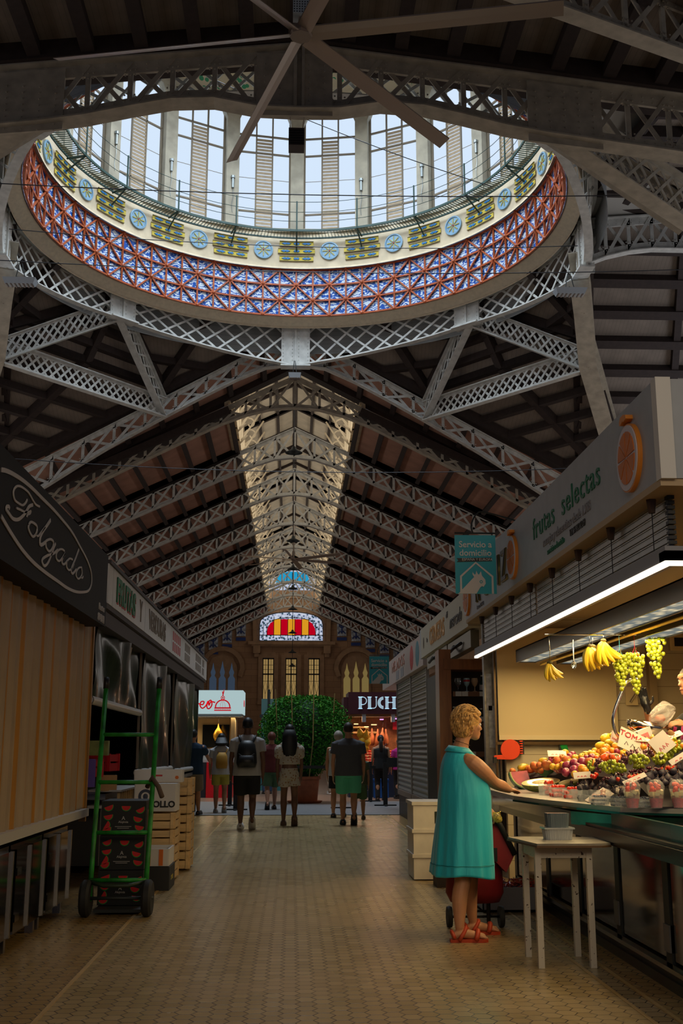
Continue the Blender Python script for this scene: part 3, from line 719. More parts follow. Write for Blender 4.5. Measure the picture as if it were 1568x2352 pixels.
for i in range(7):
    x0, x1 = edges[i], edges[i + 1]; zz = 12.42
    if i == 0: poly = [(x0, 11.0), (x1, 11.0), (x1, 12.25), (x0 + 0.3, 12.05), (x0 + 0.05, 11.6)]
    elif i == 6: poly = [(x0, 11.0), (x1, 11.0), (x1 - 0.05, 11.6), (x1 - 0.3, 12.05), (x0, 12.25)]
    else: poly = [(x0, 11.0), (x1, 11.0), (x1, 12.4), ((x0 + x1) / 2, 12.42), (x0, 12.4)]
    pm = MB(); pm.prism(poly, (0, -0.07, 0), (1, 0, 0), (0, 0, 1), 0.04); pm.build('glass_pane', yelg if i % 2 else redg, w1)
for x in edges: ld.box((x, -0.11, 11.5 + (0.2 if abs(x) < 2 else 0)), (0.05, 0.04, 1.9 if abs(x) < 2 else 1.2))
for z in (11.0,): ld.box((0, -0.11, z), (5.5, 0.04, 0.06))
for x in (-2.45, 2.45): ld.box((x, -0.11, 11.4), (0.05, 0.04, 1.6))
ld.ribbon([(x, z) for x, z in arcpoly(0, 2.78, 10.5, 13.05, 11.9)] + [(-2.78, 10.5)], 0.07, (0, -0.1, 0), (1, 0, 0), (0, 0, 1), 0.04)
ld.ribbon([(x, z) for x, z in arcpoly(0, 2.2, 11.0, 12.55, 11.6)][2:], 0.05, (0, -0.1, 0), (1, 0, 0), (0, 0, 1), 0.04)
ld.build('leading', lead, w1)
w2 = bpy.data.objects.new('window_22', None); COL.objects.link(w2); w2['kind'] = 'structure'; w2.location = (-0.1, YW, 0)
m = MB(); m.prism(arcpoly(0, 2.1, 15.0, 16.95, 15.9), (0, -0.02, 0), (1, 0, 0), (0, 0, 1), 0.06); m.build('ornate_border', orn, w2)
m = MB(); m.prism(arcpoly(0, 1.45, 15.65, 16.65, 16.0), (0, -0.08, 0), (1, 0, 0), (0, 0, 1), 0.04); m.build('blue_glass', EM('cyan_glass', (0.02, 0.42, 0.75), 0.75), w2)
m = MB()
for x in (-0.95, -0.48, 0, 0.48, 0.95): m.box((x, -0.12, 16.1), (0.05, 0.03, 0.9))
m.build('leading', lead, w2)
# narrow leaded windows and arched triple windows
amber = EM('warm_lit_glass', (0.65, 0.42, 0.15), 0.42); blueg = EM('dusk_glass', (0.06, 0.09, 0.14), 0.5); amb2 = EM('dim_warm_glass', (0.5, 0.36, 0.12), 0.33)
for k, x in enumerate((-2.12, -0.13, 1.86)):
    r_ = bpy.data.objects.new('window_%d' % (23 + k), None); COL.objects.link(r_); r_['kind'] = 'structure'; r_.location = (x, YW - 0.03, 0)
    g = MB(); g.prism([(-0.5, 5.25), (0.5, 5.25), (0.5, 8.0), (0.42, 9.0), (-0.42, 9.0), (-0.5, 8.0)], (0, 0, 0), (1, 0, 0), (0, 0, 1), 0.04); g.build('glass', amber, r_)
    fr_ = MB()
    for xx in (-0.47, 0, 0.47): fr_.box((xx, -0.05, 7.1), (0.1, 0.06, 3.8))
    for z in (5.3, 7.6, 8.95): fr_.box((0, -0.05, z), (1.0, 0.06, 0.12))
    for xx in (-0.24, 0.24):
        fr_.ribbon([(xx, 5.3), (xx, 5.9), (xx - 0.15, 6.5), (xx, 7.1), (xx + 0.15, 6.5), (xx, 5.9)], 0.035, (0, -0.06, 0), (1, 0, 0), (0, 0, 1), 0.02); fr_.box((xx, -0.05, 7.4), (0.035, 0.03, 0.6)); fr_.box((xx, -0.05, 8.3), (0.035, 0.03, 1.2))
    for z in (7.0, 8.0, 8.4): fr_.box((0, -0.05, z), (0.95, 0.03, 0.035))
    fr_.build('frame', lead, r_)
for k, (cx, gmat) in enumerate(((-6.1, blueg), (5.55, amb2))):
    r_ = bpy.data.objects.new('window_%d' % (26 + k), None); COL.objects.link(r_); r_['kind'] = 'structure'; r_.location = (cx, YW - 0.03, 0)
    m = MB(); m.prism([(-1.3, 5), (1.3, 5), (1.3, 8.2), (0.9, 9.0), (0, 9.35), (-0.9, 9.0), (-1.3, 8.2)], (0, 0, 0), (1, 0, 0), (0, 0, 1), 0.06); m.build('tracery', stone, r_)
    for i, x in enumerate((-0.8, 0, 0.8)):
        h = 8.5 if i == 1 else 8.35
        g = MB(); g.prism([(x - 0.3, 5), (x + 0.3, 5), (x + 0.3, 7.2), (x + 0.14, 7.45), (x + 0.22, 7.75), (x + 0.1, h - 0.3), (x, h + 0.25), (x - 0.1, h - 0.3), (x - 0.22, 7.75), (x - 0.14, 7.45), (x - 0.3, 7.2)], (0, -0.05, 0), (1, 0, 0), (0, 0, 1), 0.04); g.build('glass', gmat, r_)
# ceramic shields climbing with the gable
sh = P('blue_white_ceramic', (0.50, 0.54, 0.68), 0.3, var=0.7, scale=5); shb = P('ceramic_blue', (0.03, 0.06, 0.24), 0.3)
sp0 = [(-10.6, 10.0), (-9.35, 10.35), (-8.1, 11.0), (-6.95, 11.6), (-5.75, 12.2), (-4.55, 12.8), (4.3, 12.85), (5.55, 12.4), (6.8, 11.85), (8.05, 11.35), (9.25, 10.75), (10.8, 10.4)]
for i, (x, z) in enumerate(sp0):
    z -= 1.15
    r_ = thing('ceramic_shield', 'blue and white ceramic shield on the gable wall, %s of the stained window' % (['sixth left', 'fifth left', 'fourth left', 'third left', 'second left', 'nearest left', 'nearest right', 'second right', 'third right', 'fourth right', 'fifth right', 'sixth right'][i]), 'wall ornament', (x, YW - 0.02, z), 0, 'ceramic shields on the gable wall')
    g = MB(); g.prism([(-0.4, -0.75), (0.4, -0.75), (0.42, 0.3), (0.3, 0.6), (0, 0.8), (-0.3, 0.6), (-0.42, 0.3)], (0, 0, 0), (1, 0, 0), (0, 0, 1), 0.12); g.build('panel', sh, r_)
    g = MB(); g.ball((0, -0.07, 0.3), 0.17, (1, .3, 1), 8, 6)
    g.ribbon([(-0.25, 0.5), (-0.2, 0.1), (0, -0.05), (0.2, 0.1), (0.25, 0.5)], 0.09, (0, -0.07, 0), (1, 0, 0), (0, 0, 1), 0.04); g.ribbon([(-0.3, -0.55), (-0.12, -0.3), (0, -0.5), (0.12, -0.3), (0.3, -0.55)], 0.1, (0, -0.07, 0), (1, 0, 0), (0, 0, 1), 0.04)
    g.box((0, -0.07, -0.05), (0.1, 0.05, 0.9)); g.build('blue_emblem', shb, r_)
    g = MB(); g.box((0, 0, -1.0), (0.85, 0.1, 0.28)); g.build('name_plate', shb, r_)
# lettering strokes and fruit positions, metres
FOL = {'ell': (0.03, [(6.18, 2.92), (6.28, 2.94), (6.43, 2.96), (6.66, 2.98), (6.93, 2.99), (7.23, 2.99), (7.56, 2.99), (7.89, 2.98), (8.25, 2.96), (8.59, 2.91), (8.89, 2.86), (9.09, 2.8), (9.16, 2.74), (9.14, 2.68), (9.03, 2.62), (8.83, 2.58), (8.53, 2.54), (8.19, 2.52), (7.83, 2.52), (7.44, 2.52), (7.09, 2.53), (6.77, 2.56), (6.48, 2.61), (6.25, 2.66)]), 'F1': (0.018, [(7.17, 2.92), (7.06, 2.91), (6.97, 2.92), (6.86, 2.94), (6.75, 2.94), (6.63, 2.93), (6.55, 2.91), (6.5, 2.88), (6.49, 2.85), (6.53, 2.82), (6.62, 2.82), (6.72, 2.83), (6.79, 2.86), (6.83, 2.89)]), 'F2': (0.028, [(6.98, 2.89), (6.89, 2.86), (6.82, 2.81), (6.73, 2.76), (6.63, 2.72), (6.51, 2.7), (6.42, 2.71), (6.36, 2.72), (6.36, 2.74), (6.4, 2.75), (6.42, 2.74)]), 'F3': (0.018, [(6.57, 2.78), (6.67, 2.79), (6.78, 2.8), (6.88, 2.82), (6.94, 2.84), (6.92, 2.82), (6.86, 2.8), (6.85, 2.78)]), 'o': (0.016, [(6.91, 2.74), (6.95, 2.77), (7.03, 2.78), (7.11, 2.78), (7.14, 2.76), (7.11, 2.72), (7.03, 2.69), (6.95, 2.7), (6.91, 2.72), (6.91, 2.74)]), 'o2': (0.012, [(7.11, 2.72), (7.17, 2.72), (7.25, 2.76), (7.36, 2.82)]), 'l': (0.024, [(7.51, 2.9), (7.41, 2.84), (7.29, 2.77), (7.24, 2.72), (7.25, 2.68), (7.31, 2.69), (7.39, 2.72)]), 'g': (0.016, [(7.39, 2.72), (7.43, 2.74), (7.54, 2.77), (7.63, 2.77), (7.64, 2.74), (7.58, 2.7), (7.51, 2.68), (7.43, 2.69), (7.41, 2.72)]), 'g2': (0.018, [(7.71, 2.77), (7.66, 2.73), (7.61, 2.68), (7.51, 2.6), (7.41, 2.56), (7.34, 2.57), (7.35, 2.6), (7.5, 2.65), (7.66, 2.69), (7.79, 2.74)]), 'a': (0.014, [(8.02, 2.77), (7.94, 2.77), (7.84, 2.75), (7.76, 2.71), (7.77, 2.67), (7.86, 2.67), (7.96, 2.71), (8.05, 2.76)]), 'a2': (0.016, [(8.05, 2.76), (7.96, 2.7), (7.97, 2.67), (8.05, 2.68), (8.14, 2.72)]), 'd': (0.014, [(8.33, 2.76), (8.22, 2.75), (8.13, 2.71), (8.13, 2.67), (8.21, 2.66), (8.32, 2.69), (8.39, 2.74)]), 'd2': (0.018, [(8.55, 2.88), (8.44, 2.79), (8.32, 2.7), (8.31, 2.66), (8.37, 2.66), (8.49, 2.71)]), 'o3': (0.013, [(8.69, 2.76), (8.59, 2.74), (8.51, 2.7), (8.5, 2.66), (8.58, 2.65), (8.68, 2.68), (8.73, 2.72), (8.69, 2.76)]), 'o4': (0.012, [(8.68, 2.68), (8.74, 2.68), (8.78, 2.7)])}
FRUIT = [('mango', 2.208, 10.579, 1.168, 0.0483), ('mango', 2.313, 10.202, 1.236, 0.0323), ('mango', 2.42, 8.93, 1.305, 0.0283), ('mango', 2.418, 9.086, 1.304, 0.0249), ('yellow_melon', 2.609, 9.125, 1.429, 0.0472), ('yellow_melon', 2.643, 9.005, 1.451, 0.034), ('yellow_melon', 2.52, 9.01, 1.37, 0.034), ('yellow_melon', 2.55, 8.833, 1.39, 0.035), ('peach', 2.235, 10.216, 1.185, 0.0373), ('peach', 2.245, 10.042, 1.192, 0.0294), ('peach', 2.254, 9.798, 1.198, 0.0447), ('peach', 2.317, 9.665, 1.238, 0.0383), ('peach', 2.322, 9.341, 1.242, 0.0387), ('peach', 2.384, 10.062, 1.282, 0.0306), ('peach', 2.145, 10.793, 1.127, 0.0276), ('peach', 2.327, 8.638, 1.245, 0.0305), ('peach', 2.36, 9.647, 1.266, 0.0264), ('apricot', 2.241, 9.52, 1.189, 0.0261), ('apricot', 2.241, 9.359, 1.189, 0.0228), ('apricot', 2.274, 9.307, 1.21, 0.0238), ('apricot', 2.357, 9.193, 1.265, 0.0291), ('apricot', 2.371, 9.015, 1.274, 0.0302), ('apricot', 2.393, 8.933, 1.288, 0.0272), ('apricot', 2.405, 8.838, 1.295, 0.0323), ('apricot', 2.314, 9.197, 1.236, 0.0224), ('apricot', 2.179, 8.538, 1.149, 0.026), ('apricot', 2.388, 8.629, 1.285, 0.021), ('plum', 2.258, 9.07, 1.201, 0.0398), ('plum', 2.29, 8.958, 1.221, 0.0393), ('plum', 2.312, 8.797, 1.235, 0.0364), ('plum', 2.219, 8.709, 1.175, 0.0345), ('plum', 2.191, 8.857, 1.156, 0.0324), ('plum', 2.367, 8.706, 1.271, 0.0307), ('plum', 2.396, 9.425, 1.29, 0.0275), ('plum', 2.371, 9.418, 1.274, 0.0287), ('plum', 2.406, 8.401, 1.296, 0.023), ('plum', 2.444, 8.287, 1.321, 0.0212), ('plum', 2.376, 8.405, 1.277, 0.0154), ('plum', 2.263, 8.756, 1.204, 0.0267), ('plum', 2.355, 8.816, 1.263, 0.0268), ('orange', 2.413, 9.765, 1.301, 0.0327), ('orange', 2.312, 8.473, 1.235, 0.032), ('orange', 2.239, 8.529, 1.188, 0.0338), ('orange', 2.221, 8.397, 1.176, 0.0281), ('orange', 2.483, 8.697, 1.346, 0.0307), ('orange', 2.498, 8.493, 1.356, 0.031), ('orange', 2.437, 8.597, 1.317, 0.0314), ('orange', 2.45, 8.428, 1.325, 0.0231), ('orange', 2.492, 7.569, 1.352, 0.024), ('orange', 2.492, 7.805, 1.352, 0.0219), ('orange', 2.608, 7.543, 1.384, 0.023), ('tomato', 2.359, 8.331, 1.266, 0.0482), ('tomato', 2.39, 8.212, 1.286, 0.03), ('tomato', 2.364, 8.042, 1.269, 0.0451), ('tomato', 2.359, 8.545, 1.266, 0.026), ('apple', 2.6, 8.647, 1.422, 0.0379), ('apple', 2.597, 8.396, 1.42, 0.0378), ('apple', 2.528, 8.416, 1.376, 0.0282), ('apple', 2.54, 8.347, 1.383, 0.0254), ('pear', 2.548, 7.862, 1.389, 0.0287), ('pear', 2.593, 7.894, 1.418, 0.024), ('pear', 2.547, 7.687, 1.388, 0.0271), ('kiwi', 2.619, 7.566, 1.435, 0.0332), ('kiwi', 2.521, 7.545, 1.371, 0.0184), ('kiwi', 2.554, 7.492, 1.393, 0.0228), ('fig', 2.154, 7.428, 1.132, 0.028), ('fig', 2.159, 7.227, 1.132, 0.0242), ('fig', 2.182, 7.255, 1.154, 0.0199), ('fig', 2.35, 7.265, 1.162, 0.0345), ('fig', 2.282, 7.247, 1.147, 0.0243), ('fig', 2.39, 7.234, 1.138, 0.0229), ('fig', 2.43, 7.244, 1.146, 0.0212), ('fig', 2.327, 7.233, 1.136, 0.0255), ('fig', 2.471, 7.254, 1.153, 0.0292), ('fig', 2.525, 7.249, 1.149, 0.0309), ('fig', 2.53, 7.305, 1.194, 0.0276), ('fig', 2.449, 7.297, 1.187, 0.0258), ('fig', 2.583, 7.338, 1.22, 0.0259), ('fig', 2.485, 7.224, 1.129, 0.0264), ('fig', 2.437, 7.222, 1.128, 0.022), ('fig', 2.562, 7.274, 1.169, 0.0275), ('fig', 2.389, 7.3, 1.19, 0.0244), ('fig', 2.255, 7.23, 1.134, 0.0211), ('fig', 2.314, 7.275, 1.17, 0.0213), ('fig', 2.541, 7.224, 1.129, 0.0242), ('fig', 2.476, 7.3, 1.19, 0.0178), ('fig', 2.222, 7.223, 1.128, 0.0198), ('fig', 2.182, 7.372, 1.151, 0.018), ('cherry', 2.156, 7.665, 1.134, 0.0103), ('cherry', 2.174, 7.687, 1.145, 0.0103), ('cherry', 2.17, 7.65, 1.143, 0.0102), ('cherry', 2.168, 7.606, 1.142, 0.0102), ('cherry', 2.168, 7.58, 1.142, 0.0102), ('cherry', 2.162, 7.541, 1.138, 0.0101), ('cherry', 2.176, 7.548, 1.147, 0.0101), ('cherry', 2.182, 7.549, 1.151, 0.0101), ('cherry', 2.177, 7.517, 1.148, 0.0101), ('cherry', 2.183, 7.488, 1.151, 0.01), ('cherry', 2.206, 7.528, 1.167, 0.0101), ('cherry', 2.189, 7.448, 1.155, 0.01), ('cherry', 2.221, 7.53, 1.176, 0.0101), ('cherry', 2.212, 7.46, 1.171, 0.01), ('cherry', 2.213, 7.437, 1.171, 0.01), ('cherry', 2.212, 7.408, 1.17, 0.0099), ('cherry', 2.212, 7.359, 1.17, 0.0099), ('cherry', 2.195, 7.27, 1.166, 0.0097), ('cherry', 2.2, 7.275, 1.17, 0.0097), ('cherry', 2.22, 7.286, 1.179, 0.0098), ('cherry', 2.221, 7.279, 1.173, 0.0098), ('cherry', 2.237, 7.306, 1.195, 0.0098), ('cherry', 2.251, 7.308, 1.196, 0.0098), ('cherry', 2.253, 7.308, 1.197, 0.0098), ('cherry', 2.253, 7.286, 1.179, 0.0098), ('cherry', 2.268, 7.315, 1.202, 0.0098), ('cherry', 2.267, 7.292, 1.183, 0.0098), ('cherry', 2.276, 7.291, 1.183, 0.0098), ('cherry', 2.282, 7.305, 1.194, 0.0098), ('cherry', 2.291, 7.313, 1.201, 0.0098), ('cherry', 2.306, 7.329, 1.213, 0.0098), ('cherry', 2.305, 7.301, 1.19, 0.0098), ('cherry', 2.319, 7.317, 1.204, 0.0098), ('cherry', 2.325, 7.313, 1.201, 0.0098), ('cherry', 2.329, 7.303, 1.192, 0.0098), ('cherry', 2.338, 7.31, 1.198, 0.0098), ('cherry', 2.34, 7.302, 1.192, 0.0098), ('cherry', 2.363, 7.334, 1.218, 0.0098), ('cherry', 2.37, 7.335, 1.218, 0.0098), ('cherry', 2.379, 7.334, 1.217, 0.0098), ('cherry', 2.378, 7.314, 1.201, 0.0098), ('cherry', 2.385, 7.312, 1.2, 0.0098), ('cherry', 2.389, 7.316, 1.203, 0.0098), ('cherry', 2.408, 7.327, 1.212, 0.0098), ('cherry', 2.416, 7.332, 1.215, 0.0098), ('cherry', 2.422, 7.326, 1.211, 0.0098), ('cherry', 2.429, 7.322, 1.208, 0.0098), ('cherry', 2.438, 7.326, 1.21, 0.0098), ('cherry', 2.446, 7.326, 1.211, 0.0098), ('cherry', 2.459, 7.34, 1.222, 0.0098), ('cherry', 2.472, 7.347, 1.228, 0.0098), ('cherry', 2.483, 7.345, 1.226, 0.0098), ('cherry', 2.494, 7.351, 1.231, 0.0098), ('cherry', 2.507, 7.349, 1.229, 0.0098), ('cherry', 2.509, 7.348, 1.229, 0.0098), ('cherry', 2.52, 7.34, 1.222, 0.0098), ('cherry', 2.528, 7.343, 1.225, 0.0098), ('cherry', 2.552, 7.362, 1.239, 0.0099), ('cherry', 2.55, 7.348, 1.229, 0.0098), ('cherry', 2.568, 7.363, 1.24, 0.0099), ('cherry', 2.573, 7.349, 1.229, 0.0098), ('cherry', 2.58, 7.35, 1.23, 0.0098), ('strawberry', 2.209, 7.261, 1.159, 0.0133), ('strawberry', 2.219, 7.266, 1.162, 0.0133), ('strawberry', 2.224, 7.259, 1.157, 0.0133), ('strawberry', 2.23, 7.265, 1.162, 0.0133), ('strawberry', 2.234, 7.262, 1.159, 0.0133), ('strawberry', 2.252, 7.271, 1.167, 0.0133), ('strawberry', 2.259, 7.26, 1.158, 0.0133), ('strawberry', 2.272, 7.268, 1.164, 0.0133), ('strawberry', 2.278, 7.276, 1.171, 0.0133), ('strawberry', 2.286, 7.274, 1.169, 0.0133), ('strawberry', 2.298, 7.276, 1.171, 0.0133), ('strawberry', 2.301, 7.275, 1.17, 0.0133), ('strawberry', 2.455, 7.324, 1.209, 0.0143), ('strawberry', 2.459, 7.317, 1.204, 0.0143), ('strawberry', 2.47, 7.317, 1.204, 0.0143), ('strawberry', 2.492, 7.337, 1.22, 0.0143), ('strawberry', 2.501, 7.339, 1.221, 0.0143), ('strawberry', 2.505, 7.332, 1.216, 0.0143), ('strawberry', 2.52, 7.331, 1.214, 0.0143), ('strawberry', 2.533, 7.345, 1.226, 0.0143), ('strawberry', 2.543, 7.332, 1.216, 0.0143), ('cherry_tomato', 2.176, 8.026, 1.147, 0.0156), ('cherry_tomato', 2.196, 7.991, 1.16, 0.0156), ('cherry_tomato', 2.172, 7.959, 1.144, 0.0155), ('cherry_tomato', 2.169, 7.361, 1.143, 0.0143)]
HEAP = [('green', 2.225, 8.213, 1.199, 0.069, 0.069), ('green', 2.228, 7.736, 1.201, 0.157, 0.092), ('green', 2.219, 7.46, 1.195, 0.071, 0.062), ('green', 2.305, 7.342, 1.244, 0.149, 0.096), ('green', 2.458, 7.363, 1.26, 0.105, 0.079), ('green', 2.536, 7.426, 1.311, 0.115, 0.133), ('green', 2.597, 7.469, 1.345, 0.107, 0.098), ('dark', 2.23, 8.037, 1.202, 0.067, 0.086), ('dark', 2.295, 7.641, 1.244, 0.073, 0.064), ('dark', 2.358, 7.605, 1.286, 0.1, 0.05), ('dark', 2.392, 7.4, 1.29, 0.08, 0.044), ('card', 2.331, 9.72, 1.268, 0.174, 0.052), ('card', 2.549, 8.682, 1.41, 0.062, 0.052), ('card', 2.429, 7.884, 1.331, 0.179, 0.104), ('card', 2.477, 7.458, 1.337, 0.098, 0.089), ('box', 2.564, 7.994, 1.419, 0.115, 0.076), ('card', 2.122, 8.15, 1.132, 0.112, 0.044), ('card', 2.559, 7.363, 1.26, 0.114, 0.035), ('card', 2.626, 7.54, 1.402, 0.081, 0.036), ('card', 2.492, 7.822, 1.372, 0.084, 0.019), ('card', 2.215, 7.201, 1.131, 0.095, 0.017)]
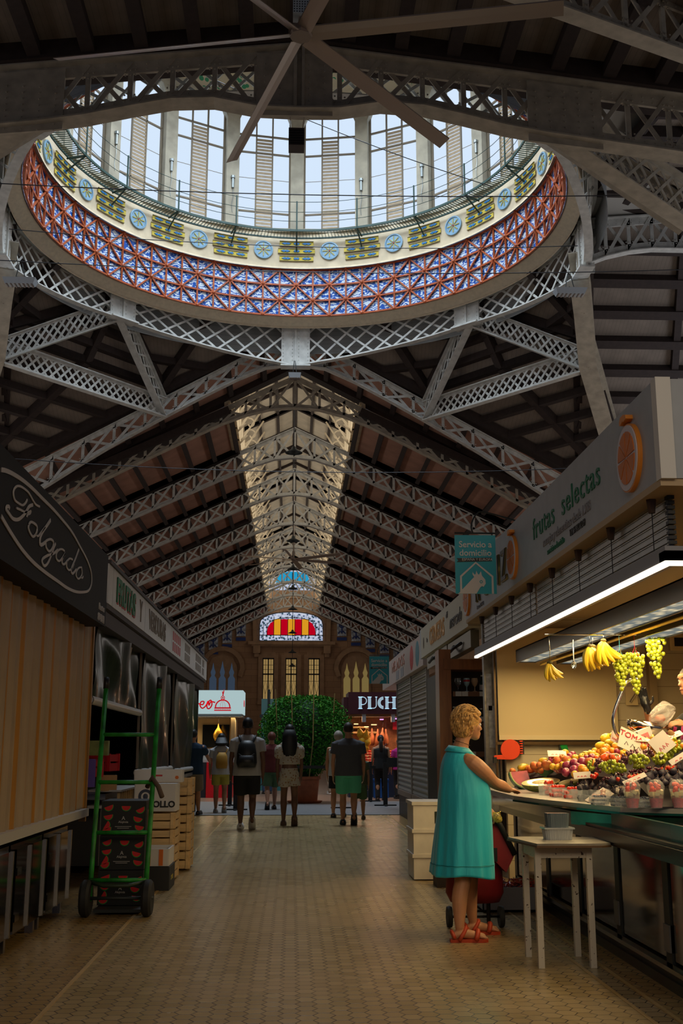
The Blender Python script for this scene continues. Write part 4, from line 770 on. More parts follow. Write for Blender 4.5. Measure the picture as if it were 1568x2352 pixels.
FRUIT_FILL = [('peach', 2.354, 9.634, 1.212, 0.0334), ('peach', 2.303, 10.108, 1.18, 0.035), ('peach', 2.289, 10.439, 1.17, 0.0361), ('peach', 2.225, 10.732, 1.128, 0.0372), ('peach', 2.261, 10.478, 1.152, 0.0363), ('peach', 2.254, 10.533, 1.148, 0.0365), ('peach', 2.269, 10.255, 1.157, 0.0355), ('peach', 2.298, 9.589, 1.176, 0.0332), ('peach', 2.313, 9.567, 1.186, 0.0331), ('peach', 2.262, 10.057, 1.153, 0.0348), ('peach', 2.338, 9.79, 1.202, 0.0339), ('plum', 2.288, 9.53, 1.17, 0.0341), ('plum', 2.301, 9.643, 1.178, 0.0345), ('plum', 2.276, 8.661, 1.162, 0.031), ('plum', 2.362, 8.784, 1.218, 0.0315), ('plum', 2.416, 9.941, 1.253, 0.0356), ('plum', 2.352, 9.18, 1.211, 0.0329), ('plum', 2.314, 9.07, 1.187, 0.0325), ('plum', 2.396, 9.827, 1.24, 0.0352), ('plum', 2.369, 10.066, 1.223, 0.0361), ('plum', 2.361, 9.61, 1.217, 0.0344), ('plum', 2.285, 9.145, 1.167, 0.0328), ('plum', 2.425, 8.948, 1.259, 0.0321), ('plum', 2.417, 9.628, 1.254, 0.0345), ('plum', 2.27, 8.691, 1.158, 0.0311), ('plum', 2.29, 9.433, 1.171, 0.0338), ('plum', 2.448, 9.899, 1.273, 0.0355), ('plum', 2.39, 8.994, 1.236, 0.0322), ('plum', 2.355, 9.743, 1.213, 0.0349), ('plum', 2.362, 9.672, 1.218, 0.0346), ('plum', 2.367, 9.361, 1.221, 0.0335), ('plum', 2.396, 9.263, 1.24, 0.0332), ('plum', 2.428, 10.161, 1.26, 0.0364), ('plum', 2.336, 9.768, 1.201, 0.035), ('plum', 2.289, 9.187, 1.17, 0.0329), ('plum', 2.313, 9.069, 1.186, 0.0325), ('plum', 2.449, 8.914, 1.274, 0.0319), ('plum', 2.414, 10.239, 1.251, 0.0367), ('plum', 2.335, 9.325, 1.2, 0.0334), ('apricot', 2.477, 9.254, 1.293, 0.0254), ('apricot', 2.523, 9.185, 1.323, 0.0252), ('apricot', 2.496, 9.224, 1.305, 0.0253), ('apricot', 2.43, 8.857, 1.262, 0.0243), ('apricot', 2.452, 8.908, 1.276, 0.0245), ('apricot', 2.391, 9.566, 1.237, 0.0263), ('apricot', 2.457, 9.331, 1.28, 0.0256), ('apricot', 2.44, 9.825, 1.269, 0.027), ('apricot', 2.426, 9.4, 1.26, 0.0258), ('orange', 2.525, 8.692, 1.324, 0.027), ('orange', 2.55, 9.013, 1.34, 0.028), ('orange', 2.611, 9.183, 1.38, 0.0285), ('orange', 2.472, 8.51, 1.289, 0.0264), ('orange', 2.632, 9.126, 1.393, 0.0283), ('orange', 2.533, 8.977, 1.329, 0.0279), ('orange', 2.409, 8.754, 1.249, 0.0272), ('orange', 2.518, 8.64, 1.319, 0.0268), ('orange', 2.588, 8.909, 1.365, 0.0277), ('orange', 2.51, 9.003, 1.314, 0.028), ('orange', 2.486, 8.541, 1.298, 0.0265), ('orange', 2.489, 9.101, 1.3, 0.0283), ('orange', 2.466, 8.363, 1.285, 0.026), ('orange', 2.416, 8.188, 1.253, 0.0254), ('orange', 2.565, 9.198, 1.35, 0.0286), ('orange', 2.413, 8.436, 1.251, 0.0262), ('orange', 2.418, 8.582, 1.254, 0.0266), ('orange', 2.515, 8.565, 1.317, 0.0266), ('orange', 2.418, 8.399, 1.254, 0.0261), ('apricot', 2.578, 7.826, 1.358, 0.0215), ('apricot', 2.595, 7.814, 1.369, 0.0215), ('apricot', 2.466, 7.904, 1.286, 0.0217), ('apricot', 2.575, 7.756, 1.356, 0.0213), ('apricot', 2.523, 8.164, 1.323, 0.0224), ('apricot', 2.515, 7.586, 1.317, 0.0208), ('apricot', 2.508, 7.482, 1.313, 0.0205), ('apricot', 2.527, 7.642, 1.325, 0.021), ('apricot', 2.555, 8.187, 1.344, 0.0225), ('apricot', 2.538, 8.001, 1.332, 0.022), ('apricot', 2.582, 7.786, 1.361, 0.0214), ('apricot', 2.501, 8.337, 1.308, 0.0229), ('apricot', 2.557, 8.289, 1.344, 0.0228), ('apricot', 2.485, 8.232, 1.298, 0.0226), ('apricot', 2.579, 8.357, 1.359, 0.023), ('apricot', 2.543, 7.705, 1.336, 0.0212), ('apricot', 2.477, 8.033, 1.292, 0.0221), ('apricot', 2.567, 8.169, 1.351, 0.0224), ('apricot', 2.499, 7.428, 1.307, 0.0204), ('apricot', 2.586, 7.884, 1.363, 0.0217), ('apricot', 2.528, 7.653, 1.326, 0.021), ('apricot', 2.566, 7.746, 1.35, 0.0213), ('apricot', 2.497, 7.592, 1.305, 0.0209), ('apricot', 2.517, 8.04, 1.318, 0.0221), ('apricot', 2.466, 7.502, 1.285, 0.0206), ('apricot', 2.499, 7.47, 1.307, 0.0205), ('apricot', 2.523, 8.331, 1.322, 0.0229), ('yellow_melon', 2.621, 9.006, 1.386, 0.0296), ('yellow_melon', 2.613, 8.754, 1.381, 0.0287), ('yellow_melon', 2.658, 9.326, 1.41, 0.0306), ('yellow_melon', 2.648, 8.888, 1.404, 0.0292), ('yellow_melon', 2.621, 8.774, 1.386, 0.0288), ('orange', 2.642, 7.765, 1.4, 0.0241), ('orange', 2.591, 7.443, 1.367, 0.0231), ('orange', 2.615, 7.615, 1.382, 0.0236), ('orange', 2.654, 8.173, 1.407, 0.0254), ('orange', 2.65, 8.117, 1.405, 0.0252), ('orange', 2.643, 7.697, 1.4, 0.0239), ('orange', 2.661, 8.387, 1.412, 0.026), ('orange', 2.637, 8.043, 1.397, 0.025), ('orange', 2.671, 7.71, 1.418, 0.0239), ('orange', 2.655, 8.294, 1.409, 0.0257), ('orange', 2.601, 8.185, 1.373, 0.0254), ('orange', 2.601, 7.753, 1.373, 0.0241), ('orange', 2.619, 7.522, 1.385, 0.0234), ('orange', 2.585, 7.961, 1.363, 0.0247), ('orange', 2.628, 7.64, 1.391, 0.0237), ('orange', 2.578, 7.682, 1.359, 0.0238), ('orange', 2.695, 7.573, 1.359, 0.0235), ('orange', 2.653, 8.395, 1.407, 0.0261), ('fig', 2.282, 7.332, 1.165, 0.0228), ('fig', 2.474, 7.34, 1.172, 0.0228), ('fig', 2.524, 7.298, 1.138, 0.0227), ('fig', 2.384, 7.312, 1.149, 0.0227), ('fig', 2.55, 7.298, 1.139, 0.0227), ('fig', 2.518, 7.271, 1.117, 0.0226), ('fig', 2.408, 7.266, 1.113, 0.0226), ('fig', 2.32, 7.316, 1.153, 0.0227), ('fig', 2.503, 7.302, 1.142, 0.0227), ('fig', 2.215, 7.291, 1.133, 0.0226), ('fig', 2.32, 7.335, 1.168, 0.0228), ('fig', 2.5, 7.305, 1.144, 0.0227), ('fig', 2.57, 7.302, 1.141, 0.0227), ('fig', 2.56, 7.322, 1.157, 0.0227), ('fig', 2.237, 7.521, 1.136, 0.0233), ('fig', 2.452, 7.279, 1.123, 0.0226), ('fig', 2.411, 7.335, 1.168, 0.0228), ('fig', 2.293, 7.388, 1.173, 0.0229), ('fig', 2.235, 7.289, 1.131, 0.0226), ('fig', 2.397, 7.334, 1.167, 0.0228), ('fig', 2.434, 7.339, 1.171, 0.0228), ('fig', 2.229, 7.558, 1.132, 0.0235), ('fig', 2.278, 7.295, 1.136, 0.0226), ('fig', 2.581, 7.336, 1.169, 0.0228), ('fig', 2.601, 7.342, 1.174, 0.0228), ('fig', 2.37, 7.292, 1.134, 0.0226), ('fig', 2.583, 7.316, 1.153, 0.0227), ('fig', 2.553, 7.293, 1.134, 0.0226), ('fig', 2.319, 7.332, 1.165, 0.0228), ('fig', 2.253, 7.54, 1.147, 0.0234), ('fig', 2.317, 7.47, 1.189, 0.0232), ('fig', 2.514, 7.363, 1.191, 0.0229), ('fig', 2.433, 7.384, 1.207, 0.0229), ('fig', 2.282, 7.706, 1.166, 0.0239), ('fig', 2.557, 7.367, 1.194, 0.0229), ('fig', 2.312, 7.998, 1.185, 0.0248), ('fig', 2.318, 7.451, 1.189, 0.0231), ('fig', 2.393, 7.368, 1.194, 0.0229), ('fig', 2.424, 7.338, 1.17, 0.0228), ('fig', 2.493, 7.341, 1.173, 0.0228), ('fig', 2.405, 7.37, 1.196, 0.0229), ('fig', 2.533, 7.368, 1.195, 0.0229), ('fig', 2.539, 7.359, 1.187, 0.0228), ('fig', 2.422, 7.356, 1.185, 0.0228), ('fig', 2.438, 7.365, 1.192, 0.0229), ('fig', 2.391, 7.341, 1.173, 0.0228), ('fig', 2.302, 7.398, 1.179, 0.023), ('fig', 2.337, 7.358, 1.186, 0.0228), ('fig', 2.307, 7.378, 1.182, 0.0229), ('fig', 2.47, 7.376, 1.201, 0.0229), ('fig', 2.274, 7.671, 1.161, 0.0238), ('fig', 2.273, 7.768, 1.16, 0.0241)]
# ============================================================ LEFT SIDE
blackpaint = P('black_sign_panel', (0.012, 0.012, 0.013), 0.6, spec=0.15)
signwhite = P('white_lettering', (0.45, 0.43, 0.43), 0.5, emit=(1, 0.97, 0.95), es=0.0)
whitepan = P('white_sign_panel', (0.62, 0.62, 0.60), 0.35, var=0.06)
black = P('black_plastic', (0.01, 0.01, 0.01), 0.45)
wood = P('pale_crate_wood', (0.62, 0.42, 0.20), 0.7, var=0.15, scale=3, stretch=(1, 12, 12))
card = P('brown_cardboard', (0.36, 0.22, 0.11), 0.8, var=0.1)
YZ = ((0, 1, 0), (0, 0, 1))
def sgn(name, label, loc, cat='sign'): return thing(name, label, cat, loc)

# black fascia with the script name in an oval
s_ = sgn('shop_sign', 'long black fascia with a white script name inside an oval, left foreground', (-1.7, 7, 2.7))
MB().b2((-0.75, -5, -0.28), (0, 2.95, 0.37)).build('panel', blackpaint, s_)
m = MB()
w_, pts = FOL['ell']; P2 = catmull([(y - 7, z - 2.7) for y, z in pts], 4)
n_ = len(P2); ws = [w_ * (0.55 + 0.5 * abs(cos(PI * i / n_))) * 0.9 for i in range(n_)]
m.ribbon(P2, ws, (0.002, 0, 0), *YZ, 0.006); m.build('oval_outline', signwhite, s_)
for nm, ks in (('letter_f', ('F1', 'F2', 'F3')), ('letter_o', ('o', 'o2')), ('letter_l', ('l',)), ('letter_g', ('g', 'g2')), ('letter_a', ('a', 'a2')), ('letter_d', ('d', 'd2')), ('letter_o', ('o3', 'o4'))):
    m = MB()
    for k in ks:
        w_, pts = FOL[k]; m.ribbon(catmull([(y - 7, z - 2.7) for y, z in pts], 5), w_ * (0.8 if nm == 'letter_f' else 1.05), (0.002, 0, 0), *YZ, 0.006)
    m.build(nm, signwhite, s_)
textmesh('small_lettering', 'Puestos', signwhite, 0.085, (0.004, 2.70, -0.14), *YZ, s_, sx=1.0)
textmesh('small_lettering', '89-90-91', signwhite, 0.10, (0.004, 2.70, -0.235), *YZ, s_, sx=0.9)

# striped shutter and its rail
stripe = bands('cream_and_amber_stripes', (0.42, 0.31, 0.20), (0.46, 0.19, 0.012), 'Y', 3.1, 0.2, 0.6, bump=0.25, dirt=0.35)
t = thing('striped_shutter', 'closed awning shutter with cream and amber vertical stripes below the black fascia', 'shutter', (-1.87, 6, 0.8))
m = MB()
prof = []
N = 260
for i in range(N + 1):
    y = -4 + 8.22 * i / N; prof.append((0.012 * sin(y * 27), y))
m.loft([[V(x, y, 0.0) for x, y in prof], [V(x, y, 1.68) for x, y in prof]][::1], cap=False, closed=False)
m.build('striped_cloth', stripe, t)
MB().b2((-0.02, -4, -0.05), (0.05, 4.24, 0.015)).build('bottom_rail', P('pale_aluminium', (0.6, 0.58, 0.55), 0.35, 0.2), t)
MB().b2((-0.04, 4.24, -0.1), (0.02, 4.29, 1.7)).build('side_rail', P('ochre_edge', (0.30, 0.14, 0.02), 0.5), t)
# steel cabinets below
dsteel = P('dark_reflecting_steel', (0.20, 0.19, 0.18), 0.16, 1.0, var=0.15, scale=2)
for k, (y0, y1, lab) in enumerate(((6.0, 7.75, 'nearest to the camera'), (7.8, 8.75, 'middle one, with two door edges'), (8.8, 9.72, 'farthest one beside the hand truck'))):
    t = thing('steel_cabinet', 'dark stainless steel cabinet under the striped shutter, ' + lab, 'cabinet', (-2.1, y0, 0), 0, 'steel cabinets under the striped shutter')
    L = y1 - y0
    MB().b2((-0.5, 0, 0.1), (0.20, L, 0.70)).build('body', dsteel, t)
    for j in range(2):
        a, b = 0.04 + j * L / 2, (j + 1) * L / 2 - 0.02
        d = MB().b2((0.2, a, 0.12), (0.235, b, 0.67)).build('door', P('door_steel', (0.28, 0.26, 0.25), 0.12, 1.0), t)
        MB().b2((0.235, b - 0.05, 0.12), (0.25, b - 0.02, 0.67)).build('handle', P('bright_edge_steel', (0.6, 0.58, 0.5), 0.2, 1.0), d)
        if j == 0:
            for z in (0.2, 0.5): MB().b2((0.235, 0.02, z), (0.25, 0.14, z + 0.05)).build('hinge', chrome, d)
    for yy in (0.04, L - 0.06):
        MB().b2((0.12, yy, 0), (0.18, yy + 0.05, 0.1)).build('leg', steel, t)

# vegetable stall fascia
t = sgn('stall_fascia', 'white sign boards reading FRUTAS Y VERDURAS above the green curtained stall', (-1.9, 11.2, 2.75))
MB().b2((-0.6, 0, 0), (-0.01, 13.2, 0.06)).b2((-0.6, 0, 0.46), (0.02, 13.2, 0.5)).b2((-0.62, 0, -0.16), (-0.05, 13.2, 0)).build('frame', P('dark_fascia_frame', (0.05, 0.04, 0.04), 0.6), t)
greenl = P('dark_green_lettering', (0.005, 0.16, 0.06), 0.5); redl = P('red_shadow_lettering', (0.5, 0.03, 0.03), 0.5); brownl = P('faded_brown_lettering', (0.16, 0.12, 0.08), 0.6)
for y0, y1 in ((0, 0.28), (0.3, 2.86), (2.88, 6.0), (6.02, 7.65), (7.67, 13.2)):
    MB().b2((-0.55, y0, 0.05), (0, y1, 0.46)).build('sign_board', whitepan, t)
textmesh('lettering', 'FRUTAS', redl, 0.36, (0.003, 1.27, 0.235), *YZ, t, sx=1.12, bold=0.014)
textmesh('lettering', 'FRUTAS', greenl, 0.36, (0.008, 1.22, 0.25), *YZ, t, sx=1.12, bold=0.012)
textmesh('lettering', 'Y', brownl, 0.36, (0.003, 2.45, 0.25), *YZ, t, bold=0.01)
textmesh('lettering', 'VERDURAS', brownl, 0.34, (0.003, 4.2, 0.25), *YZ, t, sx=1.15, bold=0.012)
for yy, k in ((6.8, 5), (8.8, 4), (11.0, 5), (12.6, 2)):
    m = MB()
    for i in range(k):
        for j in range(2): m.b2((0, yy - 0.6 + i * 0.26, 0.1 + j * 0.17), (0.004, yy - 0.46 + i * 0.26, 0.24 + j * 0.17))
    m.build('faded_lettering', redl if yy < 7 else brownl, t)
# stall body: dark interior, post, counter
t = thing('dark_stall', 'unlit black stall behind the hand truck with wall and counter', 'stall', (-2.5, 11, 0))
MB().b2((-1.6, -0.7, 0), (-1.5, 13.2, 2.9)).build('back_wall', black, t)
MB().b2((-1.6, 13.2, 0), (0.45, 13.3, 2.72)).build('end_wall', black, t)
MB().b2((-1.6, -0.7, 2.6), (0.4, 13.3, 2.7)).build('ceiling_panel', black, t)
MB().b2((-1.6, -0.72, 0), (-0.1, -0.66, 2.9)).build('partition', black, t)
m = MB().b2((-0.6, 1.2, 0.80), (0.5, 13, 0.86)); m.build('counter_top', P('dull_aluminium', (0.35, 0.34, 0.33), 0.35, 0.7), t)
MB().b2((-0.5, 1.4, 0.1), (0.42, 13, 0.8)).build('counter_front', P('dark_counter_front', (0.06, 0.055, 0.05), 0.4), t)
# plastic curtains on rollers
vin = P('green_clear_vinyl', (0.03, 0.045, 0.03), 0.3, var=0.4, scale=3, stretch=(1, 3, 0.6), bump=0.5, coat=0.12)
ros = P('pink_reflection_fold', (0.45, 0.24, 0.24), 0.3)
tube_m = P('grey_pvc_tube', (0.55, 0.53, 0.5), 0.35)
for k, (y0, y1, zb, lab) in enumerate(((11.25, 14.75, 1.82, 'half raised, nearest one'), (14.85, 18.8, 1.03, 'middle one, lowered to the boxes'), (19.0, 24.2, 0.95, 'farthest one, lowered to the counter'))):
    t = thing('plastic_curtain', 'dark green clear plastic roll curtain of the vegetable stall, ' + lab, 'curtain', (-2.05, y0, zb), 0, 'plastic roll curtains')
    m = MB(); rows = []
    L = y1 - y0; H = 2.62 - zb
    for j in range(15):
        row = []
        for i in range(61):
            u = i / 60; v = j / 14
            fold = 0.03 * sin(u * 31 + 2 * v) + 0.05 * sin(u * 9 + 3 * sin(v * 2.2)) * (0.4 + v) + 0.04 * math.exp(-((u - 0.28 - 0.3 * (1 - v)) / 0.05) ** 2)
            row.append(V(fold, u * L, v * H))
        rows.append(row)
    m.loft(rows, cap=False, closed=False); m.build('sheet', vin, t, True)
    MB().tube([(0.02, -0.08, 0), (0.02, L + 0.05, -0.02)], 0.045, 12, cap=False).tube([(0.02, -0.08, 0), (0.02, L + 0.05, -0.02)], 0.038, 12).build('roller_tube', tube_m, t, 'auto')
    MB().b2((0.0, -0.04, 0.05), (0.03, 0.0, H)).build('edge_rail', P('dull_rail', (0.2, 0.16, 0.13), 0.5), t)

# crates and boxes inside
def crate(name, label, loc, d, mat, rz=0, slats=True, lab_mat=None, group=None, cat='crate', txt=None):
    t = thing(name, label, cat, loc, rz, group); x, y, z = d[0] / 2, d[1] / 2, d[2]
    MB().box((0, 0, 0.01), (d[0], d[1], 0.02)).build('base', mat, t)
    for (cx, cyy, dx, dy) in ((-x, 0, 0.015, d[1]), (x, 0, 0.015, d[1]), (0, -y, d[0], 0.015), (0, y, d[0], 0.015)):
        m = MB()
        if slats:
            k = max(2, int(z / 0.09)); 
            for i in range(k): m.box((cx, cyy, (i + 0.5) * z / k), (dx, dy, z / k * 0.8))
            for sg in (-1, 1):
                if dx < dy: m.box((cx, sg * (y - 0.02), z / 2), (0.03, 0.03, z))
                else: m.box((sg * (x - 0.02), cyy, z / 2), (0.03, 0.03, z))
        else: m.box((cx, cyy, z / 2), (dx, dy, z))
        m.build('side', mat, t)
    if txt: textmesh('lettering', txt[0], txt[1], txt[2], (0, -y - 0.01, z * 0.45), (1, 0, 0), (0, 0, 1), t)
    return t
redp = P('red_plastic_crate', (0.45, 0.01, 0.02), 0.45); purp = P('purple_plastic', (0.07, 0.03, 0.25), 0.45)
crate('plastic_crate', 'red plastic crate under the green printed box, near the striped shutter', (-2.25, 11.9, 1.05), (0.5, 0.35, 0.2), redp, 0.15)
crate('plastic_crate', 'smaller red plastic crate at the right, against the dark stall', (-2.3, 13.3, 1.08), (0.42, 0.35, 0.2), redp, -0.2)
crate('plastic_crate', 'purple plastic crate at the edge of the striped shutter', (-2.15, 11.0, 0.98), (0.4, 0.5, 0.26), purp, 0.3, slats=False)
crate('produce_box', 'open cardboard produce box lettered in black lying on the red crate', (-2.3, 11.75, 1.27), (0.75, 0.4, 0.15), P('green_printed_card', (0.16, 0.18, 0.05), 0.7, var=0.5, scale=6), 0.12, slats=False, txt=('ENAOR', black, 0.10))
crate('carton', 'small brown carton on the dark counter', (-1.98, 12.1, 0.9), (0.2, 0.2, 0.16), card, 0.2, slats=False)
tr = thing('slatted_tray', 'pale wooden slatted tray on the counter edge behind the hand truck', 'tray', (-1.95, 12.0, 0.72))
m = MB().b2((-0.2, 0, 0), (0.15, 1.5, 0.03)).b2((-0.2, 0, 0.17), (0.15, 1.5, 0.19)); m.build('rails', P('alu_tray', (0.5, 0.48, 0.45), 0.4, 0.4), tr)
m = MB()
for i in range(10): m.b2((0.1, 0.05 + i * 0.15, 0.03), (0.13, 0.11 + i * 0.15, 0.17))
m.build('slats', wood, tr)

# hand truck --------------------------------------------------------
gp = P('worn_green_paint', (0.012, 0.20, 0.02), 0.45, var=0.6, scale=9)
tyre = P('black_rubber', (0.015, 0.015, 0.015), 0.7)
ht = thing('hand_truck', 'tall green tubular hand truck with black wheels standing by the dark stall', 'hand truck', (-1.42, 9.75, 0))
for sx in (-1, 1):
    x = sx * 0.225
    MB().tube([(x, -0.28, 0.12), (x * 1.02, -0.2, 0.45), (x * 1.04, 0.12, 1.86)], 0.021, 10).build('side_rail', gp, ht, True)
    MB().tube([(x * 1.04, 0.12, 1.86), (x * 1.045, 0.145, 1.96)], 0.025, 10).build('grip', black, ht, True)
    wh = MB(); M = Matrix.Rotation(PI / 2, 3, 'Y')
    wh.lathe([(0.07, -0.035), (0.125, -0.04), (0.145, -0.02), (0.145, 0.02), (0.125, 0.04), (0.07, 0.035)], (sx * 0.25, -0.30, 0.145), 28, M=M)
    w_ = wh.build('wheel', tyre, ht, 'auto')
    MB().lathe([(0.0, -0.03), (0.075, -0.03), (0.075, 0.03), (0.0, 0.03)], (sx * 0.25, -0.30, 0.145), 20, M=M).build('hub', P('dull_hub', (0.08, 0.08, 0.08), 0.4, 0.6), w_, 'auto')
for z, y in ((0.28, -0.26), (0.65, -0.15), (1.06, -0.07), (1.46, 0.03)):
    MB().tube([(-0.23, y, z), (0.23, y, z)], 0.018, 10).build('cross_bar', gp, ht, True)
MB().tube([(-0.24, -0.26, 0.27), (-0.1, -0.38, 0.25), (0.1, -0.38, 0.25), (0.24, -0.26, 0.27)], 0.016, 8).build('wheel_guard', P('dark_green_black', (0.02, 0.035, 0.015), 0.5), ht, True)
MB().tube([(-0.3, -0.30, 0.145), (0.3, -0.30, 0.145)], 0.014, 8).build('axle', darkmetal, ht, True)
MB().b2((-0.2, -0.22, 0.02), (0.2, 0.38, 0.045)).build('toe_plate', darkmetal, ht)
MB().tube([(0.18, -0.02, 1.02), (0.23, -0.10, 1.1), (0.28, -0.06, 1.02), (0.32, -0.12, 0.94)], 0.022, 8).build('tied_rag', P('brown_rag', (0.09, 0.06, 0.045), 0.9), ht, True)
# watermelon boxes
wred = P('printed_red_melon', (0.55, 0.015, 0.02), 0.6); wgrn = P('printed_green_rind', (0.03, 0.30, 0.05), 0.6)
spots = [(-0.13, 0.24, 200), (0.02, 0.235, 180), (0.14, 0.205, 205), (-0.13, 0.15, 190), (0.125, 0.13, 165), (-0.15, 0.07, 240), (0.14, 0.06, 170), (-0.14, 0.0, 200)]
for k in range(3):
    t = thing('melon_box', 'black cardboard box printed with red melon slices on the hand truck, ' + ['bottom of the three', 'middle of the three', 'top of the three'][k], 'box', (-1.44, 9.88 + 0.015 * k, 0.05 + 0.285 * k), 0, 'melon boxes on the hand truck')
    MB().b2((-0.19, -0.13, 0), (0.19, 0.30, 0.28)).build('carton', P('black_print_card', (0.008, 0.009, 0.009), 0.5), t)
    for i, (x, z, a) in enumerate(spots):
        z += 0.01; z = min(z, 0.235); z = max(z, 0.05)
        pr = [(0.042 * cos(R(a + q * 18)), 0.042 * sin(R(a + q * 18))) for q in range(11)]
        MB().prism(pr, (x, -0.133, z), (1, 0, 0), (0, 0, 1), 0.004).build('printed_rind', wgrn, t)
        pr = [(0.037 * cos(R(a + q * 18)), 0.037 * sin(R(a + q * 18)) + 0.002) for q in range(11)]
        MB().prism(pr, (x, -0.136, z), (1, 0, 0), (0, 0, 1), 0.004).build('printed_slice', wred, t)
    textmesh('printed_letter', 'A', signwhite, 0.045, (0.0, -0.134, 0.135), (1, 0, 0), (0, 0, 1), t)
    textmesh('printed_name', 'Alqimia', signwhite, 0.028, (0.0, -0.134, 0.105), (1, 0, 0), (0, 0, 1), t)
    MB().b2((-0.07, -0.135, 0.065), (0.07, -0.133, 0.069)).b2((-0.05, -0.135, 0.052), (0.05, -0.133, 0.056)).build('printed_lines', signwhite, t)
    MB().b2((0.19, -0.02, 0.05), (0.193, 0.18, 0.2)).build('side_label', P('grey_orange_label', (0.22, 0.12, 0.09), 0.6, var=0.4, scale=10), t)
# crates on the floor behind the truck
t = crate('fruit_box', 'white box with a lion seal and black capital lettering on top of the wooden crates', (-1.42, 12.0, 0.70), (0.42, 0.38, 0.28), P('white_card', (0.62, 0.60, 0.58), 0.6), 0, slats=False, cat='box')
textmesh('lettering', 'BOLLO', black, 0.088, (0.07, -0.20, 0.07), (1, 0, 0), (0, 0, 1), t, bold=0.003)
MB().lathe([(0.045, 0), (0.075, 0), (0.075, 0.004), (0.045, 0.004)], (-0.1, -0.195, 0.15), 24, M=Matrix.Rotation(PI / 2, 3, 'X'), cap=False).ball((-0.1, -0.196, 0.15), 0.03, (1, 0.15, 1.1), 10, 6).build('lion_seal', P('dark_blue_seal', (0.04, 0.05, 0.09), 0.5), t)
MB().box((0, 0, 0.275), (0.40, 0.36, 0.01)).build('lid', P('white_card', (0, 0, 0)), t)
t = crate('fruit_carton', 'white carton with red print and orange fruit picture on the wooden tray stack', (-1.44, 12.3, 0.985), (0.5, 0.3, 0.13), P('white_card', (0, 0, 0)), 0.03, slats=False, cat='box')
MB().box((0.0, -0.155, 0.07), (0.09, 0.006, 0.018)).build('red_print', redl, t)
MB().ball((0.2, -0.15, 0.05), 0.045, (1, 0.2, 0.8), 10, 6).build('fruit_picture', P('orange_print', (0.65, 0.15, 0.02), 0.5), t)
for k in range(4):
    crate('wooden_crate', 'pale wooden produce crate by the dark stall, %s of the near stack' % ['lowest', 'second from the bottom', 'third from the bottom', 'topmost'][k], (-1.42, 12.0, 0.02 + 0.17 * k), (0.42, 0.5, 0.16), wood, 0, group='near stack of wooden crates')
for k in range(5):
    crate('wooden_crate', 'pale wooden produce crate with dark gaps, %s of the far stack' % ['lowest', 'second from the bottom', 'middle', 'second from the top', 'topmost'][k], (-1.36, 13.1, 0.02 + 0.2 * k), (0.42, 0.5, 0.19), wood, 0.02, group='far stack of wooden crates')
t = crate('printed_crate', 'black and yellow printed cardboard crate on the floor behind the hand truck', (-1.36, 11.35, 0.0), (0.36, 0.5, 0.22), P('black_yellow_print', (0.02, 0.02, 0.02), 0.5), 0.0, slats=False)
textmesh('lettering', 'CITRUS', P('yellow_print', (0.6, 0.5, 0.03), 0.5), 0.06, (0.184, 0, 0.1), *YZ, t)
t = crate('printed_crate', 'open carton with white and orange stripes standing in the black crate', (-1.36, 11.35, 0.225), (0.34, 0.46, 0.16), P('white_card', (0, 0, 0)), 0.0, slats=False)
for x in (-0.12, -0.02, 0.1): MB().box((x, -0.239, 0.08), (0.04, 0.004, 0.15)).build('orange_stripe', P('orange_print', (0, 0, 0)), t)

# ============================================================ FAR END: lit stall on the left
litw = EM('lit_sign_face', (0.62, 0.83, 0.85), 0.62)
warm = (1.0, 0.72, 0.38)
t = thing('lit_stall', 'far bright stall with illuminated white sign, red script and red dome drawing', 'stall', (-2.6, 31, 0))
MB().b2((-2, 0, 2.27), (1.22, 1.6, 2.92)).build('sign_box', litw, t)
red_s = P('red_sign_paint', (0.75, 0.01, 0.02), 0.5, emit=(0.8, 0.0, 0.01), es=0.35)
XZ = ((1, 0, 0), (0, 0, 1))
m = MB(); m.ribbon(catmull([(-0.02, 2.55), (0.1, 2.52), (0.14, 2.6), (0.06, 2.6), (0.03, 2.5), (0.1, 2.42), (0.2, 2.5), (0.25, 2.62), (0.22, 2.5), (0.24, 2.42), (0.3, 2.42), (0.36, 2.52), (0.33, 2.64), (0.27, 2.6), (0.28, 2.5), (0.33, 2.6), (0.45, 2.58)], 4), 0.035, (0, -0.02, 0), *XZ, 0.01); m.build('red_script', red_s, t)
m = MB(); o_ = (0.66, -0.02, 2.35)
m.prism([(-0.235, 0), (0.235, 0), (0.235, 0.03), (-0.235, 0.03)], o_, *XZ, 0.01)
for i in range(9): m.prism([(-0.22 + i * 0.05, 0.035), (-0.195 + i * 0.05, 0.035), (-0.208 + i * 0.05, 0.055)], o_, *XZ, 0.01)
m.prism([(-0.235, 0.06), (0.235, 0.06), (0.225, 0.10), (-0.225, 0.10)], o_, *XZ, 0.01)
m.ribbon([(0.2 * cos(PI * i / 14), 0.10 + 0.2 * sin(PI * i / 14)) for i in range(15)], 0.035, o_, *XZ, 0.01)
for q in (-0.07, 0, 0.07): m.ribbon([(q, 0.1), (q * 0.8, 0.2), (q * 0.2, 0.29)], 0.006, o_, *XZ, 0.01)
m.ribbon([(0.05 * cos(2 * PI * i / 12), 0.36 + 0.05 * sin(2 * PI * i / 12)) for i in range(13)], 0.02, o_, *XZ, 0.01); m.prism([(-0.02, 0.34), (0.02, 0.34), (0.02, 0.38), (-0.02, 0.38)], o_, *XZ, 0.01)
m.prism([(-0.01, 0.41), (0.01, 0.41), (0.035, 0.53), (0.03, 0.6), (0.0, 0.52), (-0.03, 0.55), (-0.015, 0.47)], o_, *XZ, 0.01)
m.build('red_dome_emblem', red_s, t)
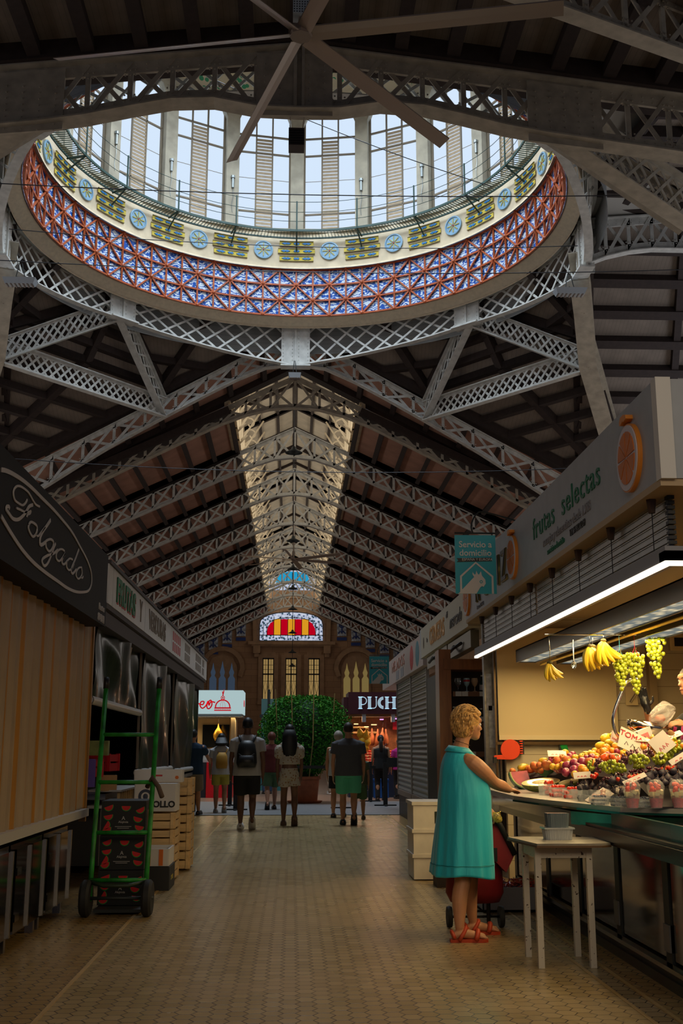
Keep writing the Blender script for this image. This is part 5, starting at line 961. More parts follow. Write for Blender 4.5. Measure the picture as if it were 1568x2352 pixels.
textmesh('side_lettering', 'co', red_s, 0.4, (1.235, 0.5, 2.6), *YZ, t, sx=1.2)
MB().b2((-2, 0.1, 2.19), (1.2, 1.6, 2.27)).build('canopy', P('grey_canopy', (0.25, 0.25, 0.25), 0.4), t)
cream_w = P('cream_stall_wall', (0.62, 0.47, 0.25), 0.6)
MB().b2((-2, 1.55, 0.9), (1.0, 1.6, 2.2)).b2((0.88, 0.3, 0.9), (1.0, 1.6, 2.2)).build('walls', cream_w, t)
MB().b2((-0.0, 1.5, 1.35), (0.78, 1.54, 2.0)).build('dark_display', P('dark_glass', (0.01, 0.012, 0.015), 0.1), t)
MB().b2((-2, 0.05, 0.95), (1.0, 0.9, 1.02)).b2((-2, 0.2, 1.02), (1.0, 0.24, 1.32)).build('counter', P('marble_counter', (0.5, 0.5, 0.48), 0.3), t)
MB().b2((0.25, 0.0, 0.0), (0.97, 0.85, 0.95)).build('red_front', P('red_cooler', (0.75, 0.01, 0.02), 0.35), t)
MB().b2((-2, 0.05, 0.0), (0.24, 0.85, 0.95)).build('dark_front', P('dark_front', (0.03, 0.03, 0.04), 0.35), t)
area('lit_stall_lamp', (-2.6, 31.4, 2.15), (R(-12), 0, 0), 2.6, 0.6, 30, warm)
goldm = P('golden_pineapple_foil', (0.75, 0.36, 0.03), 0.25, 0.5, var=0.5, scale=20)
t = thing('golden_ornament', 'golden hanging ornament inside the bright far stall', 'ornament', (-2.08, 31.5, 1.62))
MB().lathe([(0.001, -0.16), (0.07, -0.12), (0.13, 0.0), (0.14, 0.1), (0.09, 0.2), (0.03, 0.28), (0.002, 0.4)], n=14).build('body', goldm, t, True)
MB().tube([(0, 0, 0.4), (0, 0, 0.58)], 0.006, 5).build('cord', cable_m, t)
jarp = None
for i in range(9):
    x = -2.5 + i * 0.125
    if 3.4 < i < 4.6: continue
    if jarp is None:
        jarp = thing('bottle', 'x', 'bottle', (0, 0, 0)); 
        MB().lathe([(0.045, 0), (0.05, 0.02), (0.05, 0.16), (0.02, 0.22), (0.02, 0.25)], n=10).build('body', P('amber_bottle', (0.65, 0.35, 0.08), 0.2), jarp, True)
        MB().lathe([(0.024, 0.25), (0.024, 0.29)], n=8).build('cap', whitepan, jarp)
        o = jarp; o.location = (x, 31.3, 1.02)
        tag(o, 'amber juice bottle on the counter of the bright far stall', 'bottle', 'juice bottles on the far counter')
    else: o = dup(jarp, (x, 31.3, 1.02))
# teal kiosk behind the plant, far stalls
t = thing('far_kiosk', 'teal glazed kiosk partly hidden behind the plant', 'kiosk', (-1.0, 36, 0))
MB().b2((0, 0, 0), (0.7, 1, 2.9)).build('body', P('teal_glass', (0.04, 0.16, 0.17), 0.2), t)
MB().b2((-0.05, -0.05, 2.3), (0.75, 0.0, 2.4)).b2((0.2, -0.05, 0), (0.28, 0, 3.2)).build('frame', darkmetal, t)

# PUCHA stall
t = thing('butcher_stall', 'far stall with maroon sign lettered PUCHA and hams hanging under lamps', 'stall', (1.58, 31, 0))
MB().b2((0, 0, 2.27), (3.4, 1.5, 2.88)).build('sign_box', P('maroon_sign', (0.055, 0.008, 0.018), 0.4), t)
MB().b2((-0.12, 0.3, 2.3), (0, 1.6, 2.75)).build('side_sign', P('maroon_sign', (0, 0, 0)), t)
let = P('neon_white_lettering', (0.6, 0.8, 0.9), 0.4, emit=(0.55, 0.78, 0.95), es=0.5)
def L2(strokes, w=0.022):
    m = MB()
    for s in strokes: m.ribbon(s, w, (0, -0.012, 2.42), *XZ, 0.012)
    m.build('letter', let, t)
def cv(x, w, sl=1):   # triple vertical stem
    return [[(x + d, 0), (x + d, 0.32)] for d in (0, 0.03, 0.06)] + [[(x - 0.03, 0), (x + 0.09, 0)], [(x - 0.03, 0.32), (x + 0.09, 0.32)]]
def arc(cx, cz, r, a0, a1, n=10, ry=None): return [(cx + r * cos(R(a0 + (a1 - a0) * i / n)), cz + (ry or r) * sin(R(a0 + (a1 - a0) * i / n))) for i in range(n + 1)]
L2(cv(0.30, 0) + [[(0.36, 0.32)] + arc(0.40, 0.215, 0.105, 90, -90) + [(0.36, 0.11)]])
L2(cv(0.56, 0) + [[(0.62, 0.01), (0.68, 0.01)] + arc(0.70, 0.09, 0.08, -80, 0) + [(0.78, 0.32)], [(0.75, 0.32), (0.81, 0.32)]])
L2([arc(0.98, 0.16, 0.15, 90, 270, 12, 0.16), arc(0.98, 0.16, 0.12, 90, 270, 12, 0.13), arc(0.98, 0.16, 0.09, 90, 270, 12, 0.10)])
L2(cv(1.05, 0) + cv(1.25, 0) + [[(1.1, 0.17), (1.25, 0.17)]])
L2([[(1.36, 0), (1.42, 0.25)] + arc(1.49, 0.25, 0.07, 180, 0) + [(1.6, 0)], [(1.38, 0.1), (1.58, 0.1)], [(1.6, 0), (1.6, 0.32)]])
L2(cv(1.75, 0) + [[(1.8, 0.3), (1.95, 0.0)]])
MB().b2((0, 0.2, 2.2), (3.4, 1.5, 2.27)).build('canopy', P('warm_canopy', (0.3, 0.17, 0.08), 0.5), t)
MB().b2((0, 1.5, 0.9), (3.4, 1.6, 2.2)).build('back_wall', P('warm_tiles', (0.45, 0.2, 0.09), 0.5, var=0.4, scale=9), t)
MB().b2((0.1, 1.0, 1.75), (0.9, 1.5, 1.8)).b2((0.1, 1.0, 1.9), (0.6, 1.5, 1.95)).build('shelf', wood, t)
MB().b2((0.0, 0.1, 0.0), (3.4, 0.9, 0.85)).build('front', P('blue_black_front', (0.02, 0.03, 0.06), 0.4), t)
MB().b2((1.35, 1.2, 1.86), (2.3, 1.24, 2.1)).build('red_banner', P('red_banner', (0.6, 0.02, 0.03), 0.6), t)
for x in (0.38, 1.2): MB().b2((x, 0.02, 2.05), (x + 0.11, 0.12, 2.27)).build('speaker_box', P('grey_box', (0.35, 0.37, 0.4), 0.4), t)
EMP = EM('purple_lamp', (0.8, 0.35, 1.0), 1.6); EMY = EM('warm_lamp', (1.0, 0.75, 0.3), 1.6)
for x0, x1, mm_, z in ((0.95, 1.05, EMP, 2.13), (1.35, 1.62, EMP, 2.15), (0.2, 0.32, EMY, 2.0), (0.7, 0.85, EMY, 1.98), (0.5, 0.62, EMY, 1.92)):
    MB().b2((x0, 0.8, z), (x1, 0.95, z + 0.025)).build('lamp', mm_, t)
area('butcher_lamp', (2.9, 31.5, 2.15), (R(-14), 0, 0), 2.6, 0.6, 42, (1.0, 0.55, 0.3))
# hams, sausages and goods
hamm = P('cured_ham', (0.45, 0.16, 0.07), 0.4, var=0.3); redm = P('red_meat', (0.55, 0.03, 0.02), 0.35, var=0.3); yelm = P('yellow_sack', (0.75, 0.42, 0.02), 0.5, var=0.3, scale=14)
hp = None
for i, (x, z, s) in enumerate(((0.72, 1.62, 1), (0.88, 1.6, 1.0), (1.0, 1.66, 0.9), (1.12, 1.6, 1.0), (1.5, 1.7, 0.9), (1.62, 1.62, 1.1), (1.75, 1.66, 1), (1.9, 1.6, 1.1), (2.05, 1.66, 1))):
    if hp is None:
        hp = thing('ham', 'cured ham hanging under the canopy of the maroon signed stall', 'ham', (0, 0, 0), 0, 'hams in the maroon stall')
        MB().lathe([(0.002, -0.22), (0.06, -0.2), (0.085, -0.1), (0.07, 0.05), (0.03, 0.16), (0.02, 0.26), (0.002, 0.28)], n=10).build('meat', hamm, hp, True)
        MB().tube([(0, 0, 0.26), (0, 0, 0.5)], 0.005, 4).build('string', cable_m, hp)
        o = hp; o.location = (1.58 + x, 31.9, z)
    else: o = dup(hp, (1.58 + x, 31.9 - 0.05 * (i % 3), z), rot=(0.1 * (i % 3 - 1), 0, i), scale=s)
sp_ = None
for i, (x, z) in enumerate(((0.35, 1.72), (0.5, 1.68), (0.4, 1.55), (0.54, 1.5), (0.48, 1.36))):
    if sp_ is None:
        sp_ = MB().lathe([(0.01, -0.12), (0.09, -0.1), (0.11, 0), (0.06, 0.12), (0.03, 0.16), (0.05, 0.2)], n=8).build('yellow_bag', yelm, None, True); o = sp_
        tag(o, 'yellow wrapped bag hanging in the maroon signed stall', 'bag', 'yellow bags in the maroon stall')
    else: o = sp_.copy(); COL.objects.link(o)
    o.location = (1.58 + x, 31.25, z); o.rotation_euler = (0.2, 0.3 * (i % 3 - 1), i)
sp_ = None; cols = []
rr = random.Random(5)
for i in range(60):
    x = 0.5 + (i % 12) * 0.12; row = i // 12
    if sp_ is None:
        sp_ = MB().ball((0, 0, 0), 0.055, (1, 1, 0.6), 8, 5).build('packed_meat', redm, None, True); o = sp_
        tag(o, 'small red and orange pack of meat in the lit counter of the maroon stall', 'meat', 'meat packs in the lit counter')
    else: o = sp_.copy(); COL.objects.link(o)
    o.location = (1.58 + x, 31.12 + 0.1 * row, 0.95 + 0.075 * row + rr.uniform(-.01, .01)); o.rotation_euler = (0, 0, rr.uniform(0, 6))
MB_ = MB(); 
for r_ in range(5): MB_.b2((0.4, 0.05 + 0.1 * r_, 0.88 + 0.075 * r_), (2.0, 0.16 + 0.1 * r_, 0.905 + 0.075 * r_))
MB_.build('stepped_tray', EM('counter_tray_glow', (1.0, 0.45, 0.2), 0.5), t)  # tray itself glows, standing in for the lighting of the counter
bl_ = thing('blue_bin', 'blue plastic box below the meat counter', 'box', (2.45, 30.7, 0.012)); MB().b2((-0.2, -0.15, 0), (0.2, 0.15, 0.45)).build('body', P('blue_plastic', (0.01, 0.09, 0.35), 0.4), bl_); MB().b2((-0.21, -0.16, 0.45), (0.21, 0.16, 0.5)).build('lid', P('blue_plastic', (0, 0, 0)), bl_)

# stanchions and far tables
belt = P('belt_black', (0.01, 0.01, 0.012), 0.5)
sp_ = None
for i, (x, y, lab) in enumerate(((-1.22, 24.74, 'left foreground one by the man with the backpack'), (-1.45, 26.6, 'left one behind the yellow shorts'), (2.0, 28.5, 'right one, farther back'), (2.21, 26.39, 'right one beside the closed shutter'), (1.15, 25.4, 'centre one behind the couple'))):
    if sp_ is None:
        sp_ = thing('queue_post', '', 'post', (0, 0, 0), 0, 'queue posts on the grey paving')
        MB().b2((-0.26, -0.03, 0.012), (0.26, 0.03, 0.04)).b2((-0.03, -0.26, 0.012), (0.03, 0.26, 0.04)).build('base', belt, sp_)
        MB().b2((-0.05, -0.03, 0.04), (0.05, 0.03, 1.0)).build('post', belt, sp_)
        o = sp_; o.location = (x, y, 0)
    else: o = dup(sp_, (x, y, 0))
    o['label'] = 'black queue post with cross base, ' + lab
m = MB(); m.b2((-1.2, 26.6, 0.86), (2.0, 26.63, 0.93)); tag(m.build('queue_belt', belt), 'black belt stretched in front of the plant pot', 'belt')

# ============================================================ plant in terracotta pot
t = thing('potted_bush', 'big dense green bush in a terracotta pot at the centre of the far crossing', 'potted plant', (0.33, 27.9, 0.012))
pot = P('terracotta_pot', (0.36, 0.11, 0.045), 0.6, var=0.15)
MB().lathe([(0.30, 0), (0.31, 0.02), (0.36, 0.56), (0.40, 0.57), (0.40, 0.64), (0.34, 0.64), (0.33, 0.5)], n=32).lathe([(0.001, 0.55), (0.34, 0.55)], n=32).build('pot', pot, t, 'auto')
MB().lathe([(0.001, 0), (0.40, 0), (0.44, 0.05), (0.42, 0.05), (0.30, 0.02)], n=32).build('saucer', pot, t, 'auto')
lf1, lf2 = P('leaf_green', (0.03, 0.17, 0.015), 0.75, spec=0.2), P('leaf_green_light', (0.09, 0.30, 0.03), 0.75, spec=0.2)
m = MB(); rl = random.Random(11)
for i in range(15000):
    u = rl.uniform(-1, 1); a = rl.uniform(0, 2 * PI); s = math.sqrt(1 - u * u); rr = rl.uniform(0.72, 1.0)
    x, y, z = s * cos(a) * rr, s * sin(a) * rr, u * rr
    bx, by, bz = 1.12, 1.0, 1.02
    k_ = 1.0 + 0.07 * sin(5 * a + 3 * u) + 0.05 * sin(9 * a)
    # upper mass full, lower mass tapering to the pot
    zz = 1.72 + z * bz * (1.0 if z > 0 else 1.12); tap = 1.0 if zz > 1.3 else 0.62 + 0.38 * max(0, (zz - 0.6) / 0.7)
    qx = math.copysign(abs(x) ** 0.8, x); c = V(qx * bx * k_ * tap, y * by * k_ * tap, max(0.62, zz))
    if c.z > 2.55: c.z = 2.55 + (c.z - 2.55) * 0.5
    L = rl.uniform(0.045, 0.085); ax = V(rl.uniform(-1, 1), rl.uniform(-1, 1), rl.uniform(-.8, .6)).normalized(); sd = ax.cross(V(rl.uniform(-1, 1), rl.uniform(-1, 1), rl.uniform(-1, 1))).normalized()
    m.add([c - ax * L / 2, c + sd * L * 0.3, c + ax * L / 2, c - sd * L * 0.3], [(0, 1, 2, 3)], 1 if rl.random() < 0.25 else 0)
tag(m.build('foliage', [lf1, lf2], t), kind='stuff')
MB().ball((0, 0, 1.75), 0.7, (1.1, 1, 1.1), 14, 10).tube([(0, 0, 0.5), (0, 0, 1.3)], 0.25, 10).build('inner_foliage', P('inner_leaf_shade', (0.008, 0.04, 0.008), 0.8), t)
for sx, top, yy in ((-0.75, 2.75, -0.7), (0.2, 2.8, -0.95), (0.72, 2.65, -0.65), (-0.35, 2.7, -0.9)):
    MB().tube([(sx * 0.5, yy * 0.35, 0.6), (sx * 0.9, yy, 1.5), (sx, yy * 0.9, top)], 0.012, 6).build('cane', P('cane_straw', (0.38, 0.26, 0.09), 0.6), t)

# ============================================================ RIGHT SIDE
# main fascia
orange = P('orange_segment', (0.60, 0.16, 0.01), 0.4, var=0.12, scale=6); org_rim = P('orange_rim', (0.72, 0.25, 0.03), 0.4); lil = P('white_pith', (0.62, 0.60, 0.68), 0.5)
fas = P('pale_fascia', (0.36, 0.40, 0.45), 0.4, var=0.05)
YZr = ((0, -1, 0), (0, 0, 1))
t = sgn('fruit_stall_sign', 'long white fascia reading frutas selectas with orange slices, right foreground', (2.0, 9, 3.05))
MB().b2((0, -3.3, -0.26), (0.35, 3.5, 0.31)).build('side_panel', fas, t)
MB().b2((0.06, -3.31, -0.26), (3.2, -3.0, 0.31)).build('end_panel', fas, t)
MB().b2((-0.005, -3.33, -0.265), (0.08, -3.25, 0.315)).build('corner_trim', P('corner_white', (0.66, 0.66, 0.64), 0.4), t)
MB().b2((0.0, -3.3, -0.30), (3.0, 3.5, -0.26)).build('soffit', P('tan_soffit', (0.48, 0.36, 0.22), 0.6), t)
def orange_slice(par, o, ux, uy, r, sx=1.0, leaf=True):
    ux, uy = V(*ux), V(*uy)
    def disc(rr, d, off, mat, nm):
        nn = ux.cross(uy)
        o2 = V(*o) + nn * off
        return MB().prism([(rr * sx * cos(2 * PI * i / 40), rr * sin(2 * PI * i / 40)) for i in range(40)], o2, ux, uy, d).build(nm, mat, par, 'auto')
    d = disc(r, 0.03, 0.012, org_rim, 'orange_emblem')
    e = disc(r * 0.955, 0.01, 0.027, lil, 'pith'); e.parent = d
    nn = ux.cross(uy); o2 = V(*o) + nn * 0.032
    for k in range(8):
        a0, a1 = R(45 * k + 3), R(45 * k + 42)
        pts = [(0.05 * r * sx * cos((a0 + a1) / 2), 0.05 * r * sin((a0 + a1) / 2))] + [(0.77 * r * sx * cos(a0 + (a1 - a0) * i / 8), 0.77 * r * sin(a0 + (a1 - a0) * i / 8)) for i in range(9)]
        g = MB().prism(pts, o2, ux, uy, 0.01).build('segment', orange, d)
    if leaf:
        pts = [(-0.3 * r, 1.05 * r), (-0.32 * r, 1.15 * r), (-0.2 * r, 1.27 * r), (0.1 * r, 1.28 * r), (0.3 * r, 1.22 * r), (0.32 * r, 1.1 * r), (0.05 * r, 1.06 * r), (0.0, 1.12 * r), (-0.2 * r, 1.04 * r)]
        MB().prism(pts, V(*o) + nn * 0.02, ux, uy, 0.05).build('orange_leaf', org_rim, d)
orange_slice(t, (0, -2.83, -0.02), *YZr, 0.205, 1.0)
orange_slice(t, (0, 0.68, -0.01), *YZr, 0.20, 1.0)
orange_slice(t, (0, 3.33, -0.04), *YZr, 0.19, 1.0)
orange_slice(t, (0.62, -3.31, 0.03), (1, 0, 0), (0, 0, 1), 0.2, 1.0, leaf=False)
dgreen = P('green_serif_lettering', (0.0, 0.13, 0.06), 0.5); greyl = P('grey_lettering', (0.22, 0.22, 0.25), 0.5); blk_l = P('black_lettering', (0.02, 0.02, 0.02), 0.4)
textmesh('lettering', 'frutas  selectas', dgreen, 0.25, (-0.003, -1.16, 0.065), *YZr, t, sx=1.18, space=1.12)
textmesh('lettering', 'naranjas y clementinas desde 1.938', greyl, 0.10, (-0.003, -1.2, -0.10), *YZr, t, sx=1.0, shear=0.2)
textmesh('lettering', 'servicio a domicilio', dgreen, 0.07, (-0.003, -0.9, -0.195), *YZr, t, shear=0.15)
textmesh('lettering', 'Tel. 96 382 92 09', blk_l, 0.07, (-0.003, -1.55, -0.185), *YZr, t, sx=0.85)
goldl = P('gold_edge_lettering', (0.30, 0.22, 0.08), 0.35, 0.6)
for ch, y in (('R', 2.6), ('E', 2.05), ('N', 1.52), ('Z', 1.1)):
    textmesh('letter', ch, goldl, 0.42, (0.0, y, -0.03), *YZr, t, sx=0.9 if ch != 'N' else 1.2, bold=0.006, depth=0.02)
    textmesh('letter', ch, blk_l, 0.42, (-0.022, y, -0.03), *YZr, t, sx=0.9 if ch != 'N' else 1.2)
textmesh('lettering', 'Puestos 50-51-52', greyl, 0.06, (-0.003, 2.5, -0.215), *YZr, t)
# second fascia
t = sgn('stall_sign', 'cream fascia with orange and black lettering reading cervezas del mercado', (2.02, 14.8, 2.93))
MB().b2((0, -2.3, -0.21), (0.4, 2.35, 0.24)).build('panel', P('cream_fascia', (0.58, 0.54, 0.42), 0.5), t)
MB().b2((0, 2.35, -0.21), (0.4, 2.5, 0.24)).build('end_strip', fas, t)
textmesh('lettering', 'CERVEZAS', P('amber_lettering', (0.60, 0.27, 0.04), 0.5), 0.34, (-0.003, 0.45, 0.0), *YZr, t, sx=1.0, bold=0.006)
textmesh('lettering', 'del', blk_l, 0.12, (-0.003, -0.6, 0.12), *YZr, t, shear=0.3)
m = MB(); mer = 'mercado'
textmesh('lettering', mer, blk_l, 0.26, (-0.003, -1.35, -0.01), *YZr, t, sx=1.1, shear=0.3)
textmesh('lettering', 'las', blk_l, 0.1, (-0.003, 1.55, 0.0), *YZr, t, shear=0.3)
MB().ball((-0.003, 2.0, 0), 0.09, (0.05, 0.8, 1), 10, 6).build('small_crest', brownl, t)
# third fascia, nearer the far end
t = sgn('stall_sign', 'far white fascia with red lettering and ice cream pictures, beyond the closed shutter', (2.1, 21, 2.85))
MB().b2((0, -3.4, -0.2), (0.4, 4.6, 0.32)).build('panel', P('pinkish_panel', (0.52, 0.42, 0.38), 0.5), t)
textmesh('lettering', 'HELADOS', P('rust_lettering', (0.35, 0.10, 0.05), 0.5), 0.3, (-0.003, 0.8, 0.12), *YZr, t, sx=2.0)
MB().b2((-0.004, 0.6, -0.17), (0, 1.2, 0.0)).b2((-0.004, -0.3, -0.17), (0, 0.3, 0.0)).build('grey_print', greyl, t)
for y, mt2 in ((-1.7, redl), (-2.6, P('teal_print', (0.03, 0.2, 0.25), 0.5))): MB().ball((0, y, 0.05), 0.2, (0.03, 1.5, 1.1), 10, 6).build('picture', mt2, t)

# roller shutters beyond the booth
shut = bands('grey_roller_slats', (0.34, 0.33, 0.32), (0.09, 0.09, 0.09), 'Z', 11, 0.3, 0.4, bump=0.6, metal=0.4)
for k, (y0, y1, lab) in enumerate(((18.0, 20.4, 'nearer of the two'), (20.5, 23.1, 'farther of the two, with a paper sticker'))):
    t = thing('roller_shutter', 'closed grey roller shutter on the right, ' + lab, 'shutter', (2.22, y0, 0.5), 0, 'closed roller shutters on the right')
    m = MB(); row0 = []
    zz = [i * 0.0225 for i in range(97)]
    prof = [V(-0.012 * abs(sin(i * PI / 4)), 0, z) for i, z in enumerate(zz)]
    m.loft([[p + V(0, 0, 0) for p in prof], [p + V(0, y1 - y0, 0) for p in prof]], cap=False, closed=False)
    m.build('slats', shut, t)
    MB().b2((-0.03, -0.04, 0), (0.02, 0.0, 2.15)).b2((-0.03, y1 - y0, 0), (0.02, y1 - y0 + 0.04, 2.15)).build('guides', P('grey_guide', (0.3, 0.3, 0.3), 0.4, 0.5), t)
    MB().b2((-0.03, -0.02, -0.08), (0.02, y1 - y0 + 0.02, 0.02)).build('bottom_bar', P('taupe_bar', (0.22, 0.17, 0.14), 0.5), t)
    MB().b2((0.0, 0, -0.5), (0.05, y1 - y0, -0.05)).build('plinth', P('dark_plinth', (0.03, 0.028, 0.027), 0.5), t)
    if k: MB().b2((-0.02, 0.05, 1.05), (-0.014, 0.2, 1.45)).build('sticker', P('faded_sticker', (0.5, 0.3, 0.16), 0.6), t)
# wooden booth with shelves of drinks: face turned to the camera at Y=13
brn = P('varnished_booth_wood', (0.26, 0.09, 0.025), 0.35, var=0.2, scale=3, stretch=(8, 8, 1))
shelfb = P('shelf_brown', (0.15, 0.06, 0.025), 0.45)
t = thing('drinks_booth', 'varnished wooden booth with dark shelves of bottles behind the woman', 'booth', (1.9, 13.6, 0))
MB().b2((-0.08, 0, 0.1), (0.07, 0.35, 2.55)).build('left_post', brn, t)
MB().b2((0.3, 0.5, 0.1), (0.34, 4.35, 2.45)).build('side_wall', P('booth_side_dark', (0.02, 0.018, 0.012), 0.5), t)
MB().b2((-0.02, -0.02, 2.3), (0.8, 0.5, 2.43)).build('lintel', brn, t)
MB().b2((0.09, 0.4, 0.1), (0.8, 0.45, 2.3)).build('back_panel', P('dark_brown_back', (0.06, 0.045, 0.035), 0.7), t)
for z in (2.0, 1.62, 1.27, 0.95): MB().b2((0.09, 0.0, z), (0.66, 0.4, z + 0.03)).b2((0.09, -0.01, z - 0.03), (0.66, 0.01, z + 0.03)).build('shelf', shelfb, t)
for z, xs in ((2.0, (0.12, 0.20, 0.42, 0.55)), (1.62, (0.13, 0.22, 0.30)), (1.27, (0.13, 0.21, 0.28))):
    for x in xs: MB().b2((x, -0.016, z - 0.028), (x + 0.075, -0.011, z + 0.03)).build('price_card', P('dim_price_card', (0.5, 0.48, 0.45), 0.6), t)
MB().b2((-0.03, 0.36, 0.3), (-0.01, 0.6, 1.4)).build('black_white_panel', P('cow_panel', (0.3, 0.35, 0.25), 0.5, var=0.9, scale=5), t)
bot = P('dark_bottle_glass', (0.012, 0.03, 0.012), 0.1); 
def bottle(label, loc, lm, h=0.22, r=0.032, cat='bottle', grp='bottles on the booth shelves', capm=None):
    t = thing('bottle', label, cat, loc, 0, grp)
    MB().lathe([(r * 0.95, 0), (r, 0.01), (r, h * 0.55), (r * 0.4, h * 0.75), (r * 0.38, h)], n=14).build('glass_body', bot, t, True)
    MB().lathe([(r * 1.03, h * 0.12), (r * 1.03, h * 0.45)], n=14, cap=False).build('paper_label', lm, t, True)
    MB().lathe([(r * 0.45, h * 0.97), (r * 0.45, h * 1.06)], n=10).build('bottle_cap', capm or whitepan, t)
lw, lr_, lg = P('label_white', (0.6, 0.55, 0.5), 0.6), P('label_red', (0.35, 0.01, 0.02), 0.5), P('label_yellow', (0.5, 0.4, 0.1), 0.5)
bottle('white labelled bottle on the top shelf of the booth, right side', (2.38, 13.75, 2.03), lw, 0.2)
for x, lab in ((2.02, 'leftmost'), (2.15, 'second from the left'), (2.19, 'third from the left')): bottle('dark bottle with red label on the middle shelf, ' + lab, (x, 13.75, 1.65), lr_, 0.19, 0.034)
for x, lab in ((2.36, 'left one of three'), (2.42, 'middle of three'), (2.5, 'right one of three')): bottle('squat dark bottle at the right end of the middle shelf, ' + lab, (x, 13.75, 1.65), lw if x != 2.42 else lr_, 0.17, 0.036)
bottle('slim dark bottle with round pale label on the third shelf', (2.02, 13.75, 1.30), lw, 0.24)
bottle('slim dark bottle with yellow label and yellow cap on the third shelf', (2.10, 13.75, 1.30), lg, 0.24, capm=lg)
gl = P('clear_goblet_glass', (0.75, 0.85, 0.9), 0.05, trans=0.9)
for x, lab, mt_2 in ((2.07, 'stemmed clear glass on the top booth shelf, leftmost', gl), (2.18, 'wide pale blue goblet with red print on the top booth shelf', P('bluish_goblet', (0.3, 0.45, 0.5), 0.15)), (2.28, 'beige stemmed goblet on the top booth shelf', P('beige_goblet', (0.45, 0.30, 0.17), 0.4))):
    g = thing('goblet', lab, 'glass', (x, 13.7, 2.03))
    MB().lathe([(0.03, 0), (0.028, 0.008), (0.006, 0.015), (0.006, 0.06), (0.03, 0.09), (0.042, 0.13), (0.036, 0.17)], n=16, cap=False).build('bowl_and_stem', mt_2, g, True)
    if 'red print' in lab: MB().lathe([(0.0425, 0.125), (0.040, 0.15)], n=16, cap=False).build('red_print', lr_, g)
# shutter boxes with black hooks under the second fascia
t = thing('shutter_box', 'half lowered metal shutter cases with black hooks above the drinks booth', 'shutter', (2.1, 12.6, 2.5))
for y0, y1, z in ((0.1, 2.0, 0.0), (2.1, 4.3, 0.03)):
    MB().b2((-0.02, y0, z), (0.08, y1, z + 0.2)).build('case', P('dull_brass_grey', (0.20, 0.18, 0.13), 0.35, 0.6), t)
    MB().tube([(-0.03, (y0 + y1) / 2 + 0.3, z + 0.12), (-0.1, (y0 + y1) / 2 + 0.2, z + 0.04), (-0.1, (y0 + y1) / 2 - 0.1, z + 0.06), (-0.04, (y0 + y1) / 2 - 0.35, z + 0.1)], 0.02, 6).build('hook', black, t, True)

# stall end post with papers
t = thing('stall_post', 'worn steel corner post with taped papers between booth and fruit stall', 'post', (2.12, 12.1, 0))
MB().b2((0, 0, 0), (0.14, 0.1, 2.75)).build('post', P('worn_grey_steel', (0.25, 0.24, 0.22), 0.35, 0.5, var=0.3, scale=14), t)
MB().b2((0.02, -0.006, 1.75), (0.08, -0.002, 2.15)).b2((0.04, -0.006, 1.35), (0.12, -0.002, 1.8)).build('taped_paper', P('pale_paper', (0.45, 0.47, 0.5), 0.6, var=0.3, scale=20), t)
MB().b2((0.15, -0.03, 0.95), (0.17, 0.05, 2.5)).build('bright_edge', P('bright_edge_steel', (0, 0, 0)), t)

# fruit stall interior: partition wall, roller blind, back wall, ceiling
plank = bands('beige_planks', (0.60, 0.50, 0.33), (0.30, 0.23, 0.13), 'Z', 5.5, 0.035, 0.55, dirt=0.15)
t = thing('fruit_stall_shell', 'beige plank walls of the lit fruit stall', 'stall', (2.2, 11.9, 0))
MB().b2((0.1, 0, 0.0), (3.4, 0.08, 2.9)).build('end_wall', plank, t)
MB().b2((2.35, -6.2, 0.0), (2.45, 0, 2.9)).build('back_wall', plank, t)
MB().b2((1.68, -0.1, 1.0), (1.76, 0, 2.75)).build('pillar', P('beige_pillar', (0.36, 0.26, 0.14), 0.5), t)
MB().b2((0.15, -6.1, 2.8), (3.4, 0.0, 2.84)).build('ceiling_panel', P('tan_ceiling', (0.5, 0.34, 0.17), 0.5), t)
t = thing('roller_blind', 'large plain cream roller blind covering the upper wall of the fruit stall', 'blind', (2.22, 11.86, 1.43))
MB().b2((0, -0.02, 0), (1.3, 0.0, 1.2)).build('cloth', P('cream_blind_cloth', (0.62, 0.49, 0.27), 0.7), t)
MB().b2((0, -0.03, 0.0), (1.3, 0.0, 0.05)).build('bottom_hem', P('cream_hem', (0.66, 0.54, 0.32), 0.6), t)
MB().b2((-0.03, -0.04, -0.05), (2.2, 0.0, -0.02)).b2((-0.04, -0.03, -0.45), (-0.02, 0.0, 1.2)).build('rail', P('bronze_rail', (0.10, 0.06, 0.025), 0.35, 0.6), t)
# louvred shutter above the counter
lv = P('grey_louvre_metal', (0.42, 0.42, 0.41), 0.35, 0.5, var=0.1)
t = thing('stall_louvre', 'grey metal roller slats drawn up under the long white fascia', 'shutter', (2.12, 5.95, 2.38))
for a, b in ((0.0, 3.35), (3.42, 6.0)):
    for k in range(8):
        MB().b2((-0.008, a, k * 0.05 + 0.004), (0.02, b, k * 0.05 + 0.04)).b2((-0.014, a, k * 0.05 + 0.036), (-0.004, b, k * 0.05 + 0.043)).build('slat', lv, t)
m = MB()
for k in range(14): m.b2((-0.01, -0.03, k * 0.029), (0.03, 0.02, k * 0.029 + 0.02))
m.build('end_teeth', black, t)
MB().b2((0.0, 3.35, -0.02), (0.04, 3.42, 0.42)).build('divider', P('amber_gap', (0.35, 0.2, 0.06), 0.5), t)
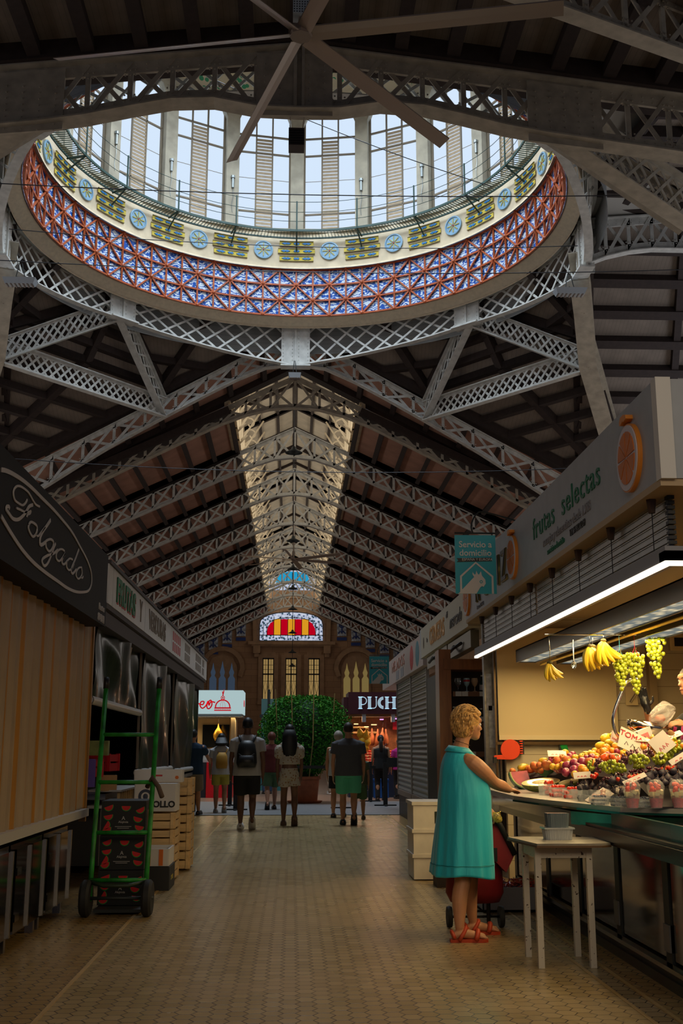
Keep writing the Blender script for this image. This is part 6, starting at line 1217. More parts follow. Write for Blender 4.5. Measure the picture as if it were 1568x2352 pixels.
# LED frame light
led = EM('led_strip', (1.0, 0.86, 0.66), 1.7)
lamp_grey = P('lamp_frame_grey', (0.24, 0.25, 0.28), 0.5)
t = thing('led_frame_lamp', 'large grey hanging frame lamp with a glowing white strip round its lower edge', 'lamp', (2.0, 5.7, 2.33))
MB().b2((0, 0, 0.0), (0.1, 6.27, 0.085)).b2((0, 0, 0), (2.4, 0.1, 0.06)).build('frame', lamp_grey, t)
MB().b2((-0.004, 0, -0.02), (0.03, 6.27, 0.004)).b2((0, -0.004, -0.02), (2.4, 0.03, 0.004)).build('light_strip', led, t)
hook_m = P('brown_hook', (0.06, 0.03, 0.015), 0.5)
for i in range(8):
    y = 0.35 + i * 0.82
    MB().tube([(0.06, y, 0.1), (0.06, y, 0.42)], 0.003, 4).build('wire', cable_m, t)
    MB().lathe([(0.02, 0.42 - 0.06), (0.03, 0.44)], (0.06, y, -0.02), 6).build('hanger', hook_m, t)
refl = P('lamp_reflector_dark', (0.10, 0.09, 0.085), 0.35, 0.5)
glow = bpy.data.materials.new('louvred_light'); n, l = nt(glow); n.remove(n['Principled BSDF'])
tc = n.new('ShaderNodeTexCoord'); vv = n.new('ShaderNodeTexVoronoi'); vv.inputs['Scale'].default_value = 16; mp = n.new('ShaderNodeMapping'); mp.inputs['Scale'].default_value = (1, 0.5, 1); l.new(tc.outputs['Object'], mp.inputs[0]); l.new(mp.outputs[0], vv.inputs['Vector'])
cr = n.new('ShaderNodeValToRGB'); e = cr.color_ramp.elements; e[0].color = (1.0, 0.82, 0.5, 1); e[1].color = (0.22, 0.24, 0.22, 1); e[1].position = 0.6; l.new(vv.outputs['Distance'], cr.inputs[0])
em = n.new('ShaderNodeEmission'); em.inputs[1].default_value = 0.85; l.new(cr.outputs[0], em.inputs[0]); l.new(em.outputs[0], n['Material Output'].inputs[0])
for i, (x, y0, y1, z, lab) in enumerate(((2.34, 6.0, 11.4, 2.22, 'nearer to the aisle'), (2.72, 6.6, 11.2, 2.19, 'farther inside the stall'))):
    t = thing('strip_lamp', 'long dark hanging strip lamp with gridded underside, ' + lab, 'lamp', (x, y0, z), 0, 'strip lamps over the fruit')
    MB().b2((0, 0, 0.0), (0.015, y1 - y0, 0.13)).b2((0.2, 0, 0), (0.215, y1 - y0, 0.13)).b2((0, 0, 0.12), (0.215, y1 - y0, 0.13)).b2((0, y1 - y0 - 0.01, 0), (0.215, y1 - y0, 0.13)).b2((0, 0, 0), (0.215, 0.01, 0.13)).build('housing', refl, t)
    MB().b2((0.02, 0.02, 0.01), (0.195, y1 - y0 - 0.02, 0.02)).build('light_grid', glow, t)
    area('strip_lamp_light', (x + 0.11, (y0 + y1) / 2, z - 0.01), (0, 0, 0), 0.17, y1 - y0 - 0.1, 46 if i == 0 else 52, (1.0, 0.72, 0.33))
t = thing('hanging_rail', 'brass coloured rail above the hanging bananas and grapes', 'rail', (2.6, 6.2, 2.2))
MB().tube([(-0.62, 2.3, 0.02), (0.36, 2.3, 0.02)], 0.006, 6).build('cross_bar', chrome, t)
MB().tube([(0, 0, 0), (0, 5.2, 0)], 0.012, 6).build('bar', P('brass_bar', (0.5, 0.33, 0.06), 0.3, 0.7), t)

# counter ------------------------------------------------------------
t = thing('fruit_counter', 'steel fruit counter with glass edged top, panelled front and dark kick plate', 'counter', (2.2, 6, 0))
gt = P('counter_top_plate', (0.42, 0.40, 0.36), 0.3, 0.3); ge = P('green_glass_edge', (0.008, 0.06, 0.05), 0.1, coat=0.5)
top_poly = [(-0.36, 4.95), (-0.41, 3.0), (-0.33, 2.4), (-0.20, 1.8), (-0.06, 1.25), (0.3, 1.02), (2.3, 1.02), (2.3, 4.95)]
MB().prism(top_poly, (0, 0, 0.955), (1, 0, 0), (0, 1, 0), 0.03).build('top_plate', gt, t)
MB().prism([(x * 1.0 - 0.01, y - 0.01) for x, y in top_poly], (0, 0, 0.933), (1, 0, 0), (0, 1, 0), 0.014).build('glass_edge', ge, t)
MB().prism([(-0.24, 4.9), (-0.2, 2.0), (0.05, 1.3), (0.35, 1.15), (2.3, 1.15), (2.3, 4.9)], (0, 0, 0.86), (1, 0, 0), (0, 1, 0), 0.09).build('under_shelf', P('mirror_shelf_front', (0.20, 0.19, 0.16), 0.15, 0.8, var=0.3, scale=6), t)
MB().b2((-0.14, -1.5, 0.80), (0.6, 5.0, 0.84)).b2((-0.16, -1.5, 0.74), (-0.12, 5.0, 0.82)).build('lower_ledge', P('black_ledge', (0.03, 0.028, 0.026), 0.25, 0.6), t)
MB().b2((-0.08, -1.5, 0.84), (-0.05, 1.4, 0.93)).build('teal_glass', P('teal_glass_strip', (0.015, 0.11, 0.09), 0.15), t)
MB().b2((0.03, -1.5, 0.12), (0.6, 5.0, 0.8)).build('body', P('dark_body', (0.02, 0.02, 0.02), 0.4), t)
pan = P('mirror_steel_panel', (0.30, 0.27, 0.24), 0.10, 1.0, var=0.12, scale=1.5, bump=0.02)
for y0, y1 in ((-1.5, 0.52), (0.62, 1.5), (1.6, 2.5), (2.6, 3.55), (3.65, 4.9)):
    p_ = MB().b2((-0.01, y0, 0.16), (0.03, y1, 0.78)).build('front_panel', pan, t)
    MB().b2((-0.02, y0 - 0.1, 0.1), (0.02, y0, 0.8)).build('upright', darkmetal, t)
MB().b2((-0.03, 1.52, 0.2), (0.0, 1.62, 0.35)).b2((-0.03, 0.52, 0.2), (0.0, 0.62, 0.35)).build('latch', P('grey_latch', (0.15, 0.15, 0.15), 0.4), t)
MB().b2((-0.04, -1.5, 0.0), (0.1, 5.0, 0.06)).b2((-0.02, -1.5, 0.06), (0.05, 5.0, 0.14)).build('kick_plate', P('black_kick', (0.015, 0.014, 0.012), 0.3), t)
MB().b2((-0.045, -1.5, 0.10), (-0.015, 5.0, 0.125)).build('steel_trim', P('bright_edge_steel', (0, 0, 0)), t)
MB().b2((-0.02, 4.9, 0.0), (0.6, 5.0, 0.92)).build('end_panel', P('dark_grey_end', (0.08, 0.075, 0.07), 0.4), t)
# white stool
wp = P('chipped_white_paint', (0.60, 0.55, 0.46), 0.5)
n, l = nt(wp); b = n['Principled BSDF']; tc = n.new('ShaderNodeTexCoord'); tt = n.new('ShaderNodeTexNoise'); tt.inputs['Scale'].default_value = 38; l.new(tc.outputs['Object'], tt.inputs['Vector'])
cr = n.new('ShaderNodeValToRGB'); e = cr.color_ramp.elements; e[0].position = 0.30; e[0].color = (0.06, 0.03, 0.02, 1); e[1].position = 0.34; e[1].color = (0.60, 0.55, 0.46, 1); l.new(tt.outputs['Fac'], cr.inputs[0]); l.new(cr.outputs[0], b.inputs['Base Color'])
t = thing('white_stool', 'tall white painted metal table stool with chipped legs in front of the counter', 'stool', (1.74, 7.4, 0))
MB().prism([(-0.27, 0.24), (-0.19, -0.31), (0.22, -0.31), (0.29, -0.27), (0.31, 0.2), (-0.2, 0.26)], (0, 0, 0.748), (1, 0, 0), (0, 1, 0), 0.018).build('top', P('worn_grey_laminate', (0.28, 0.25, 0.20), 0.3, var=0.3), t)
MB().prism([(-0.275, 0.243), (-0.193, -0.315), (0.223, -0.315), (0.295, -0.272), (0.314, 0.203), (-0.2, 0.264)], (0, 0, 0.738), (1, 0, 0), (0, 1, 0), 0.012).build('edge', P('brown_edge', (0.13, 0.07, 0.03), 0.5), t)
for x, y in ((-0.165, -0.19), (0.165, -0.19), (-0.165, 0.19), (0.165, 0.19)):
    MB().b2((x - 0.019, y - 0.019, 0.0), (x + 0.019, y + 0.019, 0.73)).build('leg', wp, t)
MB().b2((-0.17, -0.2, 0.66), (0.17, -0.18, 0.73)).b2((-0.17, 0.18, 0.66), (0.17, 0.2, 0.73)).b2((-0.18, -0.19, 0.66), (-0.16, 0.19, 0.73)).b2((0.16, -0.19, 0.66), (0.18, 0.19, 0.73)).build('apron', wp, t)
trayp = P('clear_tray_plastic', (0.62, 0.66, 0.68), 0.12, trans=0.35, bump=0.0); 
t = thing('plastic_tray_stack', 'stack of clear ribbed plastic tubs on the white stool', 'tubs', (1.76, 7.42, 0.757))
m = MB(); 
def ribbed(w0, d0, w1, d1, h, zb, n=88):
    rings = []
    for z, ww, dd in ((zb, w0, d0), (zb + h, w1, d1)):
        ring = []
        for i in range(n):
            a = 2 * PI * i / n; c_, s_ = cos(a), sin(a); k = 1 / max(abs(c_), abs(s_)); k = min(k, 1.25); rb_ = 1 + (0.02 if i % 2 else -0.01)
            ring.append(V(c_ * k * ww / 2 * rb_, s_ * k * dd / 2 * rb_, z))
        rings.append(ring)
    return rings
m.loft(ribbed(0.165, 0.12, 0.185, 0.14, 0.075, 0), cap=True); m.b2((-0.10, -0.075, 0.068), (0.10, 0.075, 0.078)); m.build('tub', trayp, t)
m = MB(); m.loft(ribbed(0.13, 0.10, 0.145, 0.11, 0.09, 0.078)); m.build('nested_tub', P('smoky_tub', (0.16, 0.20, 0.22), 0.12, trans=0.2), t)

# white polystyrene boxes
poly_ = P('white_polystyrene', (0.66, 0.60, 0.50), 0.6, var=0.06, bump=0.1)
zz = 0
for k, (h, lab) in enumerate(((0.25, 'bottom one'), (0.25, 'middle one with partial black lettering'), (0.28, 'top one with a broccoli label'))):
    t = thing('foam_box', 'white polystyrene box in the stack behind the woman, ' + lab, 'box', (1.55, 12.1, 0.012 + zz), 0, 'stacked foam boxes')
    MB().b2((-0.27, -0.3, 0), (0.3, 0.3, h - 0.012)).build('body', poly_, t)
    MB().b2((-0.285, -0.315, h - 0.035), (0.315, 0.315, h - 0.0)).build('lid_rim', poly_, t)
    if k == 2:
        MB().box((0.03, -0.302, 0.12), (0.15, 0.004, 0.12)).build('label', P('black_label', (0.015, 0.03, 0.012), 0.4), t)
        MB().ball((0.03, -0.308, 0.145), 0.05, (1.1, 0.1, 0.75), 12, 8).ball((-0.0, -0.31, 0.155), 0.025, (1, .15, 1), 8, 6).ball((0.065, -0.31, 0.15), 0.025, (1, .15, 1), 8, 6).box((0.03, -0.308, 0.095), (0.12, 0.006, 0.02)).build('broccoli_picture', P('broccoli_green', (0.04, 0.20, 0.02), 0.6, var=0.5, scale=60), t)
    if k == 1: textmesh('lettering', 'Cu', blk_l, 0.10, (0.09, -0.302, 0.13), (1, 0, 0), (0, 0, 1), t); MB().box((0.1, -0.302, 0.07), (0.14, 0.003, 0.006)).build('underline', blk_l, t)
    zz += h
t = thing('brown_tray', 'low dark cardboard tray on the floor beside the foam boxes', 'tray', (1.72, 11.3, 0)); MB().b2((-0.28, -0.1, 0), (0.25, 0.2, 0.12)).build('body', P('dark_card', (0.07, 0.045, 0.03), 0.7), t)
pb = thing('pepper_box', 'grey cardboard box filled with dried red peppers beneath the counter end', 'box', (1.86, 9.75, 0))
MB().b2((-0.25, -0.2, 0), (0.25, 0.2, 0.02)).b2((-0.25, -0.2, 0), (-0.24, 0.2, 0.2)).b2((0.24, -0.2, 0), (0.25, 0.2, 0.2)).b2((-0.25, -0.2, 0), (0.25, -0.19, 0.2)).b2((-0.25, 0.19, 0), (0.25, 0.2, 0.2)).build('carton', P('grey_card', (0.22, 0.22, 0.23), 0.6), pb)
m = MB(); rq = random.Random(4)
for i in range(150):
    x, y = rq.uniform(-0.22, 0.22), rq.uniform(-0.17, 0.17); a = rq.uniform(0, 6.3); z = 0.18 + rq.uniform(0, 0.05); q = 0.035
    m.tube([(x - q * cos(a), y - q * sin(a), z), (x, y, z + 0.012), (x + q * cos(a), y + q * sin(a), z)], [0.003, 0.007, 0.001], 5)
o = m.build('dried_peppers', P('dried_pepper_red', (0.42, 0.05, 0.015), 0.35, var=0.5, scale=30)); o.location = (1.86, 9.75, 0); tag(o, 'heap of dried red peppers in the grey cardboard box', 'peppers', kind='stuff')

# hanging delivery signs
cy_m = P('cyan_banner', (0.02, 0.36, 0.46), 0.5); bw = P('banner_white', (0.62, 0.62, 0.60), 0.5); bk = P('banner_black', (0.02, 0.02, 0.02), 0.5)
def banner(loc, w, h, lab, arm):
    t = thing('hanging_sign', lab, 'sign', loc)
    MB().b2((0, 0, 0), (w, 0.012, h)).build('panel', cy_m, t)
    k = w / 0.48; o3 = (0, -0.003, 0)
    textmesh('lettering', 'Servicio a', bw, 0.105 * k, (w / 2, -0.002, h * 0.835), *XZ, t, bold=0.0015 * k, sx=0.95)
    textmesh('lettering', 'domicilio', bw, 0.105 * k, (w / 2, -0.002, h * 0.69), *XZ, t, bold=0.0015 * k, sx=0.98)
    MB().prism([(0.04 * w, h * 0.535), (0.9 * w, h * 0.555), (0.87 * w, h * 0.585), (0.9 * w, h * 0.615), (0.04 * w, h * 0.6), (0.08 * w, h * 0.568)], o3, *XZ, 0.006).build('ribbon', bk, t)
    textmesh('lettering', 'ESPAÑA Y EUROPA', bw, 0.042 * k, (w * 0.54, -0.007, h * 0.578), *XZ, t)
    m = MB()
    for i in range(12): m.box((w * 0.2 + 0.035 * w * cos(i * PI / 6), -0.008, h * 0.572 + 0.035 * w * sin(i * PI / 6)), (0.008 * w, 0.003, 0.008 * w))
    m.build('star_ring', lg, t)
    MB().ribbon([(0.13 * w, 0.03 * h), (0.13 * w, 0.29 * h), (0.5 * w, 0.525 * h), (0.9 * w, 0.29 * h), (0.9 * w, 0.0)], 0.05 * w, o3, *XZ, 0.004).build('house_outline', bw, t)
    bird = [(0.06, 0), (0.5, 0), (0.6, 0.11), (0.64, 0.125), (0.68, 0.115), (0.69, 0.13), (0.73, 0.17), (0.72, 0.24), (0.66, 0.29), (0.64, 0.31), (0.62, 0.38), (0.58, 0.33), (0.56, 0.32), (0.53, 0.35), (0.51, 0.39), (0.49, 0.33), (0.47, 0.32), (0.43, 0.35), (0.42, 0.37), (0.41, 0.33), (0.45, 0.28), (0.38, 0.23), (0.2, 0.1)]
    MB().prism([(x * w, z * h) for x, z in bird], (0, -0.006, 0), *XZ, 0.006).build('white_bird', bw, t)
    MB().lathe([(0.022 * w, 0), (0.038 * w, 0), (0.038 * w, 0.004), (0.022 * w, 0.004)], (0.62 * w, -0.009, 0.2 * h), 16, M=Matrix.Rotation(PI / 2, 3, 'X'), cap=False).build('bird_eye', cy_m, t)
    MB().tube([(0.0, 0.005, h + 0.02), (w, 0.005, h + 0.02)], 0.008, 6).build('top_rod', darkmetal, t)
    MB().tube(catmull([(w * 0.45, 0.005, h + 0.02), (w * 0.42, 0.005, h + 0.1), (w * 0.55, 0.005, h + 0.2), (w * 0.8, 0.005, h + 0.22), (w + arm, 0.005, h + 0.1)], 5), 0.008, 6).build('bracket_arm', darkmetal, t)
    return t
banner((1.51, 10.0, 2.75), 0.385, 0.555, 'cyan hanging sign with a white cockatoo, the large near one over the aisle', 0.35)
banner((1.47, 21.0, 2.545), 0.38, 0.52, 'cyan hanging sign with a white bird, the small far one', 0.35)

# ============================================================ overhead fan, lamps, wires
fm = P('fan_blade_metal', (0.45, 0.37, 0.31), 0.3, 0.4); fh = P('fan_hub_metal', (0.32, 0.25, 0.2), 0.4, 0.5)
def fan(loc, r, label, rz, wd=0.2, drop=1.5):
    t = thing('ceiling_fan', label, 'fan', loc)
    for k in range(6):
        a = rz + k * PI / 3; d = V(sin(a), cos(a), 0); s = V(cos(a), -sin(a), 0)
        m = MB(); tw = V(0, 0, 0.05)
        rings = []
        for q in (0.14, r): rings.append([d * q - s * wd / 2 - tw, d * q + V(0, 0, 0.02), d * q + s * wd / 2 + tw, d * q + s * wd / 2 + tw - V(0, 0, 0.02), d * q - V(0, 0, 0.012), d * q - s * wd / 2 - tw - V(0, 0, 0.012)])
        m.loft(rings).build('blade', fm, t)
    MB().lathe([(0.001, -0.05), (0.15, -0.05), (0.17, -0.02), (0.17, 0.06), (0.001, 0.07)], n=8).build('hub', fh, t)
    MB().tube([(0, 0, 0.05), (0, 0, drop)], 0.035, 8).build('drop_rod', fh, t)
    return t
t = fan((0.03, 13.26, 10.95), 3.55, 'huge six bladed ceiling fan at the top centre of the picture', R(-18.5), 0.19, 2.7)
pf = MB().b2((-0.11, -0.11, 0.25), (0.11, 0.11, 0.62)); mb_ = pf.build('motor_box', P('perforated_light_box', (0.55, 0.60, 0.62), 0.4), t)
hm = MB()
for i in range(6):
    for j in range(9): hm.box((-0.09 + i * 0.036, -0.112, 0.27 + j * 0.038), (0.016, 0.004, 0.016))
hm.build('perforations', black, mb_)
fan((0, 58.5, 11.35), 3.1, 'distant ceiling fan hanging among the nave trusses', R(8), 0.22, 4.6)
# pendant lamps down the ridge
for i, (Y, z) in enumerate(((40, 12.35), (52, 11.2), (60, 11.1), (67, 11.0), (74, 10.6), (80, 9.6), (85, 8.6), (90, 7.9))):
    o = thing('pendant_lamp', 'dark cone pendant lamp over the nave centre line, ' + ('%s from the dome' % ordn[i] if i < 7 else 'nearest to the gable wall'), 'lamp', (-0.03, Y, z), 0, 'pendant lamps along the nave ridge')
    MB().lathe([(0.05, 0.2), (0.08, 0.16), (0.1, 0.08), (0.34, -0.05), (0.33, -0.06)], n=14, cap=False).lathe([(0.001, 0.2), (0.05, 0.2)], n=14).build('shade', darkmetal, o, True)
    MB().tube([(0, 0, 0.2), (0, 0, 16.95 - z)], 0.02, 5).build('cord', cable_m, o)
# floodlights
flm = P('floodlight_grey', (0.42, 0.46, 0.50), 0.4, 0.3)
def flood(loc, w, label):
    t = thing('floodlight', label, 'lamp', loc)
    MB().loft([[V(-w, -0.18, 0.1), V(w, -0.18, 0.1), V(w, 0.18, 0.1), V(-w, 0.18, 0.1)], [V(-w * 0.85, -0.12, -0.05), V(w * 0.85, -0.12, -0.05), V(w * 0.85, 0.12, -0.05), V(-w * 0.85, 0.12, -0.05)]]).build('housing', flm, t)
    m = MB()
    for i in range(7): m.b2((-w * 0.8 + i * w * 0.25, -0.12, -0.07), (-w * 0.8 + i * w * 0.25 + 0.03, 0.12, -0.05))
    m.build('lens', P('lens_dull', (0.2, 0.16, 0.14), 0.3), t)
    MB().tube([(-w * 0.3, 0, 0.1), (-w * 0.1, 0, 0.55)], 0.012, 5).tube([(w * 0.3, 0, 0.1), (w * 0.05, 0, 0.55)], 0.012, 5).build('bracket', darkmetal, t)
flood((7.15, 26.3, 12.95), 0.42, 'floodlight hanging at the right end of the dome ring')
flood((-7.05, 26.3, 12.95), 0.42, 'floodlight hanging at the left end of the dome ring')
flood((-0.02, 33.2, 12.95), 0.2, 'small white floodlight hanging under the far ring post')
t = thing('air_box', 'dark louvred box hanging below the near girder in front of the dome windows', 'box', (-0.02, 17.72, 12.02))
MB().b2((-0.14, -0.14, -0.18), (0.14, 0.14, 0.16)).build('body', P('dark_brown_box', (0.07, 0.055, 0.05), 0.5), t)
m = MB()
for i in range(6): m.b2((-0.14, -0.15, -0.16 + i * 0.05), (0.14, -0.14, -0.13 + i * 0.05))
m.build('louvre_fins', black, t); MB().tube([(-0.1, 0, 0.16), (-0.12, 0, 0.5)], 0.01, 5).tube([(0.1, 0, 0.16), (0.14, 0, 0.5)], 0.01, 5).build('bracket', chrome, t)
for i, (a, b, lab) in enumerate((((-9, 24, 12.6), (9.5, 24.2, 12.7), 'lower cable'), ((-9, 21, 12.95), (9.5, 21, 13.0), 'upper cable'), ((-7.4, 26, 14.3), (7.4, 26.2, 14.25), 'middle cable'), ((-8, 30, 9.3), (8, 30, 9.2), 'low cable below the arch'), ((-4.5, 24, 18.6), (5.5, 28, 16.9), 'slanting cable across the dome windows'))):
    m = MB(); a, b = V(*a), V(*b); m.tube([a.lerp(b, k / 12) + V(0, 0, -0.25 * 4 * (k / 12) * (1 - k / 12)) for k in range(13)], 0.012, 5)
    tag(m.build('cable', cable_m), 'thin black wire strung across under the dome, ' + lab, 'cable')
for i, (x, y, lab) in enumerate(((-5.2, 19.5, 'left'), (5.2, 19.5, 'right'))):
    m = MB(); s = 1 if x > 0 else -1
    m.tube(catmull([(x, y, 14.0), (x - s * 0.5, y + 0.9, 14.5), (x - s * 0.9, y + 1.4, 15.1), (x - s * 1.3, y + 1.8, 16.0)], 4), 0.045, 7)
    tag(m.build('cable_bundle', P('navy_cable', (0.012, 0.012, 0.05), 0.5)), 'thick dark cable bundle climbing to the catwalk on the %s side' % lab, 'cable')
# ============================================================ FRUIT
def fmat(name, c1, c2, rough=0.3, scale=2.2, coat=0.3, spot=0.0):
    m = bpy.data.materials.new(name); n, l = nt(m); b = n['Principled BSDF']; b.inputs['Roughness'].default_value = rough; b.inputs['Coat Weight'].default_value = coat
    tc = n.new('ShaderNodeTexCoord'); oi = n.new('ShaderNodeObjectInfo'); ad = n.new('ShaderNodeVectorMath'); ad.operation = 'ADD'
    l.new(tc.outputs['Generated'], ad.inputs[0]); l.new(oi.outputs['Random'], ad.inputs[1])
    t = n.new('ShaderNodeTexNoise'); t.inputs['Scale'].default_value = scale; t.inputs['Detail'].default_value = 3; l.new(ad.outputs[0], t.inputs['Vector'])
    r = n.new('ShaderNodeMapRange'); r.inputs['From Min'].default_value = 0.35; r.inputs['From Max'].default_value = 0.65; l.new(t.outputs['Fac'], r.inputs['Value'])
    mx = n.new('ShaderNodeMixRGB'); mx.inputs[1].default_value = (*c1, 1); mx.inputs[2].default_value = (*c2, 1); l.new(r.outputs[0], mx.inputs[0]); l.new(mx.outputs[0], b.inputs['Base Color'])
    MATS[name] = m; return m
stemm = P('fruit_stem', (0.10, 0.08, 0.02), 0.7); leafm = P('tomato_calyx', (0.05, 0.22, 0.03), 0.5)
def fbody(prof, n=18): return MB().lathe(prof, n=n)
def roundp(r=1.0, dip=0.12, flat=0.95, m=12, point=0.0):
    out = []
    for i in range(m + 1):
        t = PI * i / m; z = -cos(t) * flat; rr = sin(t)
        if i <= 1: z += dip * (1 - rr) * 0.6
        if i >= m - 1: z -= dip * (1 - rr) * 1.6
        z += point * max(0, (rr < 0.4) * (z > 0)) * 0.2
        out.append((max(0.002, rr) * r, z * r))
    return out
def egg(a, b): return [(max(0.002, sin(PI * i / 12)) * (0.75 + 0.25 * (1 - i / 12)) * a, -cos(PI * i / 12) * b) for i in range(13)]
KIND = {}
def kind(k, prof, mat, parts, lab, cat):
    body = fbody(prof).build(k.split('_')[-1] + '_skin', mat, None, True); COL.objects.unlink(body)
    KIND[k] = (body, [(nm, mb, mm) for nm, mb, mm in parts], lab, cat)
st = lambda h=0.35, z=0.75: ('stem', MB().tube([(0, 0, z), (0.06, 0, z + h * 0.6), (0.14, 0.03, z + h)], [0.06, 0.05, 0.07], 6), stemm)
kind('peach', roundp(dip=0.2), fmat('peach_skin', (0.62, 0.10, 0.03), (0.72, 0.30, 0.06), 0.5, 2, 0.0), [('stem_dimple', MB().ball((0, 0, 0.8), 0.12, n=8, m=4), stemm)], 'red and yellow blushed peach in the fruit display', 'peach')
kind('apricot', roundp(dip=0.15), fmat('apricot_skin', (0.80, 0.42, 0.02), (0.85, 0.52, 0.05), 0.45, 2, 0.0), [('stem_dimple', MB().ball((0, 0, 0.8), 0.1, n=8, m=4), stemm)], 'small yellow apricot in the fruit display', 'apricot')
kind('plum', roundp(dip=0.1, flat=1.0), fmat('plum_skin', (0.22, 0.015, 0.06), (0.45, 0.06, 0.12), 0.3, 2.5), [st(0.2, 0.8)], 'purple red plum in the fruit display', 'plum')
kind('orange', roundp(dip=0.06), fmat('orange_peel', (0.85, 0.28, 0.01), (0.9, 0.36, 0.02), 0.4, 3), [('stem_button', MB().ball((0, 0, 0.9), 0.09, n=8, m=4), leafm)], 'bright orange citrus fruit in the fruit display', 'orange')
tom = []
for i in range(12):
    pass
tbody = MB(); rings = []
for i in range(13):
    t = PI * i / 12; ring = []
    for k in range(30):
        a = 2 * PI * k / 30; rb_ = 1 + 0.07 * cos(6 * a) * (0.4 + 0.6 * abs(cos(t)))
        z = -cos(t) * 0.72 - (0.12 * (1 - sin(t)) if i > 9 else 0); ring.append(V(sin(t) * cos(a) * rb_ + 0.001, sin(t) * sin(a) * rb_, z))
    rings.append(ring)
tbody.loft(rings); tb_ = tbody.build('tomato_skin', fmat('tomato_skin', (0.75, 0.06, 0.01), (0.80, 0.16, 0.015), 0.2, 1.5), None, True); COL.objects.unlink(tb_)
cal = MB()
for i in range(5): a = i * 2 * PI / 5; cal.beam((0, 0, 0.62), (0.35 * cos(a), 0.35 * sin(a), 0.66), 0.09, 0.03)
KIND['tomato'] = (tb_, [('calyx', cal, leafm)], 'large ribbed red orange tomato in the fruit display', 'tomato')
kind('apple', roundp(dip=0.3, flat=0.95), fmat('apple_skin', (0.45, 0.01, 0.015), (0.62, 0.05, 0.04), 0.18, 3), [st()], 'glossy deep red apple at the top of the fruit display', 'apple')
kind('yellow_melon', egg(0.8, 1.15), fmat('yellow_melon_rind', (0.85, 0.62, 0.02), (0.8, 0.55, 0.03), 0.35, 3), [('stem', MB().tube([(0, 0, 1.1), (0.05, 0, 1.25)], 0.06, 6), stemm)], 'small yellow melon near the top of the fruit display', 'melon')
kind('mango', egg(0.75, 1.2), fmat('mango_skin', (0.72, 0.42, 0.02), (0.25, 0.30, 0.03), 0.35, 1.6), [('stem', MB().tube([(0, 0, 1.15), (0.04, 0, 1.25)], 0.06, 6), stemm)], 'long yellow green mango in the fruit display', 'mango')
kind('pear', [(0.002, -0.95), (0.5, -0.88), (0.85, -0.5), (0.88, -0.15), (0.6, 0.35), (0.38, 0.75), (0.3, 1.05), (0.002, 1.12)], fmat('pear_skin', (0.62, 0.42, 0.03), (0.45, 0.22, 0.03), 0.4, 3), [('stem', MB().tube([(0, 0, 1.1), (0.1, 0, 1.35), (0.22, 0, 1.6)], [0.05, 0.04, 0.06], 6), stemm)], 'brown yellow pear beside the small carton', 'pear')
kind('kiwi', egg(0.8, 1.0), fmat('kiwi_skin', (0.20, 0.10, 0.03), (0.28, 0.14, 0.04), 0.8, 5, 0.0), [('tip', MB().ball((0, 0, 0.97), 0.1, n=6, m=3), stemm)], 'brown kiwi at the right end of the fruit display', 'kiwi')
kind('fig', [(0.002, -0.8), (0.45, -0.78), (0.85, -0.45), (0.95, -0.05), (0.75, 0.35), (0.4, 0.7), (0.2, 0.95), (0.13, 1.25), (0.002, 1.3)], fmat('fig_skin', (0.022, 0.02, 0.035), (0.075, 0.055, 0.075), 0.55, 4, 0.0), [('stalk', MB().tube([(0, 0, 1.2), (0.08, 0, 1.5)], [0.12, 0.09], 6), P('fig_stalk', (0.25, 0.10, 0.03), 0.6))], 'dark purple fig in the lower row of the fruit display', 'fig')
kind('cherry', roundp(dip=0.2), fmat('cherry_skin', (0.05, 0.005, 0.012), (0.12, 0.01, 0.02), 0.12, 2), [], 'dark cherry in the band between grapes and figs', 'cherry')
kind('strawberry', [(0.002, -1.2), (0.35, -0.95), (0.75, -0.2), (0.85, 0.3), (0.6, 0.75), (0.002, 0.85)], fmat('strawberry_skin', (0.75, 0.03, 0.015), (0.85, 0.10, 0.03), 0.3, 3), [('calyx', MB().lathe([(0.002, 0.9), (0.6, 0.8)], n=6, cap=False), leafm)], 'bright red strawberry between the dark cherries and figs', 'strawberry')
kind('cherry_tomato', roundp(dip=0.1), fmat('cherry_tomato_skin', (0.75, 0.02, 0.01), (0.8, 0.06, 0.01), 0.12, 2), [('calyx', MB().box((0, 0, 0.9), (0.5, 0.1, 0.04)).box((0, 0, 0.9), (0.1, 0.5, 0.04)), leafm)], 'small shiny cherry tomato below the green grapes', 'tomato')
rf = random.Random(21); made = {}
def place(k, X, Y, Z, r, rot=None, grp=None, label=None):
    body, parts, lab, cat = KIND[k]
    if rot is None: rot = (rf.uniform(-0.7, 0.7), rf.uniform(-0.7, 0.7), rf.uniform(0, 6.3))
    if k in ('fig',): rot = (rf.uniform(-0.5, 0.5), rf.uniform(-0.5, 0.5), rf.uniform(0, 6.3))
    if k in ('mango', 'yellow_melon'): rot = (rf.uniform(1.2, 1.6), rf.uniform(-0.3, 0.3), rf.uniform(1.0, 2.2))
    if k not in made:
        root = thing(k, lab, cat, (0, 0, 0), 0, None); b_ = body.copy(); COL.objects.link(b_); b_.parent = root
        for nm, mb, mm in parts: mb.build(nm, mm, root, True)
        made[k] = root; o = root
    else: o = dup(made[k])
    o.location = (X, Y, Z); o.rotation_euler = rot; o.scale = (r, r, r)
    o['group'] = grp or (k.replace('_', ' ') + ' pile in the fruit display'); o['label'] = label or lab
    return o
for k, X, Y, Z, r in FRUIT:
    place(k, X, Y, Z, r * 1.12)
